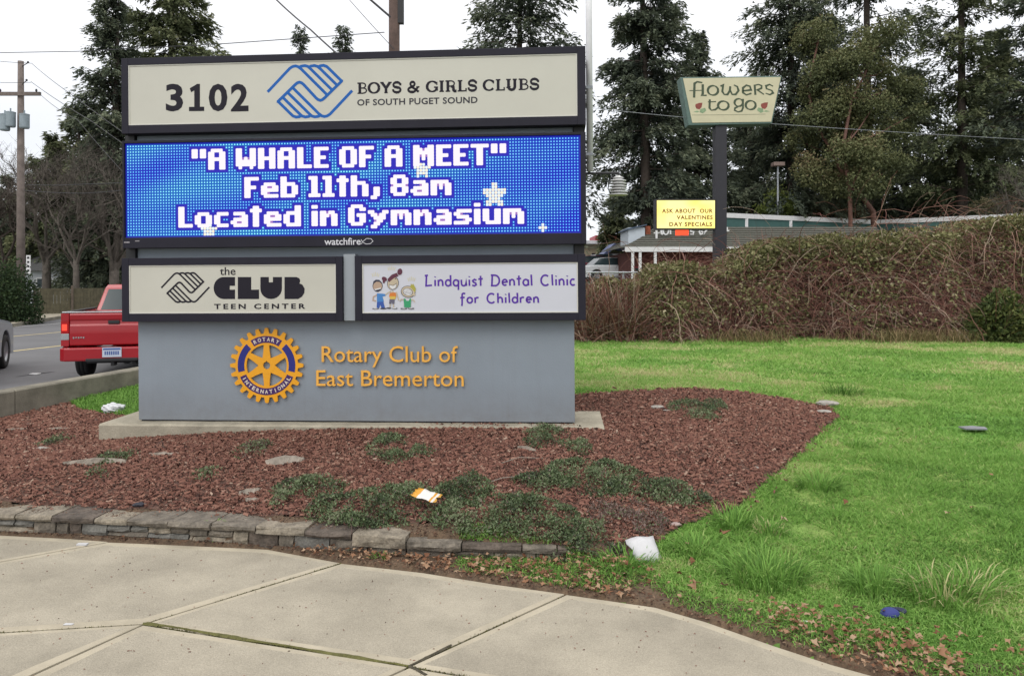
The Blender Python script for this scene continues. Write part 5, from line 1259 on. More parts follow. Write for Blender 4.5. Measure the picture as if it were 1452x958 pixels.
# ---------------------------------------------------------------- mulch chips, litter of leaves, grass
def scatter(poly, dens, x0, x1, y0, y1, rng, fall=None):
    n = int((x1 - x0) * (y1 - y0) * dens); x = rng.uniform(x0, x1, n); y = rng.uniform(y0, y1, n)
    k = poly(x, y)
    if fall is not None: k &= rng.random(n) < fall(x, y)
    return x[k], y[k]
def vis(x, y):                                     # inside the camera's view with a margin for side steps
    return (np.abs(x / np.maximum(y, .1)) < np.where(y < 4.2, .98, .92))
def chips(name, x, y, z, L, Wd, T, mat_, rng, tint, tilt=.35):
    N = len(x); a = rng.uniform(0, 6.283, N); d = np.stack([np.cos(a), np.sin(a), rng.normal(size=N) * tilt], 1); d /= np.linalg.norm(d, axis=1, keepdims=True)
    up = np.stack([rng.normal(size=N) * tilt, rng.normal(size=N) * tilt, np.ones(N)], 1); s = np.cross(up, d); s /= np.linalg.norm(s, axis=1, keepdims=True); u = np.cross(d, s)
    C = np.stack([x, y, z], 1); L = L[:, None] * .5; Wd = Wd[:, None] * .5; T = T[:, None]
    V = np.stack([C - d * L - s * Wd * .8, C - d * L * .9 + s * Wd, C + d * L + s * Wd * .6, C + d * L * 1.05 - s * Wd * .7, C - d * L * .7 + u * T, C + d * L * .8 + u * T], 1).reshape(-1, 3)
    o = np.arange(N)[:, None] * 6
    F = np.concatenate([o + np.array([[0, 3, 5, 4]]), o + np.array([[1, 4, 5, 2]])], 0)
    Ft = np.concatenate([o + np.array([[0, 4, 1, 1]]), ], 0)
    t = np.concatenate([tint, tint])
    return stuff(np_mesh(name, V, F, mat_, tint=t))
M['chip'] = tintmat('bark_chips', [(.045, .022, .018), (.135, .061, .046), (.195, .092, .068), (.245, .130, .094), (.36, .26, .20)], .9, spec=.2)
R1 = np.random.default_rng(5)
_bed = lambda x, y: inbed(x, y) & vis(x, y)
x, y = scatter(_bed, 4500, -6.5, 3.4, 4.2, 9.6, R1, lambda x, y: np.clip(1.35 - (y - 4.4) * .17, .35, 1))
# chips spill over the edge into the grass a little
k = R1.random(len(x)) < .14; xe = x[k] + R1.normal(size=k.sum()) * .08; ye = y[k] + R1.normal(size=k.sum()) * .08
kk = ye > np.interp(xe, _wx, _wy) + .10; x = np.concatenate([x, xe[kk]]); y = np.concatenate([y, ye[kk]])
sz = R1.uniform(.45, 1.0, len(x)) + 1.1 * R1.random(len(x)) ** 7 * (1 + .12 * np.clip(y - 5, 0, 4))
pt = np.clip(.45 + .22 * R1.normal(size=len(x)) + .06 * noise2(x, y, 4, 1), 0, 1)
chips('bark_chips', x, y, H(x, y) + .016 + R1.random(len(x)) * .012, .025 * sz, .0105 * sz, .007 * sz, M['chip'], R1, pt)
print('chips', len(x))
# dry leaves: broad crumpled pieces
def leaves(name, x, y, z, size, mat_, rng, tint, crumple=.35):
    N = len(x); a = rng.uniform(0, 6.283, N); nlob = 7
    d = np.stack([np.cos(a), np.sin(a), rng.normal(size=N) * crumple * .7], 1); d /= np.linalg.norm(d, axis=1, keepdims=True)
    up = np.stack([rng.normal(size=N) * crumple, rng.normal(size=N) * crumple, np.ones(N)], 1); s = np.cross(up, d); s /= np.linalg.norm(s, axis=1, keepdims=True); u = np.cross(d, s)
    C = np.stack([x, y, z], 1); V = [C + u * (size * .10)[:, None]]
    rad = [1.0, .45, .85, .38, .55, .38, .85, .45]; nl = 8
    for i in range(nl):
        th = 2 * math.pi * i / nl; r = rad[i] * size * rng.uniform(.8, 1.15, N) * .5
        V.append(C + d * (r * math.cos(th))[:, None] + s * (r * math.sin(th))[:, None] + u * (rng.normal(size=N) * crumple * size * .25 + abs(crumple) * size * .12)[:, None])
    V = np.stack(V, 1).reshape(-1, 3); o = np.arange(N)[:, None] * (nl + 1)
    F = np.concatenate([o + np.array([[0, 1 + i, 1 + (i + 1) % nl]]) for i in range(nl)], 0)
    return np_mesh(name, V, F, mat_, tint=np.tile(tint, nl))
M['dryleaf'] = tintmat('dry_leaves', [(.07, .035, .022), (.17, .075, .04), (.26, .13, .07), (.34, .20, .12), (.42, .30, .20)], .85, .15)
x, y = scatter(lambda x, y: inpoly(x, y, LEAFZ) & ~inbed(x, y) & vis(x, y) & ((y > np.interp(x, _ex, _ey) + .01) & ((x > .3) | (y < np.interp(x, _wx, _wy) + .01))), 1500, -4, 3.2, 2.4, 4.9, R1, lambda x, y: np.where(x < -1.3, .12, 1.) * np.clip(.38 + 1.6 * noise2(x, y, 4.5, 9) + 1.0 * ((x < .6) & (x > -1.2)), .05, 1))
stuff(leaves('leaf_litter', x, y, H(x, y) + .015 + R1.random(len(x)) * .03, R1.uniform(.018, .05, len(x)), M['dryleaf'], R1, R1.random(len(x)) ** .8))
x, y = scatter(lambda x, y: (insoil(x, y)) & vis(x, y) & (y > np.interp(x, _ex, _ey) - .02), 2600, -5.2, 3.2, 2.4, 4.9, R1)
chips('soil_crumbs', x, y, H(x, y) + .010, R1.uniform(.008, .022, len(x)), R1.uniform(.004, .01, len(x)), R1.uniform(.003, .007, len(x)), tintmat('soil_crumbs', [(.03, .018, .012), (.085, .045, .03), (.13, .07, .045), (.22, .15, .10)], .95), R1, R1.random(len(x)))

M['blade'] = tintmat('grass_blades', [(.080, .165, .035), (.140, .280, .055), (.205, .39, .080), (.30, .46, .12), (.50, .47, .24)], .7, .3, .2)
def blades(name, x, y, h, wd, lean, rng, tint, z=None, curve=1., mat_=None, simple=False):
    N = len(x); z = H(x, y) if z is None else z; a = rng.uniform(0, 6.283, N); f = rng.uniform(0, 6.283, N)
    C = np.stack([x, y, z], 1); l = lean * h
    dx = np.stack([np.cos(a), np.sin(a), np.zeros(N)], 1); s = np.stack([np.cos(f), np.sin(f), np.zeros(N)], 1) * wd[:, None] * .5
    m_ = C + dx * (l * .3)[:, None]; m_[:, 2] += h * .62
    t_ = C + dx * (l * curve)[:, None]; t_[:, 2] += h * np.clip(1.05 - .45 * lean * curve, .25, 1)
    V = np.stack([C - s, C + s, m_ + s * .8, m_ - s * .8, t_], 1).reshape(-1, 3); o = np.arange(N)[:, None] * 5
    F = np.concatenate([o + np.array([[0, 1, 2, 3]]), o + np.array([[3, 2, 4, 4]])], 0)
    # quads only for the lower piece, triangles written as their own mesh faces
    if simple:
        V = np.stack([C - s, C + s, t_], 1).reshape(-1, 3); return stuff(np_mesh(name, V, np.arange(3 * N).reshape(N, 3), mat_ or M['blade'], tint=tint))
    F3 = np.concatenate([o + np.array([[0, 1, 2]]), o + np.array([[0, 2, 3]]), o + np.array([[3, 2, 4]])], 0)
    return stuff(np_mesh(name, V, F3, mat_ or M['blade'], tint=np.tile(tint, 3)))
R2 = np.random.default_rng(9)
def lawnpred(x, y): return near(x, y) & ~inbed(x, y) & ~insoil(x, y) & ~inpoly(x, y, WALKFULL) & vis(x, y) & ((x > .2) | (y > 7))
# short turf: many small leaves near the camera, fewer and larger further off
for (ya, yb, dens, hh, ww) in ((2.2, 4.2, 16000, .026, .0055), (4.2, 6.2, 13000, .032, .008), (6.2, 9.5, 4500, .038, .012), (9.5, 18, 1300, .05, .018)):
    x, y = scatter(lawnpred, dens, -4.5 if ya > 6 else .1, 15 if yb > 9.6 else yb * .95, ya, yb, R2)
    n2 = noise2(x, y, 1.6, 21); n1 = noise2(x, y, 6, 5)
    h = hh * (1 + .8 * n1 + .5 * noise2(x, y, 13, 17)) * R2.uniform(.5, 1.5, len(x)); t = np.clip(.42 + .27 * n2 + .12 * n1 + .17 * R2.normal(size=len(x)) + .10 * smooth(y, 6, 12) + .25 * (noise2(x, y, 2.7, 91) > .42), 0, 1)
    far_ = noise2(x * .5, y, 1.1, 33) > .15
    t = np.where(far_ & (y > 6.5), np.clip(t + .30, 0, 1), t)
    blades('turf', x, y, np.clip(h, .01, .09), np.full(len(x), ww) * R2.uniform(.7, 1.4, len(x)), R2.uniform(.4, 1.7, len(x)), R2, t, simple=(ya > 4)); print('turf', len(x))
# thin weeds over the soil strip and along the bed edge
x, y = scatter(lambda x, y: insoil(x, y) & vis(x, y) & (x > -.3) & (y > np.interp(x, _ex, _ey) + .05), 13000, -.3, 3.3, 2.3, 4.6, R2, lambda x, y: np.clip(noise2(x, y, 5, 77) * 1.6 + .15 + .9 * smooth(y - np.interp(x, _ex, _ey), .06, .25), 0, 1))
blades('weeds', x, y, R2.uniform(.012, .05, len(x)), R2.uniform(.004, .008, len(x)), R2.uniform(.5, 1.8, len(x)), R2, np.clip(R2.random(len(x)) * .7, 0, 1))
def tuft(px, py, zg, n, h, spread, label, group='long grass tufts in the lawn', tint0=.35, name='grass_tuft', dry=0.):
    p = W(px, py, zg); rr_ = R2.random(n) ** .5 * spread; a = R2.uniform(0, 6.283, n); x = rr_ * np.cos(a); y = rr_ * np.sin(a) * .8
    h = h * .78; n = int(n * .8); rr_ = rr_[:n]; x = x[:n]; y = y[:n]; a = a[:n]; zc_ = h1(p.x, p.y); hh_ = h * R2.uniform(.45, 1.15, n)
    t = np.clip(tint0 + .18 * R2.normal(size=n), 0, 1)
    if dry: t = np.where(R2.random(n) < dry, 1, t)
    N = n; ca = a + R2.normal(size=n) * .5; f = ca + math.pi / 2 + R2.normal(size=n) * .4; lean = R2.uniform(.2, 1.3, n); l = lean * hh_
    base = np.stack([x, y, H(x + p.x, y + p.y) - zc_ - .005], 1); dx = np.stack([np.cos(ca), np.sin(ca), 0 * ca], 1); s = np.stack([np.cos(f), np.sin(f), 0 * f], 1) * (R2.uniform(.0035, .0065, n))[:, None] * .6
    rows = []
    for tt, ww in ((0, 1), (.35, 1), (.7, .75), (1, .1)):
        c = base + dx * (l * tt ** 1.8)[:, None]; c[:, 2] += hh_ * (tt - .38 * lean * tt ** 3); rows += [c - s * ww, c + s * ww]
    V = np.stack(rows, 1).reshape(-1, 3); o = np.arange(N)[:, None] * 8
    F = np.concatenate([o + np.array([[2 * i, 2 * i + 1, 2 * i + 3, 2 * i + 2]]) for i in range(3)], 0)
    ob = np_mesh(name, V, F, M['blade'], tint=np.tile(t, 3)); ob.location = (p.x, p.y, zc_); return tag(ob, label, 'grass tuft', group)
tuft(1085, 822, .02, 520, .20, .20, 'wide tuft of long grass at the lawn corner, right of the curling brown leaf')
tuft(990, 785, .03, 300, .13, .14, 'tuft of long grass just behind the white crumpled paper')
tuft(1040, 745, .06, 260, .17, .12, 'upright grass tuft where the lawn meets the lower end of the mulch')
tuft(1160, 690, .11, 260, .16, .14, 'tall tuft of grass beside the sloping right edge of the mulch bed')
tuft(1090, 750, .07, 160, .12, .10, 'small pale tuft right of the brown leaf in the grass', dry=.25)
tuft(1245, 838, .03, 330, .17, .16, 'grass tuft behind the blue cap')
tuft(1340, 850, .03, 340, .19, .19, 'yellowing grass tuft right of the blue cap', dry=.22)
tuft(1215, 628, .18, 120, .10, .10, 'low tuft halfway up the lawn near the mulch corner')
tuft(1195, 560, .22, 260, .22, .20, 'dark tuft of tall grass behind the far corner of the mulch bed', tint0=.12)
tuft(1380, 838, .03, 220, .16, .16, 'grass tuft at the lower right edge of the photo', dry=.2)
tuft(885, 805, .02, 320, .11, .17, 'grass tuft at the end of the stone wall below the white paper', tint0=.3)
tuft(540, 792, .0, 90, .06, .05, 'little green sprig at the foot of the stone wall below the flyer', tint0=.5)
tuft(755, 800, .0, 110, .06, .06, 'little green sprig at the foot of the wall among brown leaves', tint0=.55)
tuft(790, 808, .0, 110, .06, .06, 'second green sprig from the end of the wall among brown leaves', tint0=.55)
tuft(305, 768, .0, 60, .05, .03, 'tiny weed growing from the wall foot near the left', tint0=.5)
# grass patch left of the sign
x, y = scatter(lambda x, y: inpoly(x, y, GRASSL), 3500, -6, -2, 6, 9.8, R2); blades('grass', x, y, R2.uniform(.03, .09, len(x)), R2.uniform(.008, .014, len(x)), R2.uniform(.3, 1.2, len(x)), R2, np.clip(R2.random(len(x)) * .5 + .1, 0, 1))

# ---------------------------------------------------------------- creeping shrubs in the bed
M['creep'] = tintmat('creeping_shrub_leaves', [(.034, .048, .024), (.072, .105, .046), (.12, .168, .072), (.18, .23, .12), (.17, .12, .10)], .6, .1, .4)
M['twig'] = mat('shrub_twigs', (.10, .06, .05), .9, .3, 20)
R3 = np.random.default_rng(31)
def creeper(ells, label, zg, hgt=.09, dens=9000, dead=.05, lsz=.020, group='creeping shrubs in the mulch'):
    """ells: list of (px, py, rx px, ry px) patches seen on the ground"""
    p0 = W(ells[0][0], ells[0][1], zg); pos = []
    for px, py, rx, ry in ells:
        a = W(px - rx, py, zg); b = W(px + rx, py, zg); c = W(px, py - ry, zg); d = W(px, py + ry, zg)
        cx_, cy_ = (a.x + b.x) / 2, (c.y + d.y) / 2; ax, ay = (b.x - a.x) / 2, (c.y - d.y) / 2
        n = int(math.pi * ax * ay * dens * 1.6); r = R3.random(n) ** .55; t = R3.uniform(0, 6.283, n); x = cx_ + ax * r * np.cos(t); y = cy_ + ay * r * np.sin(t)
        g = noise2(x, y, 11, 55) ; keep_ = R3.random(n) < np.clip(.60 + g * 1.3 + .6 * noise2(x, y, 27, 15) - r * .35 + .1, .03, 1); x, y, r = x[keep_], y[keep_], r[keep_]
        hz = hgt * .72 * np.clip(1.05 - r ** 2, .15, 1) * (1 + .7 * noise2(x, y, 17, 8)); pos.append(np.stack([x, y, H(x, y) + .015 + hz * R3.random(len(x)) ** .6], 1))
    P = np.concatenate(pos); P -= np.array(p0)
    root = thing('creeping_shrub', label, 'shrub', p0, 0, group)
    Dd = R3.normal(size=P.shape); Dd[:, 2] = np.abs(Dd[:, 2]) * .7 + .25
    V, F = kites(P, Dd, R3.uniform(.6, 1.4, len(P)) * lsz, R3.uniform(.35, .6, len(P)) * lsz, R3)
    gr = np.clip(noise2(P[:, 0] + p0.x, P[:, 1] + p0.y, 8, 12) * .5 + .42 + .2 * R3.normal(size=len(P)), 0, .82); gr = np.where(R3.random(len(P)) < dead, 1, gr)
    stuff(np_mesh('leaves', V, F, M['creep'], root, tint=gr))
    mb = MB(); ns = min(90, 12 + len(P) // 90)
    for k in range(ns):
        q = P[R3.integers(len(P))]; st0 = Vector((q[0] + R3.normal() * .05, q[1] + R3.normal() * .04, h1(q[0] + p0.x, q[1] + p0.y) - p0.z + .01)); mb.tube([st0, (Vector(q) + st0) / 2 + Vector((0, 0, .015)), Vector(q)], .0022, 3, cap=False)
    stuff(mb.build('stems', M['twig'], root)); return root
creeper([(548, 640, 30, 14), (600, 650, 24, 8), (560, 655, 22, 8)], 'creeping shrub in the mulch below the middle of the sign footing', .2)
creeper([(775, 632, 38, 15), (822, 645, 20, 9)], 'creeping shrub beside the split grey stick below the right end of the sign', .22)
creeper([(985, 585, 38, 10), (1015, 580, 18, 6)], 'creeping shrub in the mulch right of the sign at the back of the bed', .3, .10)
creeper([(162, 668, 26, 12), (140, 690, 20, 5)], 'small creeping shrub with a curled bark strip on the left of the bed', .12)
creeper([(80, 628, 24, 8)], 'sparse creeping shrub beside the grey rock at the far left of the bed', .1, dens=6000)
creeper([(358, 650, 26, 12)], 'sparse brownish shrub left of the large pale bark piece', .17, dens=6500, dead=.3)
creeper([(296, 688, 24, 8)], 'lowest small shrub between the wall and the thin bark piece', .13, dens=7500)
creeper([(440, 702, 55, 15), (400, 715, 20, 8)], 'creeping shrub just behind the dark cap stones left of the flyer', .14, dens=14000)
creeper([(560, 728, 95, 22), (480, 730, 50, 14), (500, 745, 40, 10)], 'large creeping shrub spreading to the wall left of the flyer', .12, .11, dens=15000)
creeper([(735, 745, 95, 26), (660, 715, 50, 14), (820, 760, 70, 20), (650, 745, 40, 18)], 'large creeping shrub spreading over the wall right of the flyer', .11, .11, dens=16000)
creeper([(840, 695, 85, 20), (930, 705, 75, 14), (770, 705, 50, 12), (985, 712, 30, 8)], 'long band of creeping shrub across the lower right of the mulch', .12, .11, dens=14000)
creeper([(890, 745, 60, 22)], 'dead purplish brown patch of creeping shrub left of the white paper', .07, .07, dens=8000, dead=.85)
creeper([(230, 578 + 70, 1, 1)], 'stray sprig beside the thin bark piece', .15, dens=6000)

# ---------------------------------------------------------------- single bits of litter, bark, rocks
def crumple(name, p, w_, d_, h_, m, label, cat, seed, rz=0., n=10, amp=.35, flat=False):
    r = random.Random(seed); mb = MB(); V = []; F = []
    for j in range(n + 1):
        for i in range(n + 1):
            u, v = i / n - .5, j / n - .5; e_ = 1 + r.uniform(-.12, .12)
            z = (h_ * (1 - 2.2 * (u * u + v * v)) if not flat else h_ * .3) + h_ * amp * math.sin(i * 2.1 + seed) * math.cos(j * 1.7 + seed * 2) + r.uniform(-.5, .5) * h_ * amp
            V.append((u * w_ * e_ + r.uniform(-.03, .03) * w_, v * d_ * e_ + r.uniform(-.03, .03) * d_, max(z, 0.002)))
    for j in range(n):
        for i in range(n): a = j * (n + 1) + i; F.append((a, a + 1, a + n + 2, a + n + 1))
    mb.add(V, F); o = mb.build(name, m, None, True, loc=(p.x, p.y, h1(p.x, p.y) + .018)); o.rotation_euler = (0, 0, rz); s = o.modifiers.new('thick', 'SOLIDIFY'); s.thickness = .0012; return tag(o, label, cat)
def GP(px, py, z=.1):
    p = W(px, py, z)
    for _ in range(4): z = h1(p.x, p.y); p = W(px, py, z)
    return p
M['bag'] = mat('white_plastic_bag', (.58, .59, .61), .4, .04, 20); M['paper'] = mat('white_paper', (.52, .52, .53), .7, .05, 12); M['barkpiece'] = mat('pale_bark_piece', (.26, .225, .185), .9, .3, 18, bump=.5, bscale=60)
p = GP(160, 586)
bm = bmesh.new(); bmesh.ops.create_icosphere(bm, subdivisions=4, radius=1); 
for v in bm.verts:
    c = v.co; a = math.sin(c.x * 5 + 1) * math.cos(c.y * 6) + .6 * math.sin(c.z * 9 + c.x * 7) + .35 * math.sin(c.y * 17 + c.z * 13); v.co *= 1 + .16 * a; v.co.x *= .105; v.co.y *= .09; v.co.z = v.co.z * .055 + .045 + (.04 if c.x > .1 and c.z > 0 else 0) * c.z
me = bpy.data.meshes.new('plastic_bag'); bm.to_mesh(me); bm.free(); me.materials.append(M['bag']); o = bpy.data.objects.new('plastic_bag', me); COL.objects.link(o); o.location = (p.x, p.y, h1(p.x, p.y) + .01); tag(o, 'crumpled white plastic bag on the grass left of the sign', 'plastic bag')
crumple('crumpled_paper', GP(914, 787), .17, .17, .05, M['paper'], 'crumpled white paper at the edge of the grass by the wall end', 'paper', 3, .4, 5, .15).rotation_euler = (math.radians(38), 0, .3)
# flyer
m_, n_, b_ = nmat('flyer_print'); tcx = n_.nodes.new('ShaderNodeTexCoord'); sp = n_.nodes.new('ShaderNodeSeparateXYZ'); rr_ = n_.nodes.new('ShaderNodeValToRGB'); rr_.color_ramp.interpolation = 'CONSTANT'
el = rr_.color_ramp.elements; el[0].position = 0; el[0].color = (.62, .30, .03, 1); el[1].position = .28; el[1].color = (.66, .64, .60, 1)
for ps, cl in ((.72, (.55, .27, .03, 1)), (.80, (.62, .60, .56, 1)), (.88, (.6, .32, .04, 1))): q_ = el.new(ps); q_.color = cl
n_.links.new(tcx.outputs['Generated'], sp.inputs[0]); n_.links.new(sp.outputs[0], rr_.inputs[0]); n_.links.new(rr_.outputs[0], b_.inputs['Base Color']); b_.inputs['Roughness'].default_value = .4
o = crumple('flyer', GP(604, 727), .175, .085, .02, m_, 'orange and white printed flyer lying on the creeping shrub', 'flyer', 5, -.42, 6, .2, True); o.location.z += .085; o.rotation_euler = (math.radians(18), math.radians(8), -.45)
p = GP(1262, 876)
bm = bmesh.new(); bmesh.ops.create_uvsphere(bm, u_segments=20, v_segments=10, radius=1); 
for v in bm.verts: v.co.x *= .045; v.co.y *= .036; v.co.z = max(v.co.z * .028, -.002)
me = bpy.data.meshes.new('crown'); bm.to_mesh(me); bm.free(); me.materials.append(mat('blue_cloth', (.022, .032, .17), .7, .1, 9))
cap = thing('cap', 'small blue cap with a dark brim lying in the grass near the sidewalk', 'cap', (p.x, p.y, h1(p.x, p.y) + .02), .3); o = bpy.data.objects.new('crown', me); COL.objects.link(o); o.parent = cap
mb = MB(); pts = arc(.045, .005, .045, .032, -80, 80, 10); mb.prism(pts, .004, .009, 'z'); mb.build('brim', mat('dark_blue_cloth', (.012, .014, .05), .7, .1, 9), cap)
def barkp(px, py, L, Wd, rz, label, seed, hgt=.02, name='bark_piece', cat='bark piece', m=None, z=.15):
    r = random.Random(seed); p = GP(px, py, z); V = []; n = 8
    for i in range(n + 1):
        t = i / n - .5; wdt = Wd * (1 - (2 * t) ** 2 * .8) * r.uniform(.7, 1.1) * .5 + .003; zz_ = hgt * (1 - 2.4 * t * t) + r.uniform(0, .006)
        V += [(t * L, -wdt + r.uniform(-.01, .01), .0), (t * L + r.uniform(-.01, .01), -wdt * .3, zz_ + .006), (t * L, wdt * .6, zz_), (t * L, wdt, .0)]
    F = []
    for i in range(n):
        for k in range(3): F.append((4 * i + k, 4 * i + 4 + k, 4 * i + 5 + k, 4 * i + 1 + k))
        F.append((4 * i + 3, 4 * i + 7, 4 * i + 4, 4 * i))
    F += [(0, 1, 2, 3), (4 * n + 3, 4 * n + 2, 4 * n + 1, 4 * n)]
    o = MB().add(V, F).build(name, m or M['barkpiece'], None, loc=(p.x, p.y, h1(p.x, p.y) + .02)); o.rotation_euler = (0, 0, rz); return tag(o, label, cat)
barkp(135, 661, .42, .07, .2, 'long pale curled bark strip on the left of the mulch', 1, .035)
barkp(405, 659, .27, .13, .35, 'largest pale bark piece in the mulch below the club wheel', 2, .04)
barkp(232, 648, .22, .06, 0, 'thin flat pale bark piece between the strip and the large piece', 3, .012)
barkp(747, 641, .17, .035, -.7, 'split grey stick lying against the creeping shrub', 4, .02, 'stick', 'stick')
barkp(25, 612, .16, .05, .2, 'small bark scrap nearest the kerb wall', 6, .01); barkp(85, 611, .16, .04, .1, 'faint bark scrap behind the sparse shrub at the left', 7, .01)
barkp(355, 702, .14, .06, .5, 'weathered wood scrap just above the small curved wall section', 8, .02); barkp(357, 713, .11, .03, .1, 'grey splinter below the weathered wood scrap', 9, .01)
for (a, b, c_, sd) in ((650, 702, 770, 678), (700, 664, 770, 655)):
    p, q = GP(a, b), GP(c_, sd); mid = (p + q) / 2 + Vector((0, .03, .05)); mb = MB(); mb.tube([Vector((0, 0, .02)), mid - p, q - p + Vector((0, 0, .03))], .003, 5)
    tag(mb.build('twig', M['barkpiece'], loc=p), 'long thin bare twig arching over the mulch ' + ('above the long band of shrub' if a == 650 else 'below the split grey stick'), 'twig')
def rock(px, py, s, label, seed, m=None, flat=.6):
    p = GP(px, py); bm = bmesh.new(); bmesh.ops.create_icosphere(bm, subdivisions=2, radius=1); r = random.Random(seed)
    for v in bm.verts: v.co *= r.uniform(.82, 1.12); v.co.x *= s; v.co.y *= s * .7; v.co.z = v.co.z * s * flat * .6 + s * .2
    me = bpy.data.meshes.new('rock'); bm.to_mesh(me); bm.free(); me.materials.append(m or M['rockm']); o = bpy.data.objects.new('rock', me); COL.objects.link(o); o.location = (p.x, p.y, h1(p.x, p.y) + .012); return tag(o, label, 'rock')
M['rockm'] = mat('pale_rock', (.30, .28, .25), .9, .25, 20, bump=.6, bscale=60, speck=.1)
rock(1172, 576, .12, 'pale rock at the far right corner of the mulch bed', 1, flat=.35); rock(1168, 587, .08, 'smaller pale rock in front of the corner rock', 2, flat=.3)
rock(60, 640, .055, 'small grey rock below the sparse shrub at the left', 3); rock(932, 582, .07, 'pale rock at the left end of the back creeping shrub', 4, flat=.5); rock(945, 586, .04, 'little white stone touching the rock by the back shrub', 5)
rock(1071, 667, .03, 'lone pale pebble near the right edge of the mulch', 6); rock(958, 747, .035, 'pinkish stone between the long shrub band and the white paper', 7, mat('pink_stone', (.34, .26, .24), .9, .2, 20))
rock(197, 721, .045, 'dark lump lying on the mulch right behind the wall caps', 8, mat('dark_lump', (.025, .025, .035), .8, .2, 20), .5)
rock(1142, 885, .014, 'tiny white stone in the soil strip', 9, M['white'])
p = GP(1380, 612); mb = MB(); mb.prism([(-.10, -.05), (.09, -.06), (.12, .02), (.03, .07), (-.11, .04)], .03, .042, 'z'); tag(mb.build('flat_board', mat('grey_board', (.20, .20, .22), .6, .2, 9), loc=(p.x, p.y, h1(p.x, p.y))), 'flat grey scrap lying in the lawn at the right', 'scrap')
p = GP(117, 772); tag(MB().box(-.03, .03, -.012, .012, .003, .012).build('cigarette_box', M['paper'], loc=(p.x, p.y, .0)), 'small white scrap on the sidewalk near the wall foot', 'scrap')
p = W(97, 886, 0); tag(MB().prism([(-.02, -.008), (.02, -.006), (.022, .006), (-.018, .009)], .004, .007, 'z').build('gum', M['paper'], loc=(p.x, p.y, 0)), 'flat white spot of chewing gum on the sidewalk at the left', 'gum')
for i, (px, py, s, t, lab) in enumerate(((985, 836, .085, .75, 'curling pale brown maple leaf at the edge of the long grass'), (1025, 765, .07, .45, 'rust brown leaf standing in the grass near the mulch'), (1178, 908, .07, .12, 'dark purplish leaf on the soil strip'),
        (1208, 916, .05, 1., 'small bleached leaf right of the dark purplish one'), (1273, 613, .05, .35, 'pinkish leaf in the middle lawn'), (1345, 734, .05, 1., 'pale yellow leaf right of the middle lawn'), (1378, 726, .04, .8, 'tan leaf right of the pale yellow leaf'),
        (1335, 935, .06, .6, 'brown leaf at the bottom right corner'), (1285, 905, .05, .5, 'brown leaf in the weeds below the blue cap'), (1200, 718, .04, .3, 'little brown leaf deep in the lawn'), (1405, 678, .04, .7, 'orange leaf at the right of the lawn'), (1110, 742, .05, 1., 'pale leaf tip beside the small pale tuft'),
        (975, 778, .035, .9, 'little tan leaf behind the white paper'), (980, 803, .045, .3, 'reddish leaf between the white paper and the maple leaf'))):
    p = GP(px, py); o = leaves('dry_leaf', np.zeros(1), np.zeros(1), np.array([.03 if s > .05 else .02]), np.array([s * 1.25]), M['dryleaf'], np.random.default_rng(40 + i), np.array([t]), .5); o.location = (p.x, p.y, h1(p.x, p.y) + (.012 if py < 820 else 0)); tag(o, lab, 'leaf')
# small specks on the sidewalk
x = R3.uniform(-3.5, 1.6, 500); y = R3.uniform(2.8, 4.4, 500); k = y < np.interp(x, _ex, _ey) - .03; x, y = x[k], y[k]
chips('sidewalk_debris', x, y, np.full(len(x), .0035), R3.uniform(.003, .012, len(x)), R3.uniform(.002, .005, len(x)), np.full(len(x), .003), M['chip'], R3, R3.random(len(x)), .1)

# ---------------------------------------------------------------- bramble thicket
R4 = np.random.default_rng(77)
prof_px = [(815, 404), (850, 398), (880, 397), (940, 387), (960, 380), (1000, 374), (1040, 366), (1075, 356), (1100, 347), (1150, 337), (1200, 337), (1260, 338), (1330, 330), (1400, 320), (1452, 316), (1600, 312)]
DBK = 16.8
bxs = [(a - CX) / FPX * DBK for a, b in prof_px]; bzs = [CH - (b - HY) / FPX * DBK for a, b in prof_px]
def btop(x): return np.interp(x, bxs, bzs) + .13 * np.sin(x * 2.3 + .5) + .11 * np.sin(x * 5.1) * np.sin(x * 1.7) + .08 * np.sin(x * 11 + 2) * np.sin(x * 3.3)
BX0, BX1 = bxs[0], bxs[-1]
def bfront(x): return 15.4 + .35 * np.sin(x * 1.3) + .25 * np.sin(x * 3.1 + 1) + .5 * smooth(x, 6, 11)
th = thing('bramble_thicket', 'long brown and olive bramble thicket along the back of the lawn right of the sign', 'thicket', (6.5, 16.5, h1(6.5, 16)))
TO = np.array([6.5, 16.5, h1(6.5, 16)])
def bpoint(n, surf=.75):
    x = R4.uniform(BX0, BX1, n); zt = btop(x) + .16 * noise2(x, x * 0, 3.1, 4); u = R4.random(n)
    dep = R4.random(n) ** 1.5 * 2.0; v = R4.random(n)
    z0 = .22; z = z0 + (zt - z0) * u
    y = bfront(x) + dep + .9 * (u ** 2.2) + .25 * noise2(x, z, 2.5, 6)
    return x, y, z, u
n = 105000; x, y, z, u = bpoint(n)
u2 = R4.random(n); topk = R4.random(n) < .45; z = np.where(topk, btop(x) + .12 * noise2(x, x * 0, 3.1, 4) - R4.random(n) ** 2 * .5, z); y = np.where(topk, bfront(x) + .5 + R4.random(n) * 2.6, y)
ur = (z - .2) / (btop(x) - .2)
cl = noise2(x, z * 1.4, 2.6, 44) * 1.2 + .5 * noise2(x, z, 7, 45); keep_ = R4.random(n) < np.clip(.10 + .80 * ur + .85 * cl + .15 * (x < 3.5), .06, 1); x, y, z, ur = x[keep_], y[keep_], z[keep_], ur[keep_]
Dd = R4.normal(size=(len(x), 3)); Dd[:, 1] -= .5; Dd[:, 2] -= .2
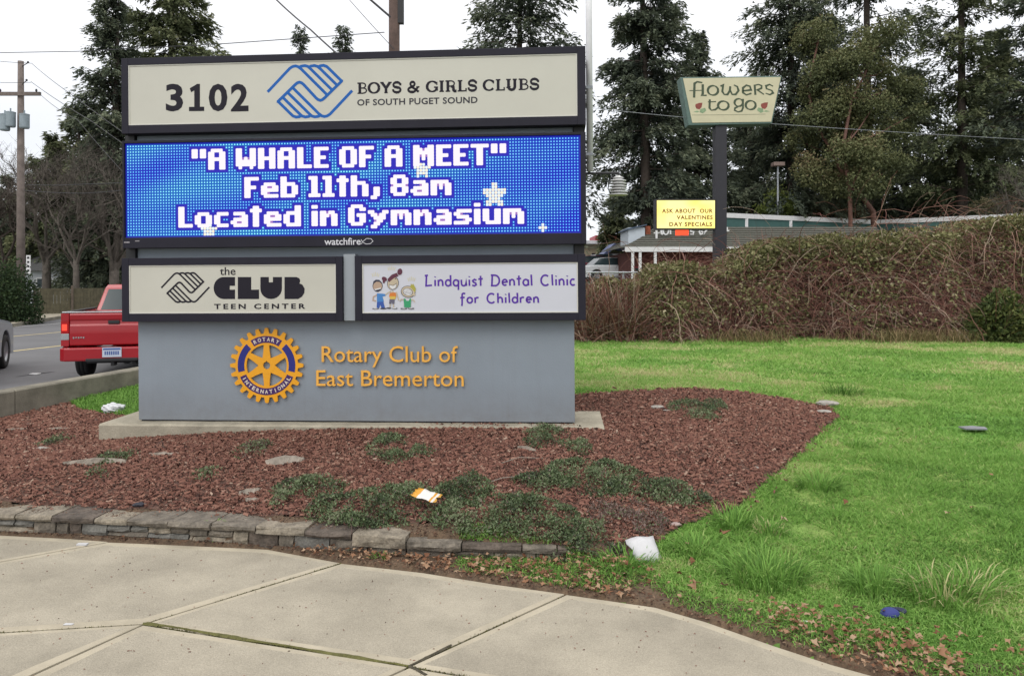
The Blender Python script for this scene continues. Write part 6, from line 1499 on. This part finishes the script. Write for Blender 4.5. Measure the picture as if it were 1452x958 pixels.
V, F = kites(np.stack([x, y, z], 1) - TO, Dd, R4.uniform(.04, .11, len(x)), R4.uniform(.03, .07, len(x)), R4)
M['brleaf'] = tintmat('bramble_leaves', [(.055, .060, .022), (.11, .11, .042), (.18, .18, .072), (.25, .235, .115), (.38, .33, .22), (.20, .10, .065)], .8, .15)
stuff(np_mesh('leaves', V, F, M['brleaf'], th, tint=np.clip(.36 + .23 * R4.normal(size=len(x)) + .2 * noise2(x, z, 1.3, 91), 0, 1)))
def canes(name, par, n, pf, seg=6, L=(.5, 1.6), r=(.006, .014), m=None, org=TO, arch=.5, upw=.6, tr=None):
    x, y, z = pf(n); P = np.stack([x, y, z], 1) - org; d = R4.normal(size=(n, 3)); d[:, 2] += upw; d /= np.linalg.norm(d, axis=1, keepdims=True); Ls = R4.uniform(*L, n) / seg
    rad = R4.uniform(*r, n); pts = [P]; dd = d.copy()
    for k in range(seg):
        dd = dd + np.array([0, 0, -arch / seg]) + R4.normal(size=(n, 3)) * .16; dd /= np.linalg.norm(dd, axis=1, keepdims=True); pts.append(pts[-1] + dd * Ls[:, None])
    V = []
    for k, q in enumerate(pts):
        s = np.cross(dd, R4.normal(size=(1, 3)) * .2 + np.array([.1, 1, .2])); s /= np.linalg.norm(s, axis=1, keepdims=True) + 1e-9; w2 = (rad * (1 - .7 * k / seg))[:, None]
        V += [q + s * w2, q - s * w2]
    V = np.stack(V, 1).reshape(-1, 3); o = np.arange(n)[:, None] * (2 * (seg + 1))
    F = np.concatenate([o + np.array([[2 * k, 2 * k + 1, 2 * k + 3, 2 * k + 2]]) for k in range(seg)], 0); t = np.tile(R4.random(n), seg)
    return stuff(np_mesh(name, V, F, m, par, tint=t))
M['cane'] = tintmat('bramble_canes', [(.065, .028, .024), (.14, .056, .044), (.19, .085, .066), (.24, .14, .105), (.36, .28, .22)], .85)
def pfb(n): x, y, z, u = bpoint(n); return x, y + .15, z - .25
def pkeep(n):
    x, y, z = pfb(int(n * 2.2)); k = R4.random(len(x)) < np.where(x < BX0 + 1.6, .28, 1); x, y, z = x[k][:n], y[k][:n], z[k][:n]
    m_ = n - len(x); return (x, y, z) if m_ <= 0 else tuple(np.concatenate([a, a[:m_]]) for a in (x, y, z))
canes('canes', th, 25000, pkeep, 3, (.22, 1.0), (.004, .010), M['cane'], TO, 1.0, .5)
def parch(n): x = R4.uniform(BX0 + .2, BX1, n); return x, bfront(x) + R4.uniform(.1, 2.2, n), btop(x) - R4.uniform(.1, .6, n)
canes('arching_canes', th, 420, parch, 8, (1.0, 2.2), (.006, .011), M['cane'], TO, 1.9, 1.5)
# inner mass of old dead canes
xs1 = np.linspace(BX0 + 1.3, BX1, 120); V = []; F = []
for i, x in enumerate(xs1):
    f0 = bfront(x) + 1.0 + .5 * max(0, 1 - (x - xs1[0])); t0 = float(btop(x)) - .72
    for j in range(7):
        u = j / 6; V.append((x - TO[0], f0 + .9 * u ** 2.2 + .22 * float(noise2(x, u * 3, 3, 9)) - TO[1], .05 + (t0 - .05) * u + .18 * float(noise2(x, u * 5, 5, 2)) * (u > .3) - TO[2]))
    V.append((x - TO[0], f0 + 3.2 - TO[1], t0 - TO[2])); V.append((x - TO[0], f0 + 3.4 - TO[1], .05 - TO[2]))
for i in range(len(xs1) - 1):
    for j in range(8): a = i * 9 + j; F.append((a, a + 9, a + 10, a + 1))
MB().add(V, F).build('dead_cane_mass', mat('dead_canes', (.035, .020, .017), .95, .5, 7, bump=1, bscale=12, col2=(.11, .062, .048)), th)

def shrub(name, label, cat, cx_, cy_, rx, ry, h_, nl, cols, lsz, par=None, z0=None, ncan=0, group=None, bias=.5, trans=.15):
    z0 = h1(cx_, cy_) if z0 is None else z0; o = thing(name, label, cat, (cx_, cy_, z0), 0, group)
    d = R4.normal(size=(nl, 3)); d /= np.linalg.norm(d, axis=1, keepdims=True); r = R4.random(nl) ** .4; P = d * r[:, None]; P[:, 2] = np.abs(P[:, 2]); bump_ = 1 + .22 * noise2(d[:, 0] * 3 + cx_, d[:, 2] * 3 + d[:, 1] * 2, 1.6, 3)
    P = P * bump_[:, None] * np.array([rx, ry, h_]); Dd = d + R4.normal(size=(nl, 3)) * .8
    V, F = kites(P, Dd, R4.uniform(.6, 1.4, nl) * lsz, R4.uniform(.35, .7, nl) * lsz, R4)
    t = np.clip(.45 + .2 * R4.normal(size=nl) + .25 * noise2(P[:, 0] * 2, P[:, 2] * 2 + P[:, 1], 2.2 / max(rx, .5), 7), 0, 1)
    stuff(np_mesh('foliage', V, F, tintmat(name + '_leaves', cols, .75, trans), o, tint=t))
    if ncan: canes('stems', o, ncan, lambda n: (R4.normal(size=n) * rx * .3, R4.normal(size=n) * ry * .3, np.zeros(n) + .02), 5, (h_ * .6, h_ * 1.25), (.006, .014), M['cane'], np.zeros(3), .2, 2.2)
    return o
# loose shrubs in front of, and beside, the brambles
for px, py, rx, hh_, nl, lab in ((832, 482, .45, 1.12, 500, 'nearly leafless shrub just right of the sign at the lawn edge'), (878, 484, .65, 1.2, 900, 'taller twiggy shrub second from the sign at the lawn edge')):
    p = D(px, py, 15.6); shrub('bare_shrub', lab, 'shrub', p.x, 15.6, rx, .6, hh_, nl, [(.05, .045, .03), (.10, .09, .05), (.15, .13, .08)], .07, ncan=420)
p = D(1418, 470, 15.3); shrub('broom_shrub', 'rounded green shrub in front of the brambles at the right edge', 'shrub', p.x, 15.3, .62, .5, 1.05, 5200, [(.03, .045, .015), (.06, .085, .025), (.11, .13, .035), (.15, .15, .05)], .10, ncan=60)
# straw coloured long grass at the foot of the brambles
xg_ = R4.uniform(3.2, 10.6, 5200); kx = R4.random(5200) < np.clip(.18 + noise2(xg_, xg_ * 0, 1.1, 3) * .7 + 1.2 * np.exp(-((xg_ - 8.4) / .8) ** 2), 0, 1); xg_ = xg_[kx]
blades('dry_grass', xg_, bfront(xg_) - .15 + R4.normal(size=len(xg_)) * .22, R4.uniform(.10, .42, len(xg_)), np.full(len(xg_), .012), R4.uniform(.3, 1.6, len(xg_)), R4, R4.random(len(xg_)), None, 1., tintmat('dry_grass', [(.12, .13, .05), (.24, .18, .09), (.30, .22, .12)], .9, .2))

# ---------------------------------------------------------------- trees
R5 = np.random.default_rng(123)
FIRC = [(.052, .064, .055), (.082, .102, .076), (.115, .14, .095), (.15, .175, .115), (.20, .215, .14)]
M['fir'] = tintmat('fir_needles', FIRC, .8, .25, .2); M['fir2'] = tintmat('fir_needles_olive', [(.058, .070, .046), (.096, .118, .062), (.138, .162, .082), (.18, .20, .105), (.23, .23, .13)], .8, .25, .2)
def fir(label, px, d, ytop, hwpx, base=.12, nbr=150, nl=21000, m='fir', rag=.35, droop=.35, sz=.42, trunkr=.35, gap=.0, group='tall firs', name='fir_tree', cat='fir tree', shape=.72, vis_low=None):
    x0 = (px - CX) / FPX * d; z0 = h1(x0, d); Ht = CH - (ytop - HY) / FPX * d - z0; R = hwpx / FPX * d
    o = thing(name, label, cat, (x0, d, z0), 0, group)
    nb = nbr; t = np.sort(R5.random(nb) ** .85); zb = Ht * (base + (1 - base) * t) ; t1 = 1 - t       # t1: 1 at the crown's foot
    L = R * np.clip(t1, 0, 1) ** shape * R5.uniform(1 - rag, 1 + rag * .5, nb) + .25
    low_cut = np.clip(t / .12, .35, 1); L *= low_cut
    if gap: L *= np.where(R5.random(nb) < gap, .35, 1)
    az = np.arange(nb) * 2.399 + R5.normal(size=nb) * .8; rise = .35 * (1 - t1) - droop * t1 * .5 + R5.normal(size=nb) * .13
    w_ = L / L.sum(); cnt = np.maximum(4, (nl * 2.4 * w_).astype(int)); bi = np.repeat(np.arange(nb), cnt); N = len(bi)
    Lb = L[bi]; ca, sa = np.cos(az[bi]), np.sin(az[bi])
    KS = 16; ks = R5.integers(0, KS, N); sd = np.where(ks % 2 == 0, 1., -1.); jit = R5.random((nb, KS)); jz = R5.normal(size=(nb, KS)); jl = R5.uniform(.45, 1.2, (nb, KS))
    s0 = .10 + .86 * ((ks // 2) + .8 * jit[bi, ks]) / (KS / 2)                     # where the side twig leaves the branch
    sub_ = Lb * (.42 * np.sin(np.clip(s0, 0, 1) * 2.5) + .10) * jl[bi, ks]; u = R5.random(N) ** .8
    ang = .95 - .45 * s0; fx, fy = np.cos(ang), np.sin(ang) * sd
    lx_ = s0 * Lb + fx * sub_ * u; ly_ = fy * sub_ * u + R5.normal(size=N) * (.05 + .04 * sz)
    tipm = s0 > .85; s = lx_ / np.maximum(Lb, .1)
    dzv = rise[bi] * lx_ - droop * .30 * lx_ ** 2 / (R + .5) - .45 * sub_ * u ** 1.6 + jz[bi, ks] * .14 * Lb * .5 + R5.normal(size=N) * .10 - .28 * R5.random(N) ** 1.5
    P = np.stack([ca * lx_ - sa * ly_, sa * lx_ + ca * ly_, zb[bi] + dzv], 1)
    dirx = fx + .35 * R5.normal(size=N); diry = fy * .9 + .4 * R5.normal(size=N)
    Dd = np.stack([ca * dirx - sa * diry, sa * dirx + ca * diry, -.45 + .35 * R5.normal(size=N)], 1)
    V, F = slivers(P, Dd, R5.uniform(.40, 1.0, N) * sz, R5.uniform(.16, .36, N) * sz, R5, up=np.array([0, 0, 1.0]))
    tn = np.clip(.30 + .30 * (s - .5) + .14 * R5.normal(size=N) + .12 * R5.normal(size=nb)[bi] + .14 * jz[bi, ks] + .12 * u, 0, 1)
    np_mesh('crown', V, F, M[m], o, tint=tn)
    mb = MB(); lean = R5.normal() * .01; path = [(lean * Ht * k, 0, -.4 if k == 0 else Ht * k) for k in (0, .25, .5, .75, .98)]; mb.tube(path, [trunkr * v for v in (1.15, .9, .65, .38, .06)], 9)
    mb.build('trunk', M['bark'], o, True)
    mb = MB()
    for i in range(nb):
        if L[i] < .5: continue
        e1 = (math.cos(az[i]) * L[i] * .5, math.sin(az[i]) * L[i] * .5, zb[i] + rise[i] * L[i] * .5 - droop * .075 * L[i] ** 2 / (R + .5)); e2 = (math.cos(az[i]) * L[i] * .93, math.sin(az[i]) * L[i] * .93, zb[i] + rise[i] * L[i] * .93 - droop * .26 * L[i] ** 2 / (R + .5))
        mb.tube([(0, 0, zb[i]), e1, e2], [.05, .035, .012], 3, cap=False)
    stuff(mb.build('limbs', M['bark'], o)); return o
fir('tall dark fir between the left utility pole and the sign, its left side open', 158, 42, -18, 64, .10, 150, 15000, rag=.5, sz=.40)
fir('broadest fir on the left, its top cut by the photo above the sign corner', 240, 46, -150, 108, .10, 170, 24000, m='fir2', rag=.4, sz=.5)
fir('fir whose crown rises above the sign right of the middle utility pole', 738, 50, -150, 125, .10, 150, 17000, rag=.35, sz=.5)
fir('dense tapering fir standing alone between the sign and the flower shop sign', 918, 47, -190, 73, .15, 190, 29000, rag=.32, sz=.44, droop=.30)
fir('smaller fir behind the flower shop sign with its top bending right', 988, 52, 46, 66, .06, 110, 13000, rag=.5, sz=.45)
fir('dark fir right of the flower shop sign', 1122, 51, -170, 92, .14, 140, 19000, rag=.5, sz=.45, gap=.15)
fir('tall fir with bare dark trunk behind the red barked trees', 1232, 55, -300, 118, .20, 100, 13000, rag=.6, sz=.45, gap=.35)
fir('open fir with sky gaps left of the right edge', 1365, 50, -190, 92, .10, 110, 12000, m='fir2', rag=.5, sz=.45, gap=.35, droop=.15)
fir('farthest right fir cut by the edge of the photo', 1468, 48, -180, 96, .14, 100, 11000, rag=.5, sz=.45, gap=.35, droop=.15)
fir('low wide fir foliage behind the shop roof under the flower shop sign', 1062, 57, 120, 60, .03, 80, 9000, rag=.4, sz=.5, gap=.1)
fir('fir filling the wood behind the first red barked tree', 1172, 62, 20, 85, .05, 130, 15000, rag=.4, sz=.6)
fir('fir filling the wood behind the forked red barked tree', 1285, 63, 90, 90, .05, 120, 14000, rag=.4, sz=.6, gap=.15)
fir('fir filling the wood between the two rightmost firs', 1415, 60, 40, 76, .05, 120, 13000, m='fir2', rag=.45, sz=.6, gap=.2)
fir('fir filling the wood right of the shop sign pole', 1068, 63, 90, 66, .04, 100, 9000, rag=.4, sz=.6)
fir('small conifer far off below the temperature sensor', 876, 64, 268, 30, .03, 80, 5000, m='fir2', rag=.25, sz=.5, trunkr=.2)
fir('slim fir tip showing above the sign, the left of two', 425, 60, 34, 34, .1, 110, 5000, rag=.5, sz=.45, trunkr=.2)
fir('slim fir tip showing above the sign, the right of two', 487, 60, 36, 44, .1, 110, 6000, rag=.5, sz=.45, trunkr=.2)
fir('dark low cedar behind the fence left of the sign', 75, 47, 190, 60, .04, 90, 9000, rag=.6, sz=.45, gap=.35, name='cedar_tree', cat='cedar', m='fir2', group=None)
fir('dense evergreen behind the bare trees beside the left utility pole', 112, 50, 150, 70, .03, 110, 12000, rag=.5, sz=.5, name='cedar_tree', cat='cedar', m='fir2', group=None)
fir('low evergreen at the far left edge behind the round hedge', 10, 48, 250, 60, .03, 90, 9000, rag=.6, sz=.5, gap=.2, name='cedar_tree', cat='cedar', group=None)
fir('dark cedar close behind the left corner of the sign', 150, 42.5, 200, 62, .05, 110, 12000, rag=.4, sz=.42, gap=.1, name='cedar_tree', cat='cedar', group=None)

def broadleaf(label, name, cat, trunkpx, clumps, d, cols, tm, nl=900, lsz=.22, group=None, tr=.22):
    x0 = (trunkpx[0][0] - CX) / FPX * d; z0 = h1(x0, d); o = thing(name, label, cat, (x0, d, z0), 0, group); org = Vector((x0, d, z0))
    mb = MB(); P = [D(a, b, d) - org for a, b in trunkpx]; P[0].z = -.3; mb.tube(P, [tr * (1 - .7 * i / (len(P) - 1)) for i in range(len(P))], 8); mb.build('trunk', tm, o, True)
    mb = MB(); AV = []; AT = []
    for (cx_, cy_, rx, ry) in clumps:
        c = D(cx_, cy_, d + R5.uniform(-1.2, 1.2)) - org; b_ = min(P[1:], key=lambda q: (q - c).length + (2.5 if q.z > c.z else 0)); mb.tube([b_, (b_ + c) / 2 + Vector((0, 0, -.15)), c], [.07, .05, .02], 5, cap=False)
        n = int(nl * rx * ry / 900); q = R5.normal(size=(n, 3)); q /= np.linalg.norm(q, axis=1, keepdims=True); q *= (R5.random(n) ** .45)[:, None]; q *= (1 + .55 * noise2(q[:, 0] * 5 + cx_, q[:, 2] * 5 + cy_, 1, 2))[:, None]
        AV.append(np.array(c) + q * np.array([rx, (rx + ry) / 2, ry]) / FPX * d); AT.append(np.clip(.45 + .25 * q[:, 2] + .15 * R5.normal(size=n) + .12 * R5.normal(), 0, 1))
    stuff(mb.build('limbs', tm, o)); P_ = np.concatenate(AV); N = len(P_); Dd = R5.normal(size=(N, 3)); Dd[:, 2] -= .2
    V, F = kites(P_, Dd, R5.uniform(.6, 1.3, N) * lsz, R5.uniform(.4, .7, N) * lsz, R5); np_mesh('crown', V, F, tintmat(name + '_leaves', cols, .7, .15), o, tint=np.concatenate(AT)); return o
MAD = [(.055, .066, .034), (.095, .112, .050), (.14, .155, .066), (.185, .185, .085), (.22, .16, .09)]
broadleaf('madrone with a leaning red trunk and olive crown right of the lamp post', 'madrone_tree', 'madrone', [(1243, 330), (1238, 300), (1215, 270), (1196, 250), (1180, 215), (1152, 170), (1146, 120), (1160, 60)],
          [(1160, 48, 34, 24), (1140, 60, 22, 18), (1178, 90, 26, 20), (1150, 130, 22, 18), (1155, 170, 34, 24), (1135, 200, 28, 22), (1175, 205, 30, 26), (1200, 240, 30, 22), (1150, 240, 26, 24), (1215, 165, 28, 22), (1185, 150, 26, 22), (1195, 190, 30, 26), (1225, 225, 28, 26), (1240, 265, 26, 22), (1180, 262, 30, 20), (1160, 110, 26, 20)], 47, MAD, M['madrone'], 2300, .18, 'madrones', .20)
broadleaf('madrone with a forked red limb below the sky gap', 'madrone_tree', 'madrone', [(1208, 330), (1205, 270), (1195, 210), (1208, 140), (1225, 108), (1240, 70)],
          [(1230, 62, 30, 24), (1215, 85, 36, 26), (1262, 45, 28, 20), (1195, 100, 24, 20), (1275, 122, 36, 18), (1240, 150, 36, 22), (1290, 135, 22, 16), (1260, 190, 36, 24), (1230, 215, 30, 26), (1300, 160, 20, 16), (1270, 235, 26, 22), (1205, 130, 26, 22), (1215, 175, 26, 24), (1225, 260, 30, 24), (1195, 215, 24, 22), (1255, 100, 24, 18)], 45.5, MAD, M['madrone'], 2300, .18, 'madrones', .15)
YG = [(.06, .085, .02), (.10, .14, .03), (.15, .19, .045), (.20, .22, .07)]
broadleaf('bright yellow green bush behind the shop parapet under the lamp', 'leafy_bush', 'bush', [(1100, 330), (1100, 300)], [(1080, 296, 16, 8), (1105, 280, 20, 16), (1118, 295, 14, 12), (1092, 300, 14, 8)], 50, YG, M['bark'], 1500, .2)
broadleaf('brownish hedge plant showing over the middle of the parapet', 'leafy_bush', 'bush', [(1185, 330), (1185, 310)], [(1170, 298, 16, 9), (1195, 293, 20, 14), (1215, 302, 14, 8)], 51, [(.07, .05, .025), (.13, .09, .04), (.18, .14, .06)], M['bark'], 1500, .2)
broadleaf('mid green tree filling in below the open fir', 'leafy_tree', 'tree', [(1350, 330), (1350, 250)], [(1330, 250, 34, 26), (1365, 230, 36, 30), (1400, 255, 34, 24), (1345, 285, 40, 18), (1300, 280, 26, 18), (1385, 290, 36, 16)], 53, [(.035, .052, .028), (.058, .082, .04), (.085, .115, .05), (.12, .145, .07)], M['bark'], 1100, .26)
broadleaf('tan and green shrubbery above the parapet at the right edge', 'leafy_bush', 'bush', [(1425, 330), (1425, 300)], [(1400, 292, 22, 14), (1430, 288, 26, 16), (1455, 295, 22, 14)], 47, [(.06, .06, .03), (.11, .10, .05), (.17, .14, .08)], M['bark'], 1300, .2)

def bare_tree(label, px, d, ytop, spreadpx, tr, depth=6, group='bare trees', seed=1, m='barklight', lean=0., basepy=None, nk=3):
    r = random.Random(seed); x0 = (px - CX) / FPX * d; z0 = h1(x0, d); Ht = CH - (ytop - HY) / FPX * d - z0; R = spreadpx / FPX * d
    o = thing('bare_tree', label, 'tree', (x0, d, z0), 0, group); th_ = Ht * .28; mb = MB(); mb.tube([(0, 0, -.4), (lean * .3, 0, th_ * .5), (lean, 0, th_)], [tr * 1.25, tr, tr * .85], 9); mb.build('trunk', M[m], o, True)
    mb = MB()
    def grow(p, dv, L, rad, k):
        q = [p]; dd = dv.copy()
        for i in range(3):
            dd = (dd + Vector((r.gauss(0, .16), r.gauss(0, .16), r.gauss(.05, .12)))).normalized(); q.append(q[-1] + dd * L / 3)
        mb.tube(q, [rad, rad * .85, rad * .72, rad * .6], 3 if k < depth - 1 else 5, cap=False)
        if k == 0: return
        for i in range(r.choice([2, nk, nk])):
            b_ = q[r.choice([1, 2, 3, 3])]; nd = (dd + Vector((r.gauss(0, .62), r.gauss(0, .62), r.gauss(.10, .42)))).normalized(); grow(b_, nd, L * r.uniform(.6, .85), rad * .60, k - 1)
    for i in range(5):
        a = i * 1.256 + r.uniform(-.4, .4); e_ = r.uniform(.5, 1.4); dv = Vector((math.cos(a) * R / Ht * 1.5, math.sin(a) * R / Ht * 1.5, e_)).normalized(); grow(Vector((lean, 0, th_ * r.uniform(.7, 1))), dv, (Ht - th_) * .30, tr * .5, depth - 1)
    stuff(mb.build('branches', M[m], o)); return o
bare_tree('bare spreading tree beside the left utility pole', 66, 40.5, 140, 75, .22, 7, seed=4)
bare_tree('bare tree with pale twigs close behind the left corner of the sign', 162, 39.8, 185, 60, .26, 7, seed=9)
bare_tree('bare brown tree at the far left edge of the photo', 4, 40, 205, 60, .2, 7, seed=14, m='bark')
bare_tree('thin bare tree between the left utility pole and the first fir', 108, 38.8, 160, 60, .16, 7, seed=31)
bare_tree('bare bush of tan branches at the right edge above the brambles', 1462, 34, 195, 62, .12, 7, seed=22, m='barklight')
shrub('round_hedge', 'dense rounded green hedge bush at the left edge behind the silver car', 'hedge', (8 - CX) / FPX * 30.5, 30.5, 1.4, 1.3, 2.55, 9000, [(.012, .024, .010), (.022, .042, .016), (.038, .065, .022), (.06, .09, .03)], .13)
# low grass verge between far pavement and fence, far wood behind everything
R6 = np.random.default_rng(8)
def farwood(name, label, x0, x1, y0, y1, h0, h1_, n, m, sz):
    x = R6.uniform(x0, x1, n); y = R6.uniform(y0, y1, n); hh_ = (h0 + (h1_ - h0) * (.5 + .5 * noise2(x, x * 0, .25, 6))); z = far(x, y) + hh_ * R6.random(n) ** .8
    V, F = kites(np.stack([x, y, z], 1), R6.normal(size=(n, 3)), R6.uniform(.6, 1.3, n) * sz, R6.uniform(.4, .8, n) * sz, R6); return stuff(np_mesh(name, V, F, M[m], tint=np.clip(.35 + .2 * R6.normal(size=n), 0, 1)))
farwood('distant_wood', '', -75, -22, 60, 75, 3, 7, 16000, 'fir', .9)
farwood('distant_wood', '', 24, 70, 62, 80, 5, 9, 20000, 'fir', .9)
